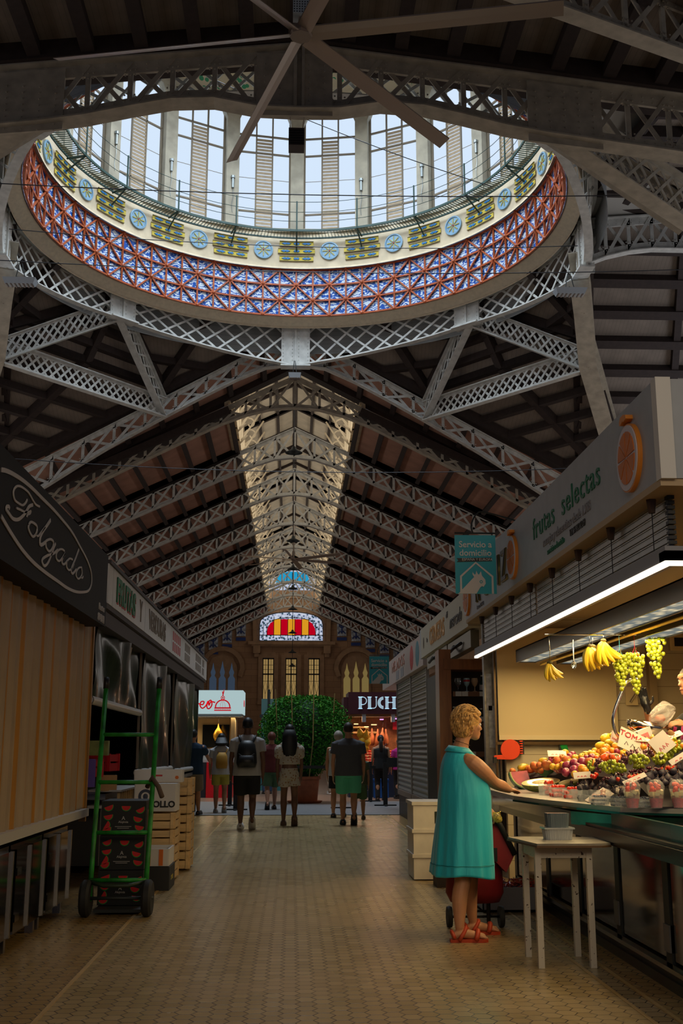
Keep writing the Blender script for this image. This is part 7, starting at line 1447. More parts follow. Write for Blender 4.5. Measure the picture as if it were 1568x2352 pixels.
# bench carrying the heap: rises away from the aisle and narrows towards the far end
t = thing('display_slope', 'sloping display bench under the fruit', 'display', (2.2, 7, 0.97))
m = MB(); m.loft([[V(l0, y, 0), V(w_, y, 0), V(w_, y, h1), V(l0, y, h0)] for y, l0, w_, h0, h1 in ((0.08, 0.14, 0.62, 0.01, 0.02), (0.58, 0.14, 0.62, 0.165, 0.46), (1.2, 0.14, 0.47, 0.165, 0.385), (2.0, 0.14, 0.40, 0.165, 0.34), (2.9, 0.12, 0.28, 0.14, 0.26), (3.9, -0.02, 0.2, 0.07, 0.2))])
m.build('slope', P('dark_display_paper', (0.02, 0.014, 0.02), 0.8), t)
for i in range(60):
    y = 7.45 + i * 0.028; place('fig' if i % 3 else 'cherry', 2.29 + rf.uniform(-0.03, 0.04), y, 1.0 + rf.uniform(0.0, 0.08), 0.026 if i % 3 else 0.014)
for k, X, Y, Z, r in FRUIT_FILL: place(k, X, Y, Z, r * 1.1)
# grapes -------------------------------------------------------------
gm1 = fmat('green_grape_skin', (0.34, 0.40, 0.015), (0.46, 0.50, 0.04), 0.15, 3, 0.3); gm2 = fmat('dark_grape_skin', (0.10, 0.02, 0.05), (0.28, 0.10, 0.12), 0.25, 3, 0.2)
for g_ in (gm1, gm2): g_.node_tree.nodes['Principled BSDF'].inputs['Subsurface Weight'].default_value = 0.25; g_.node_tree.nodes['Principled BSDF'].inputs['Subsurface Radius'].default_value = (0.01, 0.01, 0.003)
def grapes(loc, w, h, mat, label, grp, r=0.0125, hang=True, d=None, cap_=90):
    t = thing('grape_bunch', label, 'grapes', loc, 0, grp); d = d or w * 0.8
    n = min(cap_, int(1.6 * w * h / (r * r * 4) * 1.3)); pts = []; tries = 0
    while len(pts) < n and tries < 6000:
        tries += 1
        v = rf.random(); rad = (1 - v) ** 0.6 * 0.5 if hang else 0.5 * math.sqrt(max(0.05, 1 - (2 * v - 1) ** 2))
        a = rf.uniform(0, 6.3); q = rf.uniform(0.55, 1.0)
        p = V(w * rad * q * cos(a), d * rad * q * sin(a), (-v * h if hang else (v - 0.5) * h))
        if all((p - o).length > r * 1.3 for o in pts): pts.append(p)
    ball = MB().ball((0, 0, 0), 1, (1, 1, 1.12), 10, 7).build('grape', mat, t, True); ball.location = pts[0]; ball.scale = (r,) * 3
    for p in pts[1:]:
        g = ball.copy(); COL.objects.link(g); g.location = p; g.scale = (r * rf.uniform(0.88, 1.08),) * 3; g.rotation_euler = (rf.uniform(-.5, .5), rf.uniform(-.5, .5), 0)
    MB().tube([(0, 0, -h * 0.8 if hang else -h * 0.3), (0, 0, 0.0), (0.01, 0, 0.05)], 0.004, 5).build('stalk', stemm, t)
    return t
gl_ = iter(['small green bunch at the left by the dark grapes', 'wide green bunch left of centre', 'green bunch joining the wide left one', 'broad green bunch in the middle', 'green bunch right of the middle', 'green bunch heaped below the right card', 'topmost green bunch at the right'])
dl_ = iter(['dark bunch with long stalk at the left', 'dark reddish bunch beneath the tomato card', 'flat dark bunch at the edge of the tomato card', 'dark bunch right of the tomato card'])
for k, X, Y, Z, w, h in HEAP:
    if k == 'green': grapes((X, Y, Z + 0.02), w * 0.95, h * 0.9, gm1, 'green grapes on the display, ' + next(gl_), 'green grape bunches on the display', 0.0125, False, 0.12)
    elif k == 'dark': grapes((X, Y, Z + 0.02), w, h, gm2, 'dark grapes on the display, ' + next(dl_), 'dark grape bunches on the display', 0.0125, False, 0.1)
for (x, y, z, w, h, lab, sc_, cl) in ((2.57, 8.5, 2.055, 0.13, 0.26, 'leftmost, tied with blue string', (0.02, 0.3, 0.5), 1), (2.69, 8.5, 2.07, 0.16, 0.30, 'middle, tied with red string', (0.6, 0.01, 0.03), 1), (2.86, 8.5, 2.20, 0.16, 0.32, 'rightmost and highest, tied with blue string', (0.02, 0.3, 0.5), 1)):
    t = grapes((x, y, z), w, h, gm1, 'hanging bunch of green grapes, ' + lab, 'hanging grape bunches', 0.017, True, 0.11, 60)
    MB().tube([(-0.03, 0, -0.02), (0, 0, 0.05), (0.03, 0, -0.02)], 0.003, 4).tube([(0, 0, 0.05), (0, 0, 2.25 - z)], 0.0018, 4).build('string', P('string_%d' % int(sc_[0] * 100), sc_, 0.5), t)
# bananas
bm = fmat('banana_skin', (0.78, 0.50, 0.02), (0.62, 0.50, 0.03), 0.4, 1.5, 0.1)
def banana(par, length, r, roll, y, bend):
    m = MB(); pts = []; rs = []; R0 = length / 1.1
    for i in range(11):
        an = i / 10 * 1.1; pts.append(V(R0 * (1 - cos(an)) * bend, y * min(1, i / 3), -R0 * sin(an))); rs.append(r * (0.4, 0.5, 0.85, 1, 1.03, 1.03, 1, 0.95, 0.85, 0.6, 0.3)[i])
    M = Matrix.Rotation(roll, 3, 'Y'); m.tube([M @ p for p in pts], rs, 7); return m.build('banana', bm, par, 'auto')
def bunch(loc, n, rz, length, label, a0=-0.35, a1=0.75):
    t = thing('banana_bunch', label, 'bananas', loc, rz, 'hanging banana bunches')
    for i in range(n):
        u = i / (n - 1); banana(t, length * rf.uniform(0.92, 1.05), length * 0.115, a0 + (a1 - a0) * (1 - u), 0.02 * ((i % 2) * 2 - 1), 1.0)
    MB().ball((0, 0, 0), 0.02, (1.2, 1.2, 0.8), 8, 5).build('crown', P('banana_crown', (0.10, 0.08, 0.02), 0.6), t)
    MB().tube([(0, 0, 0), (0.005, 0, 0.1), (0.0, 0, 2.23 - loc[2])], 0.0025, 4).build('hook_wire', chrome, t)
bunch((2.01, 8.5, 2.0), 6, 0, 0.155, 'small bunch of bananas hanging alone at the left')
bunch((2.33, 8.5, 2.13), 7, 0.2, 0.2, 'large bunch of bananas, left half of the hanging pair')
bunch((2.43, 8.45, 2.17), 8, 0, 0.21, 'large bunch of bananas, right half of the hanging pair')
bunch((2.39, 8.62, 2.14), 6, 0.5, 0.2, 'bunch of bananas behind the large hanging pair')
t = thing('bulb', 'small clear bulb hanging under the strip lamp', 'bulb', (2.2, 8.5, 1.98)); MB().ball((0, 0, 0), 0.022, (1, 1, 1.4), 10, 8).build('glass', gl, t, True); MB().tube([(0, 0, 0.03), (0, 0, 0.2)], 0.006, 6).build('socket', chrome, t)
# melons, watermelon wedges
rind = P('melon_rind', (0.12, 0.14, 0.02), 0.25, var=0.5, scale=22, stretch=(1, 4, 1), coat=0.5); flesh = P('melon_flesh', (0.74, 0.62, 0.26), 0.25, coat=0.6, var=0.05); seedm = P('melon_seed_hollow', (0.50, 0.33, 0.10), 0.4, var=0.5, scale=60)
t = thing('half_melon', 'halved melon with pale flesh wrapped in film on the counter', 'melon', (2.14, 9.55, 1.062)); t.rotation_euler = (R(16), R(-6), R(10)); t.scale = (1.18, 0.95, 1)
m = MB(); m.loft([[V(0.15 * sin(PI / 2 * i / 8 + .001) * cos(2 * PI * k / 28), 0.10 * sin(PI / 2 * i / 8 + .001) * sin(2 * PI * k / 28), -0.085 * cos(PI / 2 * i / 8)) for k in range(28)] for i in range(9)], cap=False); m.build('rind', rind, t, True)
m = MB(); m.loft([[V(rr_ * 1.5 * cos(2 * PI * k / 28), rr_ * sin(2 * PI * k / 28), zz_) for k in range(28)] for rr_, zz_ in ((0.099, 0.0), (0.07, 0.003), (0.045, 0.0))], cap=False); m.build('flesh', flesh, t, True)
m = MB(); m.ball((0, 0, -0.004), 0.047, (1.5, 1, 0.2), 18, 6); m.build('seeds', seedm, t, True)
wmf = P('watermelon_flesh', (0.62, 0.07, 0.06), 0.25, var=0.25, scale=14, coat=0.6); wmr = P('watermelon_rind', (0.03, 0.12, 0.02), 0.3, var=0.5, scale=14); wmw = P('watermelon_white', (0.62, 0.60, 0.22), 0.4)
def wedge(loc, r, a0, a1, d, rot, label):
    t = thing('watermelon_wedge', label, 'watermelon', loc, 0, 'cut watermelon on the counter'); t.rotation_euler = rot
    def seg(r0, r1): 
        A = [(r1 * cos(R(a0 + (a1 - a0) * i / 14)), r1 * sin(R(a0 + (a1 - a0) * i / 14))) for i in range(15)]
        B = [(r0 * cos(R(a1 - (a1 - a0) * i / 14)), r0 * sin(R(a1 - (a1 - a0) * i / 14))) for i in range(15)] if r0 else [(0, 0)]
        return A + B
    MB().prism(seg(0, r * 0.88), (0, 0, 0), (1, 0, 0), (0, 0, 1), d).build('flesh', wmf, t)
    MB().prism(seg(r * 0.88, r * 0.94), (0, 0, 0), (1, 0, 0), (0, 0, 1), d).build('white_rind', wmw, t)
    MB().prism(seg(r * 0.94, r), (0, 0, 0), (1, 0, 0), (0, 0, 1), d).build('green_rind', wmr, t)
wedge((2.2, 10.4, 1.13), 0.17, 185, 285, 0.12, (R(-10), 0, R(-8)), 'pink watermelon wedge at the far left end of the counter')
wedge((2.42, 10.15, 1.2), 0.2, 200, 340, 0.1, (R(-60), 0, R(6)), 'large red watermelon slice lying behind the halved melon')
wedge((2.5, 9.9, 1.16), 0.17, 270, 358, 0.12, (R(-18), 0, R(2)), 'red watermelon wedge right of the halved melon')
t = thing('melon_slices', 'wrapped long green melon slices lying behind the red punnets', 'melon', (2.34, 9.1, 1.03))
MB().tube(catmull([(-0.16, 0, 0.0), (-0.05, -0.02, 0.03), (0.08, 0, 0.035), (0.22, 0.03, 0.06)], 4), [0.03] * 4 + [0.035] * 5 + [0.02] * 4, 8).build('rind', rind, t, True)
MB().tube(catmull([(-0.15, -0.01, 0.022), (-0.05, -0.03, 0.052), (0.08, -0.01, 0.057), (0.21, 0.02, 0.075)], 4), 0.022, 8).build('flesh', flesh, t, True)
# punnets
pet = P('clear_punnet_plastic', (0.8, 0.86, 0.85), 0.08, alpha=0.22)
def punnet(loc, w, d, h, k, n, r, label, rz=0.0):
    t = thing('punnet', label, 'punnet', loc, rz, 'clear plastic punnets along the counter edge')
    m = MB(); q = 0.88
    def rg(s, z): return [V(-w / 2 * s, -d / 2 * s, z), V(w / 2 * s, -d / 2 * s, z), V(w / 2 * s, d / 2 * s, z), V(-w / 2 * s, d / 2 * s, z)]
    m.loft([rg(q, 0.0), rg(1, h), rg(1.06, h), rg(1.06, h + 0.003), rg(0.985, h + 0.003), rg(q * 0.985, 0.003)], cap=False); m.loft([rg(q, 0), rg(q, 0.002)]); m.build('container', pet, t)
    body, parts, lab, cat = KIND.get(k, (None,) * 4)
    c0 = None
    for i in range(n):
        u = i / n; lay = min(2, i * 3 // n)
        b_ = body.copy() if c0 is None else c0.copy(); COL.objects.link(b_); c0 = c0 or b_; b_.parent = t
        b_.name = {'fig': 'fig_skin', 'cherry_tomato': 'berry', 'strawberry': 'berry', 'blue': 'blueberry'}.get(k, 'berry')
        b_.location = (rf.uniform(-w * 0.42, w * 0.42), rf.uniform(-d * 0.42, d * 0.42), r * 0.9 + (h + r * 0.4) * (lay / 2.0) * 0.85); b_.scale = (r,) * 3; b_.rotation_euler = (rf.uniform(0, 3), rf.uniform(0, 3), rf.uniform(0, 6))
bb = fbody(roundp(dip=0.15)).build('blueberry', fmat('blueberry_skin', (0.02, 0.03, 0.07), (0.06, 0.08, 0.14), 0.5, 3, 0.0), None, True); COL.objects.unlink(bb); KIND['blue'] = (bb, [], '', '')
punnet((2.09, 9.12, 0.972), 0.11, 0.15, 0.085, 'strawberry', 18, 0.02, 'punnet of pink red berries next to the halved melon')
punnet((2.10, 8.78, 0.972), 0.11, 0.16, 0.07, 'cherry_tomato', 34, 0.014, 'punnet of bright red cherry tomatoes, left one')
punnet((2.14, 8.48, 0.972), 0.12, 0.16, 0.065, 'cherry_tomato', 34, 0.014, 'punnet of bright red cherry tomatoes, right one')
punnet((2.13, 8.12, 0.972), 0.13, 0.2, 0.075, 'fig', 12, 0.024, 'punnet of dark figs, left one')
punnet((2.28, 7.95, 0.972), 0.16, 0.16, 0.075, 'fig', 12, 0.024, 'punnet of dark figs, right one behind the wrapped tray')
for x, y, lab in ((2.08, 7.52, 'leftmost'), (2.17, 7.35, 'second from the left'), (2.27, 7.2, 'between the first cup and the wrapped tray'), (2.36, 7.3, 'between the first and second cup'), (2.53, 7.3, 'behind the right cups')):
    punnet((x, y, 0.972), 0.11, 0.12, 0.055, 'blue', 60, 0.0075, 'punnet of blueberries, ' + lab)
# wrapped fruit trays
film = P('cling_film', (0.85, 0.82, 0.8), 0.1, alpha=0.3, bump=0.8, bscale=30)
t = thing('wrapped_tray', 'film wrapped tray of cut fruit tilted towards the aisle', 'tray', (2.17, 7.82, 1.0)); t.rotation_euler = (R(25), R(-28), R(20))
MB().b2((-0.09, -0.05, 0), (0.09, 0.06, 0.012)).build('white_tray', P('foam_tray', (0.62, 0.55, 0.5), 0.5), t)
m = MB()
for i in range(9): m.ball((rf.uniform(-.07, .07), rf.uniform(-.035, .04), 0.022), 0.018, (1.2, 1, 0.7), 8, 5)
m.build('cut_fruit', fmat('cut_fruit_mix', (0.7, 0.10, 0.12), (0.75, 0.5, 0.25), 0.3, 9), t)
MB().ball((0, 0, 0.012), 0.1, (1, 0.62, 0.36), 14, 8).build('film', film, t, True)
t = thing('wrapped_tray', 'second wrapped fruit pack with pink contents behind the tilted tray', 'tray', (2.32, 7.72, 1.03)); t.rotation_euler = (R(15), R(20), R(-10))
MB().b2((-0.07, -0.04, 0), (0.07, 0.05, 0.012)).build('white_tray', P('foam_tray', (0, 0, 0)), t); MB().ball((0, 0, 0.015), 0.075, (1, 0.6, 0.5), 12, 8).build('film', film, t, True); MB().ball((0, 0, 0.012), 0.05, (1, 0.6, 0.4), 10, 6).build('cut_fruit', wmf, t, True)
# fruit cups
cupp = pet
for i, (x, lab) in enumerate(((2.17, 'left one'), (2.325, 'middle one'), (2.47, 'right one, at the edge of the picture'))):
    t = thing('fruit_cup', 'clear domed cup of watermelon, apple and strawberries, ' + lab, 'cup', (x, 7.08, 0.972), 0.4 * i, 'fruit cups on the counter edge')
    MB().lathe([(0.036, 0), (0.037, 0.003), (0.054, 0.115), (0.058, 0.118), (0.056, 0.118), (0.0525, 0.115), (0.0355, 0.004)], n=24, cap=False).build('cup_wall', pet, t, True)
    MB().lathe([(0.055, 0.119), (0.057, 0.135), (0.048, 0.158), (0.03, 0.175), (0.002, 0.18)], n=24, cap=False).build('dome_lid', pet, t, True)
    MB().lathe([(0.001, 0.003), (0.034, 0.004), (0.043, 0.06), (0.001, 0.064)], n=18).build('watermelon_layer', P('watermelon_cubes', (0.72, 0.03, 0.05), 0.25, var=0.35, scale=60), t, 'auto')
    for j in range(8):
        a = j * 2.4; MB().box((0.03 * cos(a), 0.03 * sin(a), 0.075 + 0.012 * (j % 3)), (0.03, 0.02, 0.03), M=Matrix.Rotation(a, 3, 'Z') @ Matrix.Rotation(0.5 * (j % 4), 3, 'X')).build('apple_chunk', P('apple_flesh', (0.78, 0.68, 0.38), 0.35, var=0.1), t)
    for j in range(8):
        a = j * 2.0 + 1; b_ = KIND['strawberry'][0].copy(); COL.objects.link(b_); b_.name = 'strawberry_half'; b_.parent = t; b_.location = (0.026 * cos(a), 0.026 * sin(a), 0.112 + 0.012 * (j % 4)); b_.scale = (0.017,) * 3; b_.rotation_euler = (a, j, 0)
# cards
cardm = P('white_price_card', (0.68, 0.62, 0.56), 0.5); redink = P('red_ink', (0.6, 0.03, 0.04), 0.5)
def pcard(loc, w, h, rot, label, text=None, tcol=redink, size=0.05):
    t = thing('price_card', label, 'card', loc); t.rotation_euler = rot
    MB().b2((-w / 2, -0.002, -h / 2), (w / 2, 0.002, h / 2)).build('card', cardm, t)
    if text: textmesh('handwriting', text, tcol, size, (0, -0.003, h * 0.22), (1, 0, 0), (0, 0, 1), t, shear=0.1)
    m = MB(); 
    for k in range(3): m.ribbon([(-w * 0.3 + k * w * 0.2, -h * 0.3), (-w * 0.25 + k * w * 0.2, -h * 0.1), (-w * 0.18 + k * w * 0.2, -h * 0.25)], 0.005, (0, -0.003, 0), (1, 0, 0), (0, 0, 1), 0.001)
    m.build('ink_marks', P('dark_ink', (0.05, 0.04, 0.05), 0.5) if text else redink, t)
c_ = [h for h in HEAP if h[0] == 'card']
pcard((c_[0][1], c_[0][2], c_[0][3] + 0.03), 0.16, 0.09, (R(-55), 0, R(-8)), 'blank white price card over the peaches at the left')
pcard((c_[1][1], c_[1][2], c_[1][3] + 0.02), 0.07, 0.09, (R(-20), R(25), R(10)), 'small printed card between yellow melons and red apples')
pcard((c_[2][1], c_[2][2] - 0.08, c_[2][3] + 0.05), 0.24, 0.16, (R(-22), R(24), R(5)), 'white price card with red handwriting TOMATE', 'TOMATE', size=0.062)
pcard((c_[3][1], c_[3][2] - 0.1, c_[3][3] + 0.04), 0.14, 0.13, (R(-20), R(-35), R(5)), 'white card with coloured drawing left of the big green bunch')
pcard((c_[4][1], c_[4][2] - 0.05, c_[4][3] + 0.02), 0.13, 0.05, (R(-20), R(-4), 0), 'small card between cherry tomatoes and watermelon')
pcard((c_[5][1], c_[5][2] - 0.12, c_[5][3] + 0.03), 0.17, 0.04, (R(-30), R(-30), 0), 'narrow tilted card at the right above the figs')
pcard((c_[6][1], c_[6][2], c_[6][3] + 0.03), 0.12, 0.06, (R(-60), R(-20), 0), 'card lying behind the right green bunch')
pcard((c_[7][1], c_[7][2], c_[7][3] + 0.03), 0.12, 0.04, (R(-60), R(4), 0), 'narrow blank card below the pears')
pcard((c_[8][1], c_[8][2] - 0.05, c_[8][3] + 0.02), 0.16, 0.04, (R(-50), R(-22), 0), 'narrow tilted card in front of the figs')
bx_ = [h for h in HEAP if h[0] == 'box'][0]
t = thing('small_carton', 'small white carton with pink fruit print between apples and pears', 'box', (bx_[1], bx_[2], bx_[3] - 0.03)); t.rotation_euler = (R(-10), R(-18), R(25))
MB().b2((-0.06, -0.04, 0), (0.07, 0.05, 0.09)).build('carton', P('white_card', (0, 0, 0)), t); MB().b2((-0.04, -0.042, 0.01), (0.03, -0.04, 0.06)).build('printed_picture', P('pink_print', (0.6, 0.2, 0.2), 0.5), t)
# things on the wall and scale
t = thing('ticket_dispenser', 'orange red round ticket dispenser fixed to the beige wall', 'ticket dispenser', (2.33, 11.82, 1.33))
M = Matrix.Rotation(PI / 2, 3, 'X'); rd = P('orange_red_plastic', (0.80, 0.06, 0.01), 0.35)
MB().lathe([(0.001, -0.03), (0.10, -0.03), (0.105, -0.02), (0.105, 0.03), (0.001, 0.03)], (0, 0, 0), 30, M=M).build('drum', rd, t, 'auto')
MB().prism([(0.0, -0.105), (-0.02, -0.105), (-0.17, -0.10), (-0.18, -0.07), (-0.16, -0.06), (-0.08, -0.055), (-0.06, 0.02), (0, 0)], (0, -0.0, 0), *XZ, 0.055).build('spout', rd, t)
MB().b2((-0.185, -0.03, -0.14), (-0.15, 0.03, -0.08)).build('ticket_slot', black, t)
m = MB()
for i in range(6): m.b2((0.1, -0.04, -0.045 + i * 0.025), (0.13, 0.0, -0.033 + i * 0.025))
m.build('ribs', rd, t); MB().b2((0.115, -0.03, -0.05), (0.145, 0.03, 0.09)).build('bracket', black, t)
t = thing('green_clip', 'green plastic bag strip hanging below the blind rail', 'bag', (2.92, 11.84, 1.24)); MB().prism([(-0.05, 0.14), (0.03, 0.14), (0.06, 0.0), (0.01, 0.0)], (0, 0, 0), *XZ, 0.02).build('green_strip', P('green_plastic', (0.0, 0.25, 0.03), 0.35), t); MB().b2((-0.055, -0.01, 0.0), (-0.04, 0.01, 0.14)).build('dark_clip', darkmetal, t)
t = thing('wall_thermostat', 'cream wall unit with dark display at the top right of the stall', 'wall unit', (4.25, 11.85, 2.48)); MB().b2((-0.12, -0.05, -0.09), (0.2, 0, 0.09)).build('case', cream_w, t); MB().b2((-0.07, -0.055, -0.045), (0.15, -0.05, 0.05)).build('display', P('dark_glass', (0, 0, 0)), t)
t = thing('wall_hook_plate', 'cream plate with a lever on the plank wall', 'switch', (3.68, 11.86, 1.9)); MB().b2((-0.06, -0.02, -0.1), (0.07, 0, 0.1)).build('plate', cream_w, t); MB().tube([(-0.02, -0.03, -0.07), (0.12, -0.04, 0.13)], 0.012, 6).build('lever', chrome, t)
t = thing('hanging_scale', 'curved steel scale arm with a tilted steel pan of fruit', 'scale', (2.72, 8.6, 1.58))
MB().tube(catmull([(0.02, 0, 0.30), (-0.07, 0, 0.28), (-0.12, 0, 0.2), (-0.19, 0, 0.04), (-0.20, 0, -0.06), (-0.16, 0, -0.15), (-0.05, 0, -0.18), (0.06, 0, -0.17)], 5), 0.013, 8).build('arm', chrome, t, True)
pan_ = MB(); pan_.loft([[V(a * s * (0.2 if True else 1), b * s * 0.13, z) for a, b in [(cos(2 * PI * i / 24), sin(2 * PI * i / 24)) for i in range(24)]] for s, z in ((0.7, -0.05), (0.95, -0.02), (1.0, 0.035), (0.98, 0.035), (0.92, -0.015), (0.1, -0.035))], cap=True)
p_ = pan_.build('pan', P('copper_lit_steel', (0.6, 0.5, 0.4), 0.12, 1.0), t, True); p_.location = (0.1, 0, -0.08); p_.rotation_euler = (0, R(9), 0)
for i, (k, x) in enumerate((('peach', 0.0), ('apricot', 0.07), ('peach', 0.14))): place(k, 2.72 + x, 8.6, 1.53 - 0.01 * i, 0.03, grp='fruit in the scale pan', label='ripe fruit lying in the tilted scale pan')
t = thing('plastic_bag', 'crumpled clear plastic bag of fruit held over the scale pan', 'bag', (2.9, 8.5, 1.62))
m = MB(); rings = []
for j in range(12):
    v = j / 11; ring = []
    for i in range(30):
        a = 2 * PI * i / 30; r_ = 0.085 * sin(PI * (0.12 + 0.8 * v)) * (1 + 0.16 * sin(7 * a + 5 * v) + 0.1 * sin(13 * a - 9 * v)); ring.append(V(-0.12 + 0.2 * v, r_ * cos(a), -0.05 + 0.07 * v + r_ * sin(a)))
    rings.append(ring)
m.loft(rings, cap=False); m.build('film', film, t, True); MB().ball((-0.04, 0, -0.05), 0.035, (1.2, 1, 0.9), 10, 6).build('fruit_inside', P('pinkish_fruit', (0.6, 0.18, 0.1), 0.4), t, True)
# ============================================================ PEOPLE
def rem(o, vox, smooth=4, fac=0.6):
    r = o.modifiers.new('remesh', 'REMESH'); r.mode = 'VOXEL'; r.voxel_size = vox; r.use_smooth_shade = True
    if smooth:
        s = o.modifiers.new('smooth', 'SMOOTH'); s.factor = fac; s.iterations = smooth
    return o
def skin(name, c): 
    m = P(name, c, 0.5, var=0.10, scale=9, sss=0.12); return m
skA, skB, skD = skin('tanned_skin', (0.50, 0.24, 0.13)), skin('brown_skin', (0.16, 0.075, 0.045)), skin('light_tan_skin', (0.40, 0.20, 0.12))
def ell(mb, c, r, n=14, m=10, M=None): mb.ball(c, 1.0, r, n, m, M=M)
def limb(mb, pts, rs, n=12, sub=3):
    P3 = catmull([tuple(p) + (r,) for p, r in zip(pts, rs)], sub)
    mb.tube([p[:3] for p in P3], [p[3] for p in P3], n)
    for p, r in ((P3[0], P3[0][3]), (P3[-1], P3[-1][3])): mb.ball(p[:3], r, n=n, m=6)
def ringloft(mb, rings, n=28, fold=0.0, nf=9, ph=0.0, cap=True):
    """rings: (cx, cy, z, rx, ry[, foldscale])"""
    R_ = []
    for rg in rings:
        cx, cy_, z, rx, ry = rg[:5]; fs = rg[5] if len(rg) > 5 else 0
        R_.append([V(cx + rx * cos(2 * PI * i / n) * (1 + fs * sin(nf * 2 * PI * i / n + ph + z * 2)), cy_ + ry * sin(2 * PI * i / n) * (1 + fs * sin(nf * 2 * PI * i / n + ph + z * 2)), z) for i in range(n)])
    mb.loft(R_, cap)
def hand(mb, w, d, up, s=1.0, curl=0.5, side=1, spread=0.12):
    """palm + five separate fingers. w wrist, d pointing direction, up = back of the hand, side = +1 thumb towards d x up"""
    d = V(*d).normalized(); up = V(*up); up = (up - d * up.dot(d)).normalized(); sd = d.cross(up) * side
    M = Matrix((sd, d, up)).transposed(); w = V(*w)
    mb.ball(w + d * 0.045 * s, 1.0, (0.038 * s, 0.05 * s, 0.016 * s), 12, 8, M=M)
    for k, (off, L, r) in enumerate(((0.026, 0.070, 0.0085), (0.009, 0.078, 0.009), (-0.009, 0.073, 0.0085), (-0.026, 0.058, 0.0075))):
        p = w + d * 0.078 * s + sd * off * s; pts = [p - d * 0.03 * s, p]; dd = (d + sd * off * 38 * spread * 0.2).normalized(); c_ = 0
        for j, f in enumerate((0.42, 0.33, 0.25)):
            c_ += curl * (0.7 if j else 0.45); q = dd * cos(c_) - up * sin(c_); pts.append(pts[-1] + q * L * f * s)
        limb(mb, pts, [r * s * 1.1, r * s, r * s * 0.95, r * s * 0.9, r * s * 0.75], 8, 2)
    p = w + d * 0.02 * s + sd * 0.028 * s; q = (d * 0.6 + sd * 0.75 - up * 0.25 * curl).normalized(); q2 = (d * 0.9 + sd * 0.25 - up * 0.5 * curl).normalized()
    limb(mb, [w + d * 0.015 * s + sd * 0.012 * s, p + q * 0.018 * s, p + q * 0.04 * s, p + q * 0.04 * s + q2 * 0.028 * s], [0.014 * s, 0.012 * s, 0.0105 * s, 0.008 * s], 8, 2)
def head(mb, c, f, s=1.0, neck=None):
    """c head centre, f facing direction (horizontal)"""
    f = V(*f).normalized(); u = V(0, 0, 1); sd = f.cross(u); M = Matrix((sd, f, u)).transposed(); c = V(*c)
    A = lambda x, y, z: c + (sd * x + f * y + u * z) * s
    E = lambda p, r: mb.ball(p, 1.0, tuple(k * s for k in r), 16, 12, M=M)
    E(A(0, -0.012, 0.025), (0.073, 0.092, 0.088)); E(A(0, 0.025, -0.03), (0.058, 0.062, 0.075)); E(A(0, 0.05, -0.085), (0.035, 0.034, 0.028))
    E(A(0, 0.072, 0.035), (0.052, 0.022, 0.03)); E(A(0, 0.075, -0.058), (0.026, 0.018, 0.009)); E(A(0, 0.075, -0.072), (0.022, 0.017, 0.009))
    mb.loft([[A(-0.008, 0.078, 0.022), A(0.008, 0.078, 0.022), A(0.006, 0.06, 0.02), A(-0.006, 0.06, 0.02)], [A(-0.015, 0.108, -0.028), A(0.015, 0.108, -0.028), A(0.016, 0.07, -0.03), A(-0.016, 0.07, -0.03)], [A(-0.012, 0.095, -0.04), A(0.012, 0.095, -0.04), A(0.012, 0.07, -0.042), A(-0.012, 0.07, -0.042)]])
    E(A(0, 0.1, -0.03), (0.012, 0.011, 0.01))
    for x in (-1, 1):
        E(A(x * 0.042, 0.05, -0.02), (0.022, 0.026, 0.024)); 
        E(A(x * 0.075, -0.008, -0.008), (0.010, 0.019, 0.032)); E(A(x * 0.076, -0.004, -0.035), (0.008, 0.010, 0.012))
    if neck is not None: limb(mb, [A(0, -0.02, -0.03), tuple(c.lerp(V(*neck), 0.55) - f * 0.012 * s), tuple(neck)], [0.055 * s, 0.052 * s, 0.066 * s])
def face_parts(par, c, f, s, lipc=(0.35, 0.08, 0.06)):
    f = V(*f).normalized(); u = V(0, 0, 1); sd = f.cross(u); c = V(*c)
    ew, ed, lp = P('eye_white', (0.7, 0.68, 0.64), 0.2), P('eye_dark', (0.03, 0.02, 0.015), 0.2), P('lips_%d' % int(lipc[0] * 100), lipc, 0.4)
    for x in (-1, 1):
        e = MB().ball(c + (sd * x * 0.031 + f * 0.073 + u * 0.004) * s, 0.0125 * s, n=10, m=8).build('eye', ew, par, True)
        MB().ball(c + (sd * x * 0.031 + f * 0.082 + u * 0.004) * s, 0.0055 * s, n=8, m=6).build('iris', ed, e, True)
        MB().tube([c + (sd * x * 0.018 + f * 0.092 + u * 0.024) * s, c + (sd * x * 0.034 + f * 0.091 + u * 0.030) * s, c + (sd * x * 0.05 + f * 0.08 + u * 0.024) * s], 0.003 * s, 5).build('eyebrow', P('brow_hair', (0.12, 0.07, 0.04), 0.8), par, True)
    MB().tube([c + (sd * -0.024 + f * 0.083 - u * 0.065) * s, c + (f * 0.094 - u * 0.064) * s, c + (sd * 0.024 + f * 0.083 - u * 0.065) * s], [0.002 * s, 0.0055 * s, 0.002 * s], 6).build('lips', lp, par, True)
def rotp(p, yaw, o): c_, s_ = cos(yaw), sin(yaw); return V(o[0] + p[0] * c_ - p[1] * s_, o[1] + p[0] * s_ + p[1] * c_, p[2])

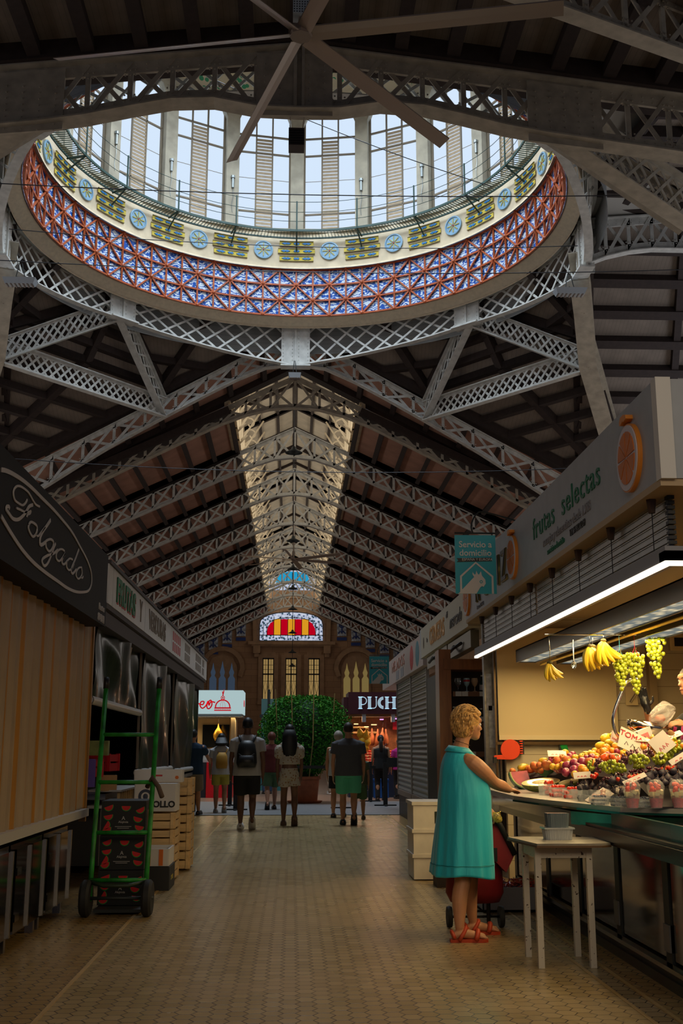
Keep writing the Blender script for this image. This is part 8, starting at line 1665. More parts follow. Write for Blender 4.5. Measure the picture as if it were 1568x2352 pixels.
def walker(name_label, loc, H, yaw, sk, hair, shirt, bottom, shoes, armL=0, armR=0, stride=0.15, lead=1, sleeve=0.55, blen=0.27, hairkind='short', wide=1.0, skirt=False, puff=False, tank=False, long_=False, vox=0.013, crop=0, bend=0.0, bellyr=1.0, lifted=0.0):
    """a standing or walking figure seen from behind; local frame: +Y is forward"""
    t = thing('person', name_label, 'person', loc, yaw); k = H
    B = MB(); W = wide
    hip = {sd: V(sd * 0.052 * k * W, 0, 0.50 * k) for sd in (-1, 1)}
    foot = {}
    for sd in (-1, 1):
        fw = stride * (1 if sd == lead else -1) * k
        lift = 0 if sd == lead else lifted
        ank = V(sd * 0.055 * k, fw, 0.05 * k + lift * 0.16 * k); knee = V(sd * 0.054 * k, fw * 0.42 + (0.03 + lift * 0.05) * k, 0.278 * k); foot[sd] = (ank, fw, lift)
        limb(B, [hip[sd], hip[sd].lerp(knee, 0.5), knee, knee.lerp(ank, 0.35) - V(0, 0.012 * k, 0), ank], [0.056 * k * W, 0.046 * k * W, 0.033 * k, 0.034 * k, 0.019 * k])
        fd = V(sd * 0.01, 0.10, -0.035 if not lift else -0.09) * k
        limb(B, [ank - V(0, 0.018 * k, 0.02 * k), ank + fd * 0.5, ank + fd], [0.02 * k, 0.021 * k, 0.016 * k], 10)
    ringloft(B, [(0, 0, 0.47 * k, 0.09 * k * W, 0.06 * k), (0, 0, 0.53 * k, 0.10 * k * W, 0.068 * k), (0, 0, 0.61 * k, 0.083 * k * W, 0.056 * k * bellyr), (0, 0, 0.70 * k, 0.098 * k * W, 0.06 * k), (0, -0.005, 0.78 * k, 0.112 * k * W, 0.055 * k), (0, -0.005, 0.818 * k, 0.085 * k * W, 0.042 * k), (0, 0, 0.84 * k, 0.04 * k, 0.035 * k)])
    head(B, (0, 0.012 * k, 0.925 * k), (0, 1, 0), k / 1.6, neck=(0, -0.008 * k, 0.83 * k))
    arms = {}
    for sd, sw in ((-1, armL), (1, armR)):
        sh = V(sd * 0.108 * k * W, -0.004, 0.782 * k); el = sh + V(sd * 0.028, sin(sw) * 0.17, -0.17 * cos(sw)) * k
        b2_ = sw + 0.25; wr = el + V(sd * -0.002, sin(b2_) * 0.15, -0.15 * cos(b2_)) * k; arms[sd] = (sh, el, wr)
        limb(B, [sh, sh.lerp(el, 0.5), el, el.lerp(wr, 0.4), wr], [0.03 * k * W, 0.027 * k, 0.021 * k, 0.021 * k, 0.014 * k])
        dn = (wr - el).normalized(); hand(B, wr, dn, (sd, 0, 0), k / 1.75, 0.45, side=1 if sd < 0 else -1)
    rem(B.build('body', sk, t), vox)
    face_parts(t, (0, 0.012 * k, 0.925 * k), (0, 1, 0), k / 1.6)
    # shirt
    S_ = MB(); lo = (0.475 if not crop else 0.60) * k
    e_ = 0.012 * k
    rings = [(0, 0, lo, 0.112 * k * W + e_, (0.074 * bellyr) * k + e_), (0, 0, lo + 0.06 * k, 0.106 * k * W + e_, 0.073 * bellyr * k + e_), (0, 0, 0.64 * k, 0.098 * k * W + e_, 0.066 * k * bellyr + e_), (0, 0, 0.71 * k, 0.105 * k * W + e_, 0.066 * k + e_), (0, -0.004, 0.775 * k, 0.113 * k * W + e_, 0.058 * k + e_), (0, -0.005, 0.812 * k, 0.09 * k * W + e_, 0.044 * k + e_), (0, -0.003, 0.843 * k, 0.042 * k + e_ * 0.5, 0.036 * k + e_ * 0.5)]
    if tank: rings = rings[:5] + [(0, -0.004, 0.80 * k, 0.08 * k, 0.05 * k)]
    ringloft(S_, [r + (0.02,) for r in rings], 36)
    if not tank:
        for sd in (-1, 1):
            sh, el, wr = arms[sd]; q = sh.lerp(el, sleeve) if not long_ else wr
            if puff: S_.ball(sh.lerp(el, 0.3), 0.055 * k, (1, 1, 1.2), 12, 8); S_.ball(sh.lerp(el, 0.55), 0.048 * k, (1, 1, 0.8), 12, 8)
            elif long_: limb(S_, [sh - V(sd * 0.03, 0, 0), sh, el, wr], [0.04 * k, 0.037 * k, 0.03 * k, 0.022 * k])
            else: S_.tube([sh - V(sd * 0.04, 0, -0.004), sh, q, q + (q - sh) * 0.02], [0.036 * k * W, 0.039 * k * W, 0.039 * k * W, 0.039 * k * W], 16)
    so = rem(S_.build('top', shirt, t), vox * 0.85, 2, 0.5)
    # shorts, trousers or skirt
    Q = MB(); hz = 0.50 * k - blen * k
    ringloft(Q, [(0, 0, 0.455 * k, 0.106 * k * W, 0.075 * k), (0, 0, 0.50 * k, 0.112 * k * W, 0.078 * k), (0, 0, 0.565 * k, 0.10 * k * W, 0.07 * k)])
    for sd in (-1, 1):
        ank, fw, lift = foot[sd]; knee = V(sd * 0.054 * k, fw * 0.42 + 0.03 * k, 0.278 * k)
        if blen < 0.25:
            tt_ = (hip[sd].z - hz) / (hip[sd].z - knee.z); q = hip[sd].lerp(knee, min(1.1, tt_))
            Q.tube([hip[sd] + V(0, 0, 0.02 * k), hip[sd].lerp(q, 0.5), q], [0.062 * k * W, 0.064 * k * W, (0.062 if not skirt else 0.08) * k * W], 18)
        else: limb(Q, [hip[sd], hip[sd].lerp(knee, 0.5), knee, ank + V(0, 0, 0.01)], [0.066 * k * W, 0.056 * k * W, 0.045 * k, 0.038 * k])
    rem(Q.build('shorts' if blen < 0.25 else 'trousers', bottom, t), vox * 0.85, 2, 0.5)
    for sd in (-1, 1):
        ank, fw, lift = foot[sd]; F = MB(); a = 0.9 if lift else 0.0; M = Matrix.Rotation(-a, 3, 'X'); c = ank + V(0, 0.035 * k, -0.028 * k if not lift else -0.05 * k)
        F.loft([[V(*c) + M @ (V(x * 0.028 * k * w2, y * k, z * k)) for x, y in ((-1, -0.055), (-1.1, 0.0), (-1.15, 0.05), (-0.6, 0.088), (0.6, 0.088), (1.15, 0.05), (1.1, 0), (1, -0.055), (0.5, -0.068), (-0.5, -0.068))] for z, w2 in ((-0.02, 1.0), (-0.008, 1.05), (0.012, 0.9), (0.03, 0.55))])
        F.build('shoe', shoes, t, True)
    # hair
    h = MB(); c = V(0, 0.012 * k, 0.925 * k); q = k / 1.6
    if hairkind == 'short': h.ball(c + V(0, -0.016, 0.03) * q, 1.0, (0.079 * q, 0.096 * q, 0.092 * q), 18, 12)
    if hairkind == 'grey': h.ball(c + V(0, -0.015, 0.025) * q, 1.0, (0.088 * q, 0.105 * q, 0.102 * q), 18, 12)
    if hairkind in ('long', 'bob', 'tail'):
        h.ball(c + V(0, -0.014, 0.027) * q, 1.0, (0.085 * q, 0.1 * q, 0.096 * q), 18, 12)
        L = {'long': 0.26, 'bob': 0.09, 'tail': 0.2}[hairkind] * k; w_ = {'long': 0.075, 'bob': 0.085, 'tail': 0.03}[hairkind] * k
        y0 = -0.06 * k
        ringloft(h, [(0, -0.03 * k, c.z + 0.02 * k, w_ * 0.7, 0.04 * k), (0, -0.04 * k, c.z - 0.05 * k, w_, 0.042 * k, 0.05), (0, y0, c.z - L * 0.55, w_ * 1.02, 0.03 * k, 0.07), (0, y0 - 0.005, c.z - L * 0.85, w_ * 0.8, 0.022 * k, 0.08), (0, y0, c.z - L, w_ * 0.5, 0.012 * k, 0.1)], 26, nf=11)
    h.build('hair', hair, t, True)
    return t, arms
hb, hbr, hgr, hrd = P('black_hair', (0.008, 0.007, 0.007), 0.5), P('dark_brown_hair', (0.03, 0.018, 0.012), 0.55), P('grey_blond_hair', (0.35, 0.30, 0.25), 0.6, var=0.2, scale=40), P('red_brown_hair', (0.12, 0.03, 0.015), 0.6)
floral = bpy.data.materials.new('floral_cloth'); n, l = nt(floral); b = n['Principled BSDF']; b.inputs['Roughness'].default_value = 0.8
tc = n.new('ShaderNodeTexCoord'); vo = n.new('ShaderNodeTexVoronoi'); vo.inputs['Scale'].default_value = 22; l.new(tc.outputs['Object'], vo.inputs['Vector'])
cr = n.new('ShaderNodeValToRGB'); e = cr.color_ramp.elements; e[0].color = (0.30, 0.16, 0.07, 1); e[1].color = (0.50, 0.45, 0.37, 1); e[0].position = 0.25; e[1].position = 0.36; l.new(vo.outputs['Distance'], cr.inputs[0]); l.new(cr.outputs[0], b.inputs['Base Color'])
MATS['floral_cloth'] = floral
cl = lambda n_, c, v=0.08: P(n_, c, 0.85, var=v, scale=6, bump=0.3)
white_sh, dark_sh = P('white_shoe', (0.55, 0.52, 0.48), 0.6), P('black_shoe', (0.02, 0.02, 0.02), 0.5)
walker('man from behind in pale grey t-shirt and black shorts carrying a black backpack', (-0.76, 19.14, 0), 1.86, 0, skB, hb, cl('pale_grey_shirt', (0.42, 0.40, 0.40)), cl('black_shorts', (0.015, 0.014, 0.014)), white_sh, armL=0.05, armR=-0.1, stride=0.05, lead=-1, blen=0.19, wide=1.1, lifted=0.35)
t = thing('backpack', 'black backpack with grey zips worn by the man in the pale t-shirt', 'backpack', (-0.76, 19.02, 1.0))
m = MB(); ringloft(m, [(0, -0.12, 0.02, 0.15, 0.09), (0, -0.13, 0.10, 0.175, 0.11), (0, -0.13, 0.26, 0.165, 0.11), (0, -0.11, 0.40, 0.14, 0.085), (0, -0.09, 0.47, 0.08, 0.05)], 24); m.build('pack', black, t, True)
m = MB(); ringloft(m, [(0, -0.22, 0.05, 0.12, 0.05), (0, -0.23, 0.12, 0.13, 0.06), (0, -0.22, 0.22, 0.12, 0.05)], 20); m.build('front_pocket', P('black_pocket', (0.02, 0.02, 0.022), 0.4), t, True)
for sx in (-1, 1):
    MB().tube(catmull([(sx * 0.09, -0.08, 0.42), (sx * 0.13, -0.02, 0.52), (sx * 0.14, 0.1, 0.54), (sx * 0.15, 0.22, 0.42)], 4), 0.02, 8).build('strap', black, t, True)
    MB().tube([(sx * 0.13, -0.20, 0.25), (sx * 0.06, -0.245, 0.21), (0, -0.25, 0.19)], 0.004, 5).build('zip', P('grey_zip', (0.25, 0.25, 0.27), 0.4), t)
walker('woman from behind with long black hair, floral crop top and floral shorts', (-0.04, 19.94, 0), 1.76, 0, skB, hb, floral, floral, P('brown_sandal', (0.10, 0.06, 0.04), 0.6), armL=-0.1, armR=0.15, stride=0.05, lead=-1, blen=0.11, skirt=True, hairkind='long', puff=True, crop=1, wide=0.86, lifted=0.3)
walker('man from behind in dark grey t-shirt and green shorts', (1.02, 20.12, 0), 1.80, -0.05, skA, hbr, cl('dark_grey_shirt', (0.085, 0.085, 0.095)), cl('green_shorts', (0.10, 0.48, 0.28)), dark_sh, armL=0.0, armR=0.1, stride=0.05, lead=-1, blen=0.19, wide=1.16, bellyr=1.1, lifted=0.3)
walker('woman with short grey blond hair and white sleeveless top left of the green shorts', (0.93, 22.3, 0), 1.68, -0.1, skA, hgr, cl('white_top', (0.50, 0.50, 0.52)), cl('black_shorts', (0, 0, 0)), dark_sh, armL=0.1, armR=0.0, stride=0.08, blen=0.17, hairkind='grey', tank=True)
walker('child in olive shorts mostly hidden behind the man with green shorts', (1.30, 21.6, 0), 1.35, -0.1, skD, hbr, cl('olive_top', (0.10, 0.12, 0.07)), cl('olive_shorts', (0.07, 0.13, 0.06)), P('sandal_tan', (0.15, 0.10, 0.06), 0.6), stride=0.12, blen=0.21, lifted=0.3)
walker('woman from behind in yellow shorts and white top with a mustard backpack', (-1.5, 23.78, 0.012), 1.64, 0.05, skA, hb, cl('white_top', (0, 0, 0)), cl('yellow_shorts', (0.50, 0.42, 0.07)), white_sh, armL=0.1, armR=-0.1, stride=0.05, lead=-1, blen=0.15, hairkind='bob', lifted=0.2)
t = thing('backpack', 'mustard yellow backpack worn by the woman in yellow shorts', 'backpack', (-1.47, 23.7, 0.92)); m = MB(); ringloft(m, [(0, -0.1, 0.0, 0.11, 0.07), (0, -0.11, 0.08, 0.125, 0.085), (0, -0.1, 0.25, 0.115, 0.08), (0, -0.08, 0.33, 0.07, 0.05)], 20); m.build('pack', P('mustard_cloth', (0.42, 0.22, 0.03), 0.7), t, True)
for sx in (-1, 1): MB().tube(catmull([(sx * 0.07, -0.05, 0.3), (sx * 0.11, 0.02, 0.4), (sx * 0.12, 0.12, 0.38)], 4), 0.014, 6).build('strap', P('mustard_cloth', (0, 0, 0)), t, True)
walker('man in navy t-shirt and beige shorts walking at the left, half behind the stall', (-2.02, 22.9, 0), 1.72, -0.15, skA, hb, cl('navy_shirt', (0.012, 0.035, 0.075)), cl('beige_shorts', (0.22, 0.17, 0.12)), dark_sh, armL=-0.2, armR=0.9, stride=0.13, blen=0.20, wide=1.12, lifted=0.4)
walker('woman in black sleeveless clothes standing at the meat stall', (2.35, 29.4, 0.0), 1.68, 0.0, skA, hbr, cl('black_shorts', (0, 0, 0)), cl('black_shorts', (0, 0, 0)), dark_sh, stride=0.02, blen=0.45, hairkind='tail', tank=True)
t = thing('handbag', 'black shoulder bag carried by the woman in black', 'handbag', (2.62, 29.2, 0.85)); MB().b2((-0.13, -0.05, 0), (0.16, 0.05, 0.24)).build('bag', black, t); MB().tube(catmull([(-0.1, 0, 0.24), (-0.2, 0, 0.5), (-0.12, 0.05, 0.6)], 4), 0.012, 6).build('strap', black, t, True)
walker('person in blue long sleeved shirt at the edge of the closed shutter', (2.98, 28.6, 0.0), 1.72, 0.3, skA, hbr, cl('blue_shirt', (0.06, 0.24, 0.45)), cl('dark_blue_jeans', (0.02, 0.04, 0.09)), dark_sh, stride=0.03, blen=0.45, long_=True)
walker('person in magenta top between the woman in black and the blue shirt', (2.92, 30.2, 0.0), 1.60, 0.3, skA, hbr, cl('magenta_top', (0.50, 0.02, 0.22)), cl('black_shorts', (0, 0, 0)), dark_sh, stride=0.02, blen=0.4)
walker('person with red brown curly hair in dark red behind the backpack man', (-0.45, 24.9, 0.012), 1.68, 0.1, skD, hrd, cl('dark_red_top', (0.12, 0.02, 0.02)), cl('olive_shorts', (0, 0, 0)), dark_sh, stride=0.12, blen=0.2, hairkind='grey', lifted=0.3)
walker('distant grey haired person seen past the backpack man, left of the bush', (-0.72, 33.5, 0.0), 1.72, 0.2, skA, hgr, cl('faded_pink_top', (0.35, 0.22, 0.2)), cl('dark_blue_jeans', (0, 0, 0)), dark_sh, stride=0.03, blen=0.4)
walker('distant walker in pale trousers right of the plant pot', (1.15, 33.0, 0.0), 1.66, 0.4, skA, hbr, cl('faded_blue_top', (0.12, 0.16, 0.25)), cl('beige_shorts', (0, 0, 0)), white_sh, stride=0.12, blen=0.3)

# ------------------------------------------------------------ the woman in the turquoise dress
LX, LY = 0.0, 0.0
t = thing('person', 'older woman in turquoise sleeveless dress and red sandals touching the counter', 'person', (1.27, 8.3, 0))
O = V(1.27, 8.3, 0)
fdir = V(0.93, 0.36, 0).normalized()
B = MB(); r0 = lambda x, y, z: V(x, y, z) - O
hc = r0(1.335, 8.31, 1.515)
head(B, hc, fdir, 0.98, neck=r0(1.26, 8.30, 1.335))
ringloft(B, [(-0.01, 0, 0.5, 0.15, 0.17), (-0.01, 0, 0.75, 0.18, 0.2), (0.0, 0, 0.95, 0.16, 0.16), (0.005, 0, 1.10, 0.155, 0.15), (-0.005, 0, 1.22, 0.115, 0.125), (-0.015, 0, 1.29, 0.09, 0.10), (-0.015, 0, 1.325, 0.06, 0.075), (-0.01, 0, 1.355, 0.055, 0.06)])
sh = r0(1.30, 8.14, 1.26)
arm = [r0(1.275, 8.24, 1.265), r0(1.335, 8.165, 1.235), r0(1.42, 8.18, 1.165), r0(1.505, 8.29, 1.095), r0(1.59, 8.41, 1.065), r0(1.665, 8.53, 1.035)]
limb(B, arm, [0.05, 0.06, 0.056, 0.045, 0.042, 0.026], 14)
wd = (r0(1.82, 8.72, 1.005) - arm[-1]).normalized(); hand(B, arm[-1], wd, (0, 0, 1), 0.98, 0.22, side=-1)
arm2 = [r0(1.25, 8.47, 1.26), r0(1.30, 8.55, 1.16), r0(1.36, 8.60, 1.02), r0(1.44, 8.56, 0.95), r0(1.50, 8.52, 0.90)]
limb(B, arm2, [0.05, 0.05, 0.04, 0.034, 0.024], 12); hand(B, arm2[-1], (0.55, -0.1, -0.8), (0.6, -0.5, 0.3), 0.95, 1.0, side=1)
for (kx, ky, ax, ay, hx, hy) in ((1.245, 8.2, 1.205, 8.15, 1.23, 8.22), (1.33, 8.42, 1.35, 8.47, 1.28, 8.38)):
    limb(B, [r0(hx, hy, 0.62), r0(kx, ky, 0.44), r0((kx + ax) / 2 - 0.012, (ky + ay) / 2, 0.29), r0(ax, ay, 0.10)], [0.095, 0.062, 0.058, 0.033], 14)
    limb(B, [r0(ax - 0.035, ay, 0.045), r0(ax + 0.02, ay, 0.06), r0(ax + 0.10, ay + 0.01, 0.045), r0(ax + 0.165, ay + 0.015, 0.035)], [0.03, 0.035, 0.03, 0.024], 12)
    for j in range(5): limb(B, [r0(ax + 0.15, ay - 0.022 + 0.011 * j * 1.05 + 0.01, 0.035), r0(ax + 0.192 - 0.006 * abs(j - 2 + (1)), ay - 0.026 + 0.0145 * j + 0.005, 0.028)], [0.0115, 0.009], 8)
rem(B.build('body', skin('sun_tanned_skin', (0.52, 0.25, 0.13)), t), 0.0055, 3, 0.5)
face_parts(t, hc, fdir, 0.98, (0.42, 0.12, 0.09))
# dress
dm_ = bpy.data.materials.new('turquoise_dress'); n, l = nt(dm_); b = n['Principled BSDF']; b.inputs['Base Color'].default_value = (0.01, 0.46, 0.58, 1); b.inputs['Roughness'].default_value = 0.55; b.inputs['Sheen Weight'].default_value = 0.25
tc = n.new('ShaderNodeTexCoord'); ns = n.new('ShaderNodeTexNoise'); ns.inputs['Scale'].default_value = 5; mp = n.new('ShaderNodeMapping'); mp.inputs['Scale'].default_value = (4, 4, 0.7); l.new(tc.outputs['Object'], mp.inputs[0]); l.new(mp.outputs[0], ns.inputs['Vector'])
bp = n.new('ShaderNodeBump'); bp.inputs['Strength'].default_value = 0.5; bp.inputs['Distance'].default_value = 0.02; l.new(ns.outputs['Fac'], bp.inputs['Height']); l.new(bp.outputs[0], b.inputs['Normal']); MATS['turquoise_dress'] = dm_
D = MB(); rows = []; N = 120
prof = [(1.335, -0.025, 0.072, 0.078, 0.0), (1.315, -0.02, 0.098, 0.10, 0), (1.285, -0.014, 0.122, 0.125, 0.0), (1.24, -0.008, 0.145, 0.15, 0.004), (1.18, 0.0, 0.165, 0.172, 0.01), (1.10, 0.012, 0.183, 0.185, 0.015), (1.0, 0.014, 0.196, 0.20, 0.02), (0.88, 0.01, 0.20, 0.21, 0.025), (0.74, 0.003, 0.212, 0.225, 0.032), (0.60, -0.005, 0.222, 0.24, 0.04), (0.52, -0.008, 0.228, 0.248, 0.044), (0.515, -0.008, 0.229, 0.249, 0.044), (0.44, -0.012, 0.234, 0.256, 0.048)]
P4 = catmull([(z, cx, rx, ry, fo) for z, cx, rx, ry, fo in prof], 4)
for z, cx, rx, ry, fo in P4:
    row = []
    for i in range(N):
        a = 2 * PI * i / N
        w = 0.6 * sin(9 * a + 1.3 * z) + 0.35 * sin(17 * a + 2 + 2 * z) + 0.3 * sin(5 * a - 2 * z); f = 1 + fo * w
        row.append(V(cx + rx * cos(a) * f, ry * sin(a) * f, z + (0.012 * sin(3 * a) - 0.01 * cos(a)) * (z < 0.5)))
    rows.append(row)
D.loft(rows, cap=False)
D.loft([[V(-0.02 + r * 1.0 * cos(2 * PI * i / 40), r * 1.05 * sin(2 * PI * i / 40), z - 0.012 * cos(2 * PI * i / 40)) for i in range(40)] for r, z in ((0.07, 1.352), (0.076, 1.356), (0.108, 1.318), (0.102, 1.31))], cap=False)
d_ = D.build('dress', dm_, t, True)
sm = d_.modifiers.new('solid', 'SOLIDIFY'); sm.thickness = 0.004; sm.offset = 1
D = MB(); hr_ = [r for r in P4 if 0.50 < r[0] < 0.53][0]
z, cx, rx, ry, fo = hr_
D.tube([(cx + rx * 1.004 * cos(2 * PI * i / N) * (1 + fo * (0.6 * sin(18 * PI * i / N + 1.3 * z) + 0.35 * sin(34 * PI * i / N + 2 + 2 * z) + 0.3 * sin(10 * PI * i / N - 2 * z))), ry * 1.004 * sin(2 * PI * i / N) * (1 + fo * (0.6 * sin(18 * PI * i / N + 1.3 * z) + 0.35 * sin(34 * PI * i / N + 2 + 2 * z) + 0.3 * sin(10 * PI * i / N - 2 * z))), z) for i in range(N + 1)], 0.0025, 4)
D.build('hem_seam', P('dark_teal_seam', (0.0, 0.16, 0.16), 0.7), t)
MB().tube([(0.02 + 0.062 * cos(2 * PI * i / 30) - 0.02, 0.066 * sin(2 * PI * i / 30), 1.385 - 0.02 * cos(2 * PI * i / 30)) for i in range(31)], 0.002, 5).build('necklace', P('dark_cord', (0.03, 0.02, 0.015), 0.5), t)
# hair: full short blond cut built from many swept locks
hm_ = P('golden_blond_hair', (0.62, 0.36, 0.12), 0.5, var=0.4, scale=30, stretch=(1, 1, 3))
Hh = MB(); sdv = fdir.cross(V(0, 0, 1)); A = lambda f_, s_, u_: hc + fdir * f_ + sdv * s_ + V(0, 0, u_)
Mh = Matrix((sdv, fdir, V(0, 0, 1))).transposed()
Hh.ball(A(-0.028, 0, 0.042), 1.0, (0.098, 0.104, 0.098), 22, 16, M=Mh); Hh.ball(A(-0.065, 0, -0.02), 1.0, (0.078, 0.06, 0.088), 18, 12, M=Mh); Hh.ball(A(0.035, 0, 0.085), 1.0, (0.075, 0.055, 0.036), 16, 10, M=Mh)
rh = random.Random(9)
for i in range(620):
    th = rh.uniform(0, 2 * PI); ph = rh.uniform(-0.75, 1.45); d = V(cos(ph) * cos(th), cos(ph) * sin(th), sin(ph))   # x forward, y side, z up
    if d.x > 0.45 and d.z < 0.45: continue
    if d.x > 0.02 and d.z < -0.02: continue
    p = V(-0.028 + 0.112 * d.x, 0.100 * d.y, 0.04 + 0.106 * d.z if d.z > 0 else 0.03 + 0.15 * d.z)
    flow = V(0.8, 0.1 * d.y, 0.15) if d.z > 0.3 else V(-0.3 if d.x < 0 else 0.2, 0.1, -0.9); flow = (flow - d * flow.dot(d)).normalized()
    L = rh.uniform(0.03, 0.06); q = [p - flow * L * 0.5, p + d * 0.008, p + flow * L * 0.5 + d * rh.uniform(0.0, 0.012)]
    Hh.tube([A(*v) for v in q], [0.002, rh.uniform(0.004, 0.007), 0.001], 5)
Hh.build('hair', hm_, t, True)
sdl = P('red_leather_sandal', (0.50, 0.06, 0.02), 0.5, var=0.1)
for ax, ay in ((1.205, 8.15), (1.35, 8.47)):
    s = MB(); b0 = r0(ax, ay, 0)
    s.loft([[b0 + V(x, y * w_ + 0.005, z) for x, y in ((-0.07, -0.028), (0.0, -0.03), (0.08, -0.036), (0.16, -0.045), (0.2, -0.025), (0.205, 0.015), (0.17, 0.042), (0.08, 0.032), (0, 0.03), (-0.07, 0.028))] for z, w_ in ((0.0, 1), (0.022, 1.03))])
    s.build('sandal_sole', sdl, t)
    for x0, z0, x1, wdt in ((0.11, 0.03, 0.13, 0.035), (-0.01, 0.05, 0.045, 0.03)):
        MB().tube([b0 + V(x0 if j in (0, 8) else x0 + (x1 - x0) * sin(PI * j / 8), 0.005 + 0.046 * cos(PI * j / 8), 0.018 + (z0 + 0.028) * sin(PI * j / 8)) for j in range(9)], wdt / 2, 7).build('sandal_strap', sdl, t, True)
    MB().tube([b0 + V(-0.04 - 0.02 * sin(PI * j / 8), 0.034 * cos(PI * j / 8), 0.03 + 0.045 * sin(PI * j / 8)) for j in range(9)], 0.013, 6).build('heel_strap', sdl, t, True)
t = thing('coin_purse', 'small gold and green patterned purse with metal clasp in her hidden hand', 'purse', (1.555, 8.5, 0.83)); t.rotation_euler = (0, R(35), 0)
MB().ball((0, 0, 0), 0.045, (1.1, 0.4, 0.8), 14, 8).build('pouch', P('gold_pattern', (0.35, 0.26, 0.05), 0.35, var=0.8, scale=60), t, True); MB().tube([(-0.045, 0, 0.015), (0, 0, 0.045), (0.045, 0, 0.015)], 0.004, 6).ball((0, 0, 0.05), 0.008, n=8, m=5).build('clasp', P('gold_metal', (0.7, 0.5, 0.15), 0.25, 1.0), t, True)
# shopping trolley behind her
t = thing('shopping_trolley', 'dark red fabric shopping trolley with black trim standing behind the woman', 'shopping trolley', (1.42, 8.78, 0))
rc = P('wine_red_fabric', (0.22, 0.008, 0.012), 0.6, var=0.15, scale=6, bump=0.4)
m = MB(); ringloft(m, [(-0.0, 0, 0.19, 0.19, 0.12), (0.0, 0, 0.26, 0.225, 0.14), (0.0, 0, 0.5, 0.215, 0.14), (0.02, 0, 0.75, 0.17, 0.12), (0.03, 0, 0.82, 0.10, 0.09)], 28); m.build('bag', rc, t, True)
MB().prism([(0.10, 0.86), (0.18, 0.80), (0.29, 0.55), (0.22, 0.42), (0.14, 0.5), (0.06, 0.8)], (0, -0.05, 0), (1, 0, 0), (0, 0, 1), 0.22).build('flap', rc, t)
for yy in (-0.165, 0.06): MB().tube([(0.10, yy, 0.86), (0.18, yy, 0.77), (0.29, yy, 0.55)], 0.022, 8).build('black_trim', black, t, True)
MB().b2((0.12, -0.165, 0.5), (0.155, -0.15, 0.6)).build('buckle', black, t)
for sx in (-0.2, 0.2):
    wh = MB(); wh.lathe([(0.03, -0.016), (0.075, -0.018), (0.08, 0), (0.075, 0.018), (0.03, 0.016)], (sx, 0, 0.08), 24, M=Matrix.Rotation(PI / 2, 3, 'Y')); w_ = wh.build('wheel', tyre, t, 'auto')
    MB().lathe([(0.001, -0.014), (0.032, -0.014), (0.032, 0.014), (0.001, 0.014)], (sx, 0, 0.08), 12, M=Matrix.Rotation(PI / 2, 3, 'Y')).build('hub', P('dull_hub', (0, 0, 0)), w_)
MB().tube([(-0.2, 0, 0.08), (0.2, 0, 0.08)], 0.01, 6).tube([(-0.13, 0, 0.02), (-0.13, 0, 0.3)], 0.013, 6).tube([(0.1, -0.02, 0.02), (0.1, -0.02, 0.32)], 0.016, 6).tube([(-0.13, 0, 0.12), (0.1, 0, 0.12)], 0.01, 6).build('frame', black, t, True)

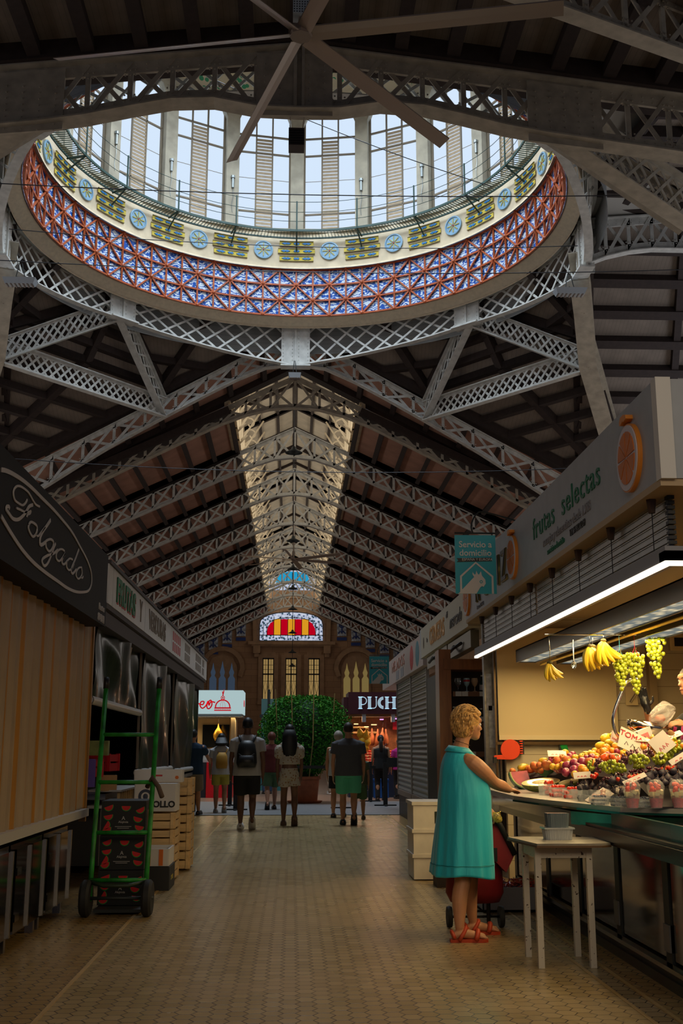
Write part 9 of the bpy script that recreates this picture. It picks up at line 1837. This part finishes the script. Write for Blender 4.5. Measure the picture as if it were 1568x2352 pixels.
# ------------------------------------------------------------ stall keeper at the right edge
t = thing('person', 'stall keeper in magenta apron over black, one black gloved hand raised by the scale', 'person', (3.22, 8.6, 0))
O = V(3.25, 8.6, 0); r0 = lambda x, y, z: V(x, y, z) - O
fd = V(-0.96, -0.28, 0).normalized(); B = MB(); hc = r0(3.17, 8.57, 1.86); head(B, hc, fd, 1.0, neck=r0(3.22, 8.6, 1.67))
ringloft(B, [(0, 0, 0.85, 0.13, 0.17), (0, 0, 1.1, 0.12, 0.15), (0, 0, 1.4, 0.12, 0.18), (0, 0, 1.58, 0.1, 0.19), (0, 0, 1.66, 0.06, 0.1)])
for sy in (-1, 1): limb(B, [V(0, sy * 0.09, 0.88), V(0.0, sy * 0.09, 0.5), V(0, sy * 0.09, 0.08)], [0.09, 0.06, 0.045])
aL = [r0(3.2, 8.42, 1.56), r0(3.2, 8.34, 1.42), r0(3.12, 8.40, 1.50), r0(3.06, 8.42, 1.53)]; limb(B, aL, [0.055, 0.045, 0.038, 0.026]); hand(B, aL[-1], (-0.9, 0.1, 0.05), (0.1, -0.6, 0.8), 0.95, 0.7, side=1)
aR = [r0(3.2, 8.78, 1.56), r0(3.05, 8.86, 1.42), r0(2.90, 8.74, 1.52), r0(2.84, 8.66, 1.655)]; limb(B, aR, [0.055, 0.045, 0.036, 0.026])
rem(B.build('body', skA, t), 0.007, 3, 0.5); face_parts(t, hc, fd, 1.0)
G = MB(); hand(G, aR[-1], (-0.22, 0, 1), (0.15, 0.95, 0.1), 1.05, 0.12, side=-1, spread=0.35); limb(G, [aR[-1] - V(-0.01, 0, 0.02), aR[-1] + V(-0.005, 0, 0.03)], [0.03, 0.032]); rem(G.build('black_glove', P('black_nitrile', (0.012, 0.012, 0.014), 0.3), t), 0.005, 2, 0.5)
K = MB(); ringloft(K, [(0, 0, 0.9, 0.15, 0.19), (0, 0, 1.15, 0.14, 0.17), (0, 0, 1.42, 0.14, 0.20), (0, 0, 1.59, 0.115, 0.205), (0, 0, 1.665, 0.06, 0.085)]); limb(K, aL[:2], [0.07, 0.06]); limb(K, aR[:2], [0.07, 0.06]); rem(K.build('black_shirt', cl('black_shorts', (0, 0, 0)), t), 0.01, 3)
K = MB(); rings = []
for z, x, w_ in ((0.55, -0.16, 0.2), (0.9, -0.165, 0.2), (1.2, -0.16, 0.19), (1.42, -0.155, 0.18), (1.52, -0.145, 0.14), (1.62, -0.10, 0.09)):
    rings.append([V(x + 0.14 * (abs(q) ** 2), w_ * q, z) for q in [i / 8 - 1 for i in range(17)]] + [V(x - 0.012 + 0.14 * (abs(q) ** 2), w_ * q, z) for q in [1 - i / 8 for i in range(17)]])
K.loft(rings); K.build('magenta_apron', cl('magenta_apron', (0.32, 0.01, 0.12)), t, True)
h = MB(); h.ball(hc + V(0.02, 0.005, 0.03), 1.0, (0.1, 0.09, 0.1), 18, 12); h.build('hair', hbr, t, True)
for sy in (-1, 1): MB().b2((-0.17, sy * 0.09 - 0.045, 0), (0.08, sy * 0.09 + 0.045, 0.09)).build('shoe', dark_sh, t)
